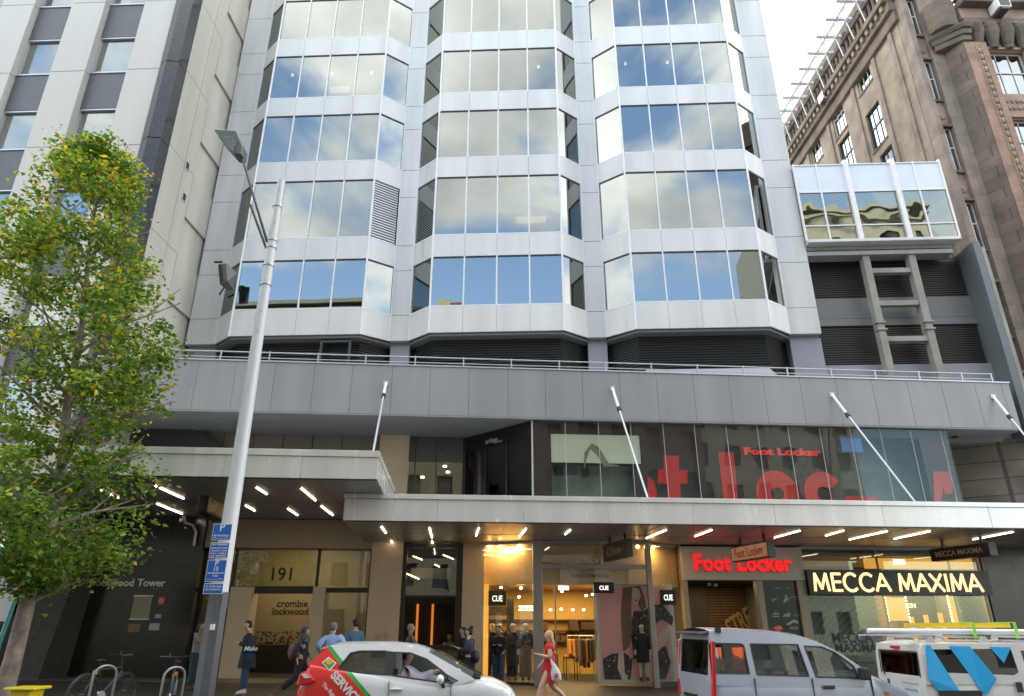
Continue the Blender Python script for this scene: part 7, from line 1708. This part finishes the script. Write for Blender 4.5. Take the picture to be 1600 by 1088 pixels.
# badge and lettering on the red quarter
A_ = [cp(501, 1036), cp(511, 1027), cp(524, 1037), cp(514, 1049)]; mb = MB(); sheet(mb, A_, yf, .030); bd = mb.build('badge', wt, CA)
c_ = Vector(((A_[0][0] + A_[2][0]) / 2, (A_[0][1] + A_[2][1]) / 2)); A2_ = [tuple(c_ + (Vector(p) - c_) * .8) for p in A_]; mb = MB(); sheet(mb, A2_, yf, .034); mb.build('badge_green', pbr('badge_green', (.05, .3, .08), .4, 0, 0), bd)
mb = MB(); sheet(mb, [tuple(c_ + Vector((.06 * math.cos(2 * PI * k / 12), .02 + .05 * math.sin(2 * PI * k / 12)))) for k in range(12)], yf, .038); mb.build('badge_yellow', pbr('badge_orange', (.75, .35, .04), .4, 0, 0), bd)
a, b = cp(521, 1052), cp(561, 1097); an = math.atan2(b[1] - a[1], b[0] - a[0]); mid = ((a[0] + b[0]) / 2, (a[1] + b[1]) / 2)
text('SERVICE', 'livery_lettering', wt, CA, (mid[0] - .05, -.872, mid[1] - .05), width=math.hypot(b[0] - a[0], b[1] - a[1]), height=.15, bold=.04, ext=.004, tilt=an)
text('The Right Choice', 'livery_lettering', wt, CA, (mid[0] - .22, -.872, mid[1] - .17), width=.62, height=.07, bold=.01, ext=.004, tilt=an)
# driver
wv = C.w((xs_ + .26, -.36, 0))
DV = bpy.data.objects.new('person', None); COL.objects.link(DV); DV.location = (wv.x, wv.y, g - .19); DV.rotation_euler = (0, 0, C.th); OFF[DV] = Vector((0, 0, 0)); tag(DV, 'driver in a pale lilac shirt holding the steering wheel of the hatchback', 'person')
DV.scale = (.92, .92, .92)
P_ = lambda x, y, z: Vector((x, y, z))
Vd = [(P_(0, 0, .98), (.13, .16)), (P_(-.05, 0, 1.15), (.11, .14)), (P_(-.07, 0, 1.38), (.12, .16)), (P_(-.06, 0, 1.50), .055), (P_(-.03, 0, 1.56), .05), (P_(-.01, 0, 1.60), .064), (P_(-.02, 0, 1.66), .082), (P_(-.03, 0, 1.71), .066)]
Ed = [(i, i + 1) for i in range(7)]
for sg in (1, -1):
    n = len(Vd); Vd += [(P_(-.05, sg * .18, 1.42), .06), (P_(.22, sg * .22, 1.24), .045), (P_(.56, sg * .16, 1.36), .028), (P_(.63, sg * .14, 1.38), .032), (P_(.40, sg * .1, .95), .08), (P_(.62, sg * .12, .72), .055), (P_(.78, sg * .12, .5), .045)]
    Ed += [(2, n), (n, n + 1), (n + 1, n + 2), (n + 2, n + 3), (0, n + 4), (n + 4, n + 5), (n + 5, n + 6)]
    for f in range(4): b0 = len(Vd); Vd.append((P_(.68, sg * .14 + (f - 1.5) * .02, 1.385 + .012 * (f % 2)), .009)); Ed.append((n + 3, b0))
    b0 = len(Vd); Vd.append((P_(.62, sg * .10, 1.43), .01)); Ed.append((n + 3, b0))
skinmesh('body', Vd, Ed, skin_m, DV)
n0 = [(P_(0, 0, .94), (.16, .18)), (P_(-.05, 0, 1.15), (.14, .17)), (P_(-.07, 0, 1.38), (.145, .19)), (P_(-.06, 0, 1.47), .07)]; ee = [(0, 1), (1, 2), (2, 3)]
for sg in (1, -1): n = len(n0); n0 += [(P_(-.05, sg * .18, 1.42), .08), (P_(.22, sg * .22, 1.24), .06), (P_(.52, sg * .17, 1.35), .045)]; ee += [(2, n), (n, n + 1), (n + 1, n + 2)]
skinmesh('shirt', n0, ee, cloth('lilac', (.50, .46, .56)), DV)
mb = MB(); mb.ball((-.045, 0, 1.69), (.10, .09, .08), 14, 8); mb.ball((-.06, 0, 1.64), (.075, .08, .07), 12, 8); mb.build('hair', pbr('hair_15', (.015, .013, .012), .6), DV, smooth=True)
mb = MB(); mb.ball((.065, 0, 1.63), (.02, .014, .024), 8, 6); mb.build('face_features', skin_m, DV, smooth=True)

# ---------------- silver people carrier
NW = .845; xv = W.px(1094, 1060, 13.1)[0]
C = Fr(xv + .10, 13.98, .14); g = gz(xv + 2)
SV = thing('silver_van', 'silver people carrier with orange items behind its rear side window', 'van', C, (2.1, 0, g))
def cp(p, q, y=-NW): a = C.px(p, q, y); return (a[0], a[1])
silver = paint('silver_paint', (.44, .49, .58), .30)
nz = cp(1430, 1087, -.70)[0]; hd1, hd2 = cp(1387, 1065, -.72), cp(1414, 1079, -.72); wb_ = cp(1359, 1051, -.78)
bl = cp(1180, 1060)[1] - g
tab = [(0, .80, .32, bl - .03, .0), (.12, .835, .26, bl, .0), (.5, .845, .22, bl, 0), (2.6, .845, .22, bl - .01, 0), (wb_[0] - .35, .845, .22, bl - .03, 0), (wb_[0], .835, .22, wb_[1] - g - .03, .04), (hd1[0], .82, .22, hd1[1] - g - .02, .05), (hd2[0], .79, .24, hd2[1] - g - .02, .05), (nz, .72, .26, cp(1430, 1087)[1] - g - .03, .04), (nz + .30, .60, .3, .62, .0)]
mb = lowerbody(SV, tab, silver, g, nz + .30)
rh = cp(1164, 986)[1]
def yf(x, z): return .83 - .16 * max(0, z - g - bl)
rear_t = (.10, cp(1099, 987)[1])
out_l = [(-.00, g + bl - .10), (.02, g + 1.25), rear_t, cp(1120, 986.5), cp(1164, 987), cp(1219, 989.5), cp(1256, 994), cp(1282, 1003), cp(1317, 1021), cp(1359, 1051), cp(1350, 1075), cp(1180, 1075)]
w1 = [cp(1111, 1008), cp(1113, 1048), cp(1117, 1052), cp(1172, 1053), cp(1166, 1009), cp(1162, 1006.5), cp(1114, 1005.5)]
w2 = [cp(1176, 1006.7), cp(1184, 1054.5), cp(1265, 1057), cp(1251, 1007.5)]
w3 = [cp(1261, 1010), cp(1276, 1058), cp(1342, 1060), cp(1336, 1041), cp(1309, 1020), cp(1288, 1011)]
sidepanel(mb, out_l, [w1, w2, w3], yf)
roofgrid(mb, out_l[2:8], yf, .06)
# tailgate around the rear glass
x0_, zt_ = rear_t; hw_t = yf(0, zt_)
def rz(t): return g + bl - .1 + (zt_ - g - bl + .1) * t
def rxx(z): return -.0 + .10 * max(0, (z - g - bl) / (zt_ - g - bl))
def rearquad(mbx, y0, y1, z0, z1, dx=0.0, th=.03): mbx.hexa([(rxx(z0) - dx, y0, z0), (rxx(z0) - dx + th, y0, z0), (rxx(z0) - dx + th, y1, z0), (rxx(z0) - dx, y1, z0)], [(rxx(z1) - dx, y0, z1), (rxx(z1) - dx + th, y0, z1), (rxx(z1) - dx + th, y1, z1), (rxx(z1) - dx, y1, z1)])
zg0, zg1 = g + bl + .04, zt_ - .14
rearquad(mb, -.78, .78, g + bl - .1, zg0); rearquad(mb, -hw_t + .02, hw_t - .02, zg1, zt_); rearquad(mb, -.78, -.66, zg0, zg1); rearquad(mb, .66, .78, zg0, zg1)
mb.build('body', silver, SV, smooth=True)
mb = MB(); rearquad(mb, -.66, .66, zg0, zg1, -.012, .006); mb.build('rear_window', glass_car, SV)
mb = MB(); mb.hexa([(-.08, -.60, zt_ - .05), (.12, -.68, zt_ - .03), (.12, .68, zt_ - .03), (-.08, .60, zt_ - .05)], [(-.07, -.58, zt_ - .025), (.12, -.66, zt_ + .01), (.12, .66, zt_ + .01), (-.07, .58, zt_ - .025)]); mb.build('rear_spoiler', trim, SV, bevel=.01)
mb = MB(); rearquad(mb, -.846, -.76, g + .80, zt_ - .16, .022, .07); mb.build('tail_light', pbr('tail_red', (.55, .01, .015)), SV, bevel=.012)
mb = MB(); rearquad(mb, -.847, -.76, g + .73, g + .79, .022, .07); mb.build('indicator', pbr('amber_lens', (.75, .25, .02), .2, 0, 0), SV)
mb = MB(); rearquad(mb, .70, .83, g + .80, zt_ - .16, .022, .07); mb.build('tail_light', pbr('tail_red', (.55, .01, .015)), SV, bevel=.012)
mb = MB(); mb.box(-.02, -.006, -.0, .42, g + .62, g + .76); mb.build('number_plate', wt, SV); mb = MB(); mb.box(-.03, -.004, -.1, .5, g + .80, g + .86); mb.build('tailgate_handle', trim, SV)
mb = MB(); roofgrid(mb, [out_l[7], out_l[8], out_l[9]], lambda x, z: yf(x, z) - .03, .03, bow=.12); mb.build('windscreen', glass_car, SV)
for nm, w_, gm in (('rear_quarter_window', w1, glass_car), ('sliding_door_window', w2, glass_car), ('front_door_window', w3, glass_car)):
    for sg_ in (-1, 1): mb = MB(); sheet(mb, w_, lambda x, z: yf(x, z) - .015, 0, sg_); mb.build(nm, gm, SV)
mb = MB()
for w_ in (w1, w2, w3):
    for A_, B_ in zip(w_, w_[1:] + w_[:1]):
        d = (Vector(B_) - Vector(A_)); d = d.normalized() * .011; n_ = Vector((-d.y, d.x)); sheet(mb, [tuple(Vector(A_) - n_), tuple(Vector(B_) - n_), tuple(Vector(B_) + n_), tuple(Vector(A_) + n_)], yf, .005)
mb.build('window_seal', trim, SV)
mb = MB()
for p in (1180, 1270, 1362): a = cp(p, 1065); mb.box(a[0] - .003, a[0] + .003, -.852, -.82, g + .28, a[1] + .05)
mb.box(.2, wb_[0] - .1, -.853, -.84, g + .62, g + .625); mb.build('panel_gap', trim, SV)
a = cp(1295, 1074); mb = MB(); mb.box(a[0] - .11, a[0] + .11, -.875, -.84, a[1] - .03, a[1] + .03); mb.build('door_handle', trim, SV, bevel=.012)
a = cp(1350, 1053, -.93); mb = MB(); mb.box(a[0] - .07, a[0] + .08, -1.03, -.84, a[1] - .10, a[1] + .10); mb.build('door_mirror', trim, SV, bevel=.03)
a = cp(1387, 1086); mb = MB(); mb.box(a[0] - .03, a[0] + .03, -.842, -.81, a[1] - .01, a[1] + .05); mb.build('side_repeater', pbr('amber_lens', (.75, .25, .02)), SV)
a = cp(1428, 1084, -.7); mb = MB(); mb.ball((a[0], -.62, a[1] - .12), (.14, .16, .09), 12, 8); mb.build('headlight', pbr('headlight', (.45, .48, .5)), SV, smooth=True)
mb = MB(); a = cp(1127, 993); mb.box(a[0] - .05, a[0] + .05, -.74, -.70, rh - .03, rh + .06); mb.build('aerial_base', trim, SV)
mb = MB(); mb.box(.1, wb_[0], -.76, .76, g + .3, g + .36); mb.box(wb_[0] - .45, wb_[0] - .02, -.74, .74, g + .6, g + bl - .02); mb.build('cabin_floor', trim, SV)
xs_ = cp(1262, 1060)[0]
for x_ in (xs_ + .1, xs_ - .80):
    for y_ in (-.38, .38): seat(SV, x_, y_, g + .10, 1.0)
mb = MB(); a = (xs_ + 1.0, .38, g + 1.02); mb.tube([(a[0] + .08 * math.sin(2 * PI * k / 20), a[1] + .18 * math.cos(2 * PI * k / 20), a[2] + .17 * math.sin(2 * PI * k / 20)) for k in range(21)], .014, 6); mb.build('steering_wheel', trim, SV)
# orange vests hanging inside the rear quarter window: they rest in the van -> things
for k, (p0, p1, c, lab) in enumerate(((1117, 1123, (.5, .52, .55), 'silver reflective strip hanging inside the rear side window of the silver van'), (1122, 1128, (.95, .16, .03), 'narrow orange vest at the left of the rear side window of the silver van'), (1145, 1166, (.95, .16, .03), 'wide orange vest at the right of the rear side window of the silver van'))):
    a, z0_ = cp(p0, 1049, -.76); b, z1_ = cp(p1, 1012, -.76); mb = MB()
    loft(mb, [((a + b) / 2, -.752, z0_, (b - a) * .55, .02), ((a + b) / 2 + .01, -.745, (z0_ + z1_) / 2, (b - a) * .5, .02), ((a + b) / 2, -.735, z1_, (b - a) * .38, .015)], 14, .25)
    tag(mb.build('safety_vest', pbr('vest_%d' % int(c[0] * 100), c, .7, 0, .3, 14), fr=C, off=((a + b) / 2, -.68, z0_), smooth=True), lab, 'vest')
for x_ in (.85, 3.35):
    for y_ in (-.76, .76): wheel(SV, x_, y_, g + .31, .31)
mb = MB()
for x_ in (.85, 3.35): mb.cyl((x_, -.855, g + .33), (x_, -.60, g + .33), .37, n=28)
mb.build('wheel_arch', trim, SV)

# ---------------- white work van
VW = .84; xv = W.px(1447, 1060, 13.1)[0]
C = Fr(xv, 13.95, .0); g = gz(xv + 2)
WV = thing('white_van', 'white work van with bright blue slanted stripes at the right edge', 'van', C, (2.2, 0, g))
def cp(p, q, y=-VW): a = C.px(p, q, y); return (a[0], a[1])
wp = paint('white_van_paint', (.66, .66, .65))
rt_ = cp(1500, 1006)[1] - g; bl = cp(1500, 1060)[1] - g
tab = [(0, .80, .32, bl - .02, .0), (.10, .83, .26, bl, .0), (.5, .845, .22, bl, 0), (3.3, .845, .22, bl, 0), (3.6, .84, .22, bl + .02, .02), (3.9, .80, .24, bl - .1, .04), (4.3, .70, .28, .7, .03), (4.4, .6, .35, .5, 0)]
mb = lowerbody(WV, tab, wp, g, 4.4)
def yf(x, z): return .835 - .09 * max(0, z - g - bl)
zT = g + rt_
out_l = [(-.0, g + bl - .10), (.0, g + 1.2), (.03, zT - .10), (.08, zT - .02), (.16, zT), (2.6, zT + .0), (3.0, zT - .05), (3.65, g + bl + .05), (3.6, g + bl - .1)]
w1 = [cp(1460, 1015), cp(1465, 1049), cp(1469, 1051), cp(1586, 1055.4), cp(1593, 1050.7), cp(1583, 1016), cp(1580, 1014)]
w3 = [cp(1597, 1017), cp(1607, 1055), (3.35, g + bl + .06), (2.9, zT - .12)]
sidepanel(mb, out_l, [w1, w3], yf)
roofgrid(mb, out_l[2:7], yf, .05)
def rxx(z): return .0 + .03 * max(0, (z - g - bl) / (zT - g - bl))
rw = [C.px(p, q, 0) for p, q in ((1378, 1011), (1440, 1049))]
zg0, zg1 = g + bl + .02, zT - .16
rearquad(mb, -.80, .80, g + bl - .1, zg0); rearquad(mb, -.76, .76, zg1, zT - .02); rearquad(mb, -.82, -.66, zg0, zg1); rearquad(mb, .66, .82, zg0, zg1)
mb.build('body', wp, WV, smooth=True)
mb = MB(); rearquad(mb, -.66, .66, zg0, zg1, -.012, .006); mb.build('rear_window', glass_dark, WV)
mb = MB(); rearquad(mb, -.70, -.664, zg0 - .02, zg1 + .02, .004, .006); rearquad(mb, .664, .70, zg0 - .02, zg1 + .02, .004, .006); rearquad(mb, -.664, .664, zg1, zg1 + .03, .004, .006); mb.build('window_seal', trim, WV)
for nm, w_ in (('side_window', w1), ('front_door_window', w3)):
    for sg_ in (-1, 1): mb = MB(); sheet(mb, w_, lambda x, z: yf(x, z) - .010, 0, sg_); mb.build(nm, glass_dark, WV)
mb = MB(); roofgrid(mb, [(3.0, zT - .05), (3.65, g + bl + .05)], lambda x, z: yf(x, z) - .03, .03, bow=.12); mb.build('windscreen', glass_car, WV)
mb = MB(); mb.box(-.03, .03, -.13, .13, zT - .10, zT - .05); mb.build('brake_light', pbr('tail_red', (.55, .01, .015)), WV, bevel=.01)
mb = MB(); mb.box(-.03, .08, -.845, -.76, g + .45, g + .72); mb.build('tail_light', pbr('tail_red', (.55, .01, .015)), WV, bevel=.01); mb = MB(); mb.box(-.03, .08, .76, .845, g + .45, g + .72); mb.build('tail_light', pbr('tail_red', (.55, .01, .015)), WV, bevel=.01)
vb = pbr('livery_blue', (.005, .38, .78), .35, 0, .02, 3, coat=.4); mb = MB()
def q_(*pts): return [cp(1300 + a / 5.333, 940 + b / 5.333) for a, b in pts]
for poly in (q_((792, 380), (808, 360), (832, 370), (1060, 745), (890, 748), (800, 640)), q_((985, 372), (1160, 375), (1370, 645), (1285, 780), (1240, 745)), q_((1325, 378), (1505, 382), (1440, 515))): sheet(mb, poly, lambda x, z: max(yf(x, z), .848 if z < g + bl + .01 else 0), .006)
mb.build('blue_livery', vb, WV)
mb = MB(); a, b = q_((880, 742), (1250, 790)); mb.box(a[0], b[0], -.862, -.845, b[1], a[1]); mb.box(cp(1586, 1066)[0], cp(1594, 1066)[0], -.88, -.845, cp(1590, 1082)[1], cp(1590, 1066)[1]); mb.build('rub_strip', trim, WV)
PL = (0, -1)
mb = MB(); mb.box(-.008, -.002, .42, .5, g + bl - .17, g + bl - .09); mb.cyl((-.02, .55, g + bl - .02), (-.02, .48, g + bl + .12), .012); mb.build('rear_wiper', trim, WV)
text('window and door services', 'door_lettering', pbr('grey_letter', (.42, .42, .40)), WV, (-.004, -.30, g + bl - .13), width=.55, height=.04, nrm='x', ext=.002)
text('call us today', 'door_lettering', vb, WV, (-.004, -.30, g + bl - .24), width=.42, height=.05, nrm='x', ext=.002)
mb = MB()
for x_ in (.30, 1.25, 2.35):
    mb.cyl((x_, -.72, zT + .10), (x_, .72, zT + .10), .02)
    for y_ in (-.70, .70): mb.hexa([(x_ - .09, y_ - .03, zT - .01), (x_ + .09, y_ - .03, zT - .01), (x_ + .09, y_ + .03, zT - .01), (x_ - .09, y_ + .03, zT - .01)], [(x_ - .03, y_ - .02, zT + .12), (x_ + .03, y_ - .02, zT + .12), (x_ + .03, y_ + .02, zT + .12), (x_ - .03, y_ + .02, zT + .12)])
mb.build('roof_bar', 'rail', WV)
for x_ in (.85, 3.35):
    for y_ in (-.76, .76): wheel(WV, x_, y_, g + .32, .32)
mb = MB(); mb.box(.3, 3.3, -.76, .76, g + .35, g + .4); mb.box(1.9, 2.0, -.7, .7, g + .4, zT - .2); mb.build('load_floor', trim, WV)
# roof load
zp = zT + .13
a = C.px(1334, 986, -.5)[0]; pvc = pbr('white_pipe', (.70, .71, .74), .35, 0, .03)
mb = MB(); mb.cyl((C.px(1355, 982, -.55)[0], -.55, zp + .075), (4.4, -.55, zp + .045), .045, n=16); mb.cyl((C.px(1465, 982, -.42)[0], -.42, zp + .06), (4.4, -.42, zp + .04), .042, n=16); tag(mb.build('drain_pipe', pvc, fr=C, off=(1.2, -.5, zp), smooth=True), 'long white pipes lashed to the roof bars of the white van', 'pipe')
mb = MB(); mb.box(a, C.px(1470, 986, -.66)[0], -.68, -.64, zp + .0, zp + .022); tag(mb.build('batten', pvc, fr=C, off=(0, -.66, zp)), 'thin white batten jutting out behind the roof pipes', 'batten')
LD = thing('ladder', 'yellow ladder tied on top of the white van roof load with green straps', 'ladder', C, (1.0, -.2, zp)); yl = pbr('ladder_yellow', (.80, .55, .02), .45, 0, .05)
x0_ = C.px(1429, 979, -.3)[0]; x1_ = C.px(1575, 979, -.3)[0]
for y_ in (-.35, .05): 
    mb = MB(); mb.box(x0_, x1_, y_ - .02, y_ + .02, zp + .13, zp + .21); mb.build('ladder_rail', yl, LD)
mb = MB(); mb.box(x0_, x0_ + .55, -.37, -.33, zp + .03, zp + .10); mb.build('ladder_foot', yl, LD)
mb = MB(); k = x0_ + .1
while k < x1_ - .05: mb.cyl((k, -.33, zp + .17), (k, .03, zp + .17), .014); k += .28
mb.build('rung', 'rail', LD)
mb = MB()
for p in (1509, 1573): x_ = C.px(p, 980, -.4)[0]; mb.box(x_ - .025, x_ + .025, -.62, .08, zp + .215, zp + .225); mb.box(x_ - .025, x_ + .03, -.63, -.62, zp - .05, zp + .22)
mb.build('strap', pbr('neon_strap', (.35, .75, .08), .6, 0, 0), LD)
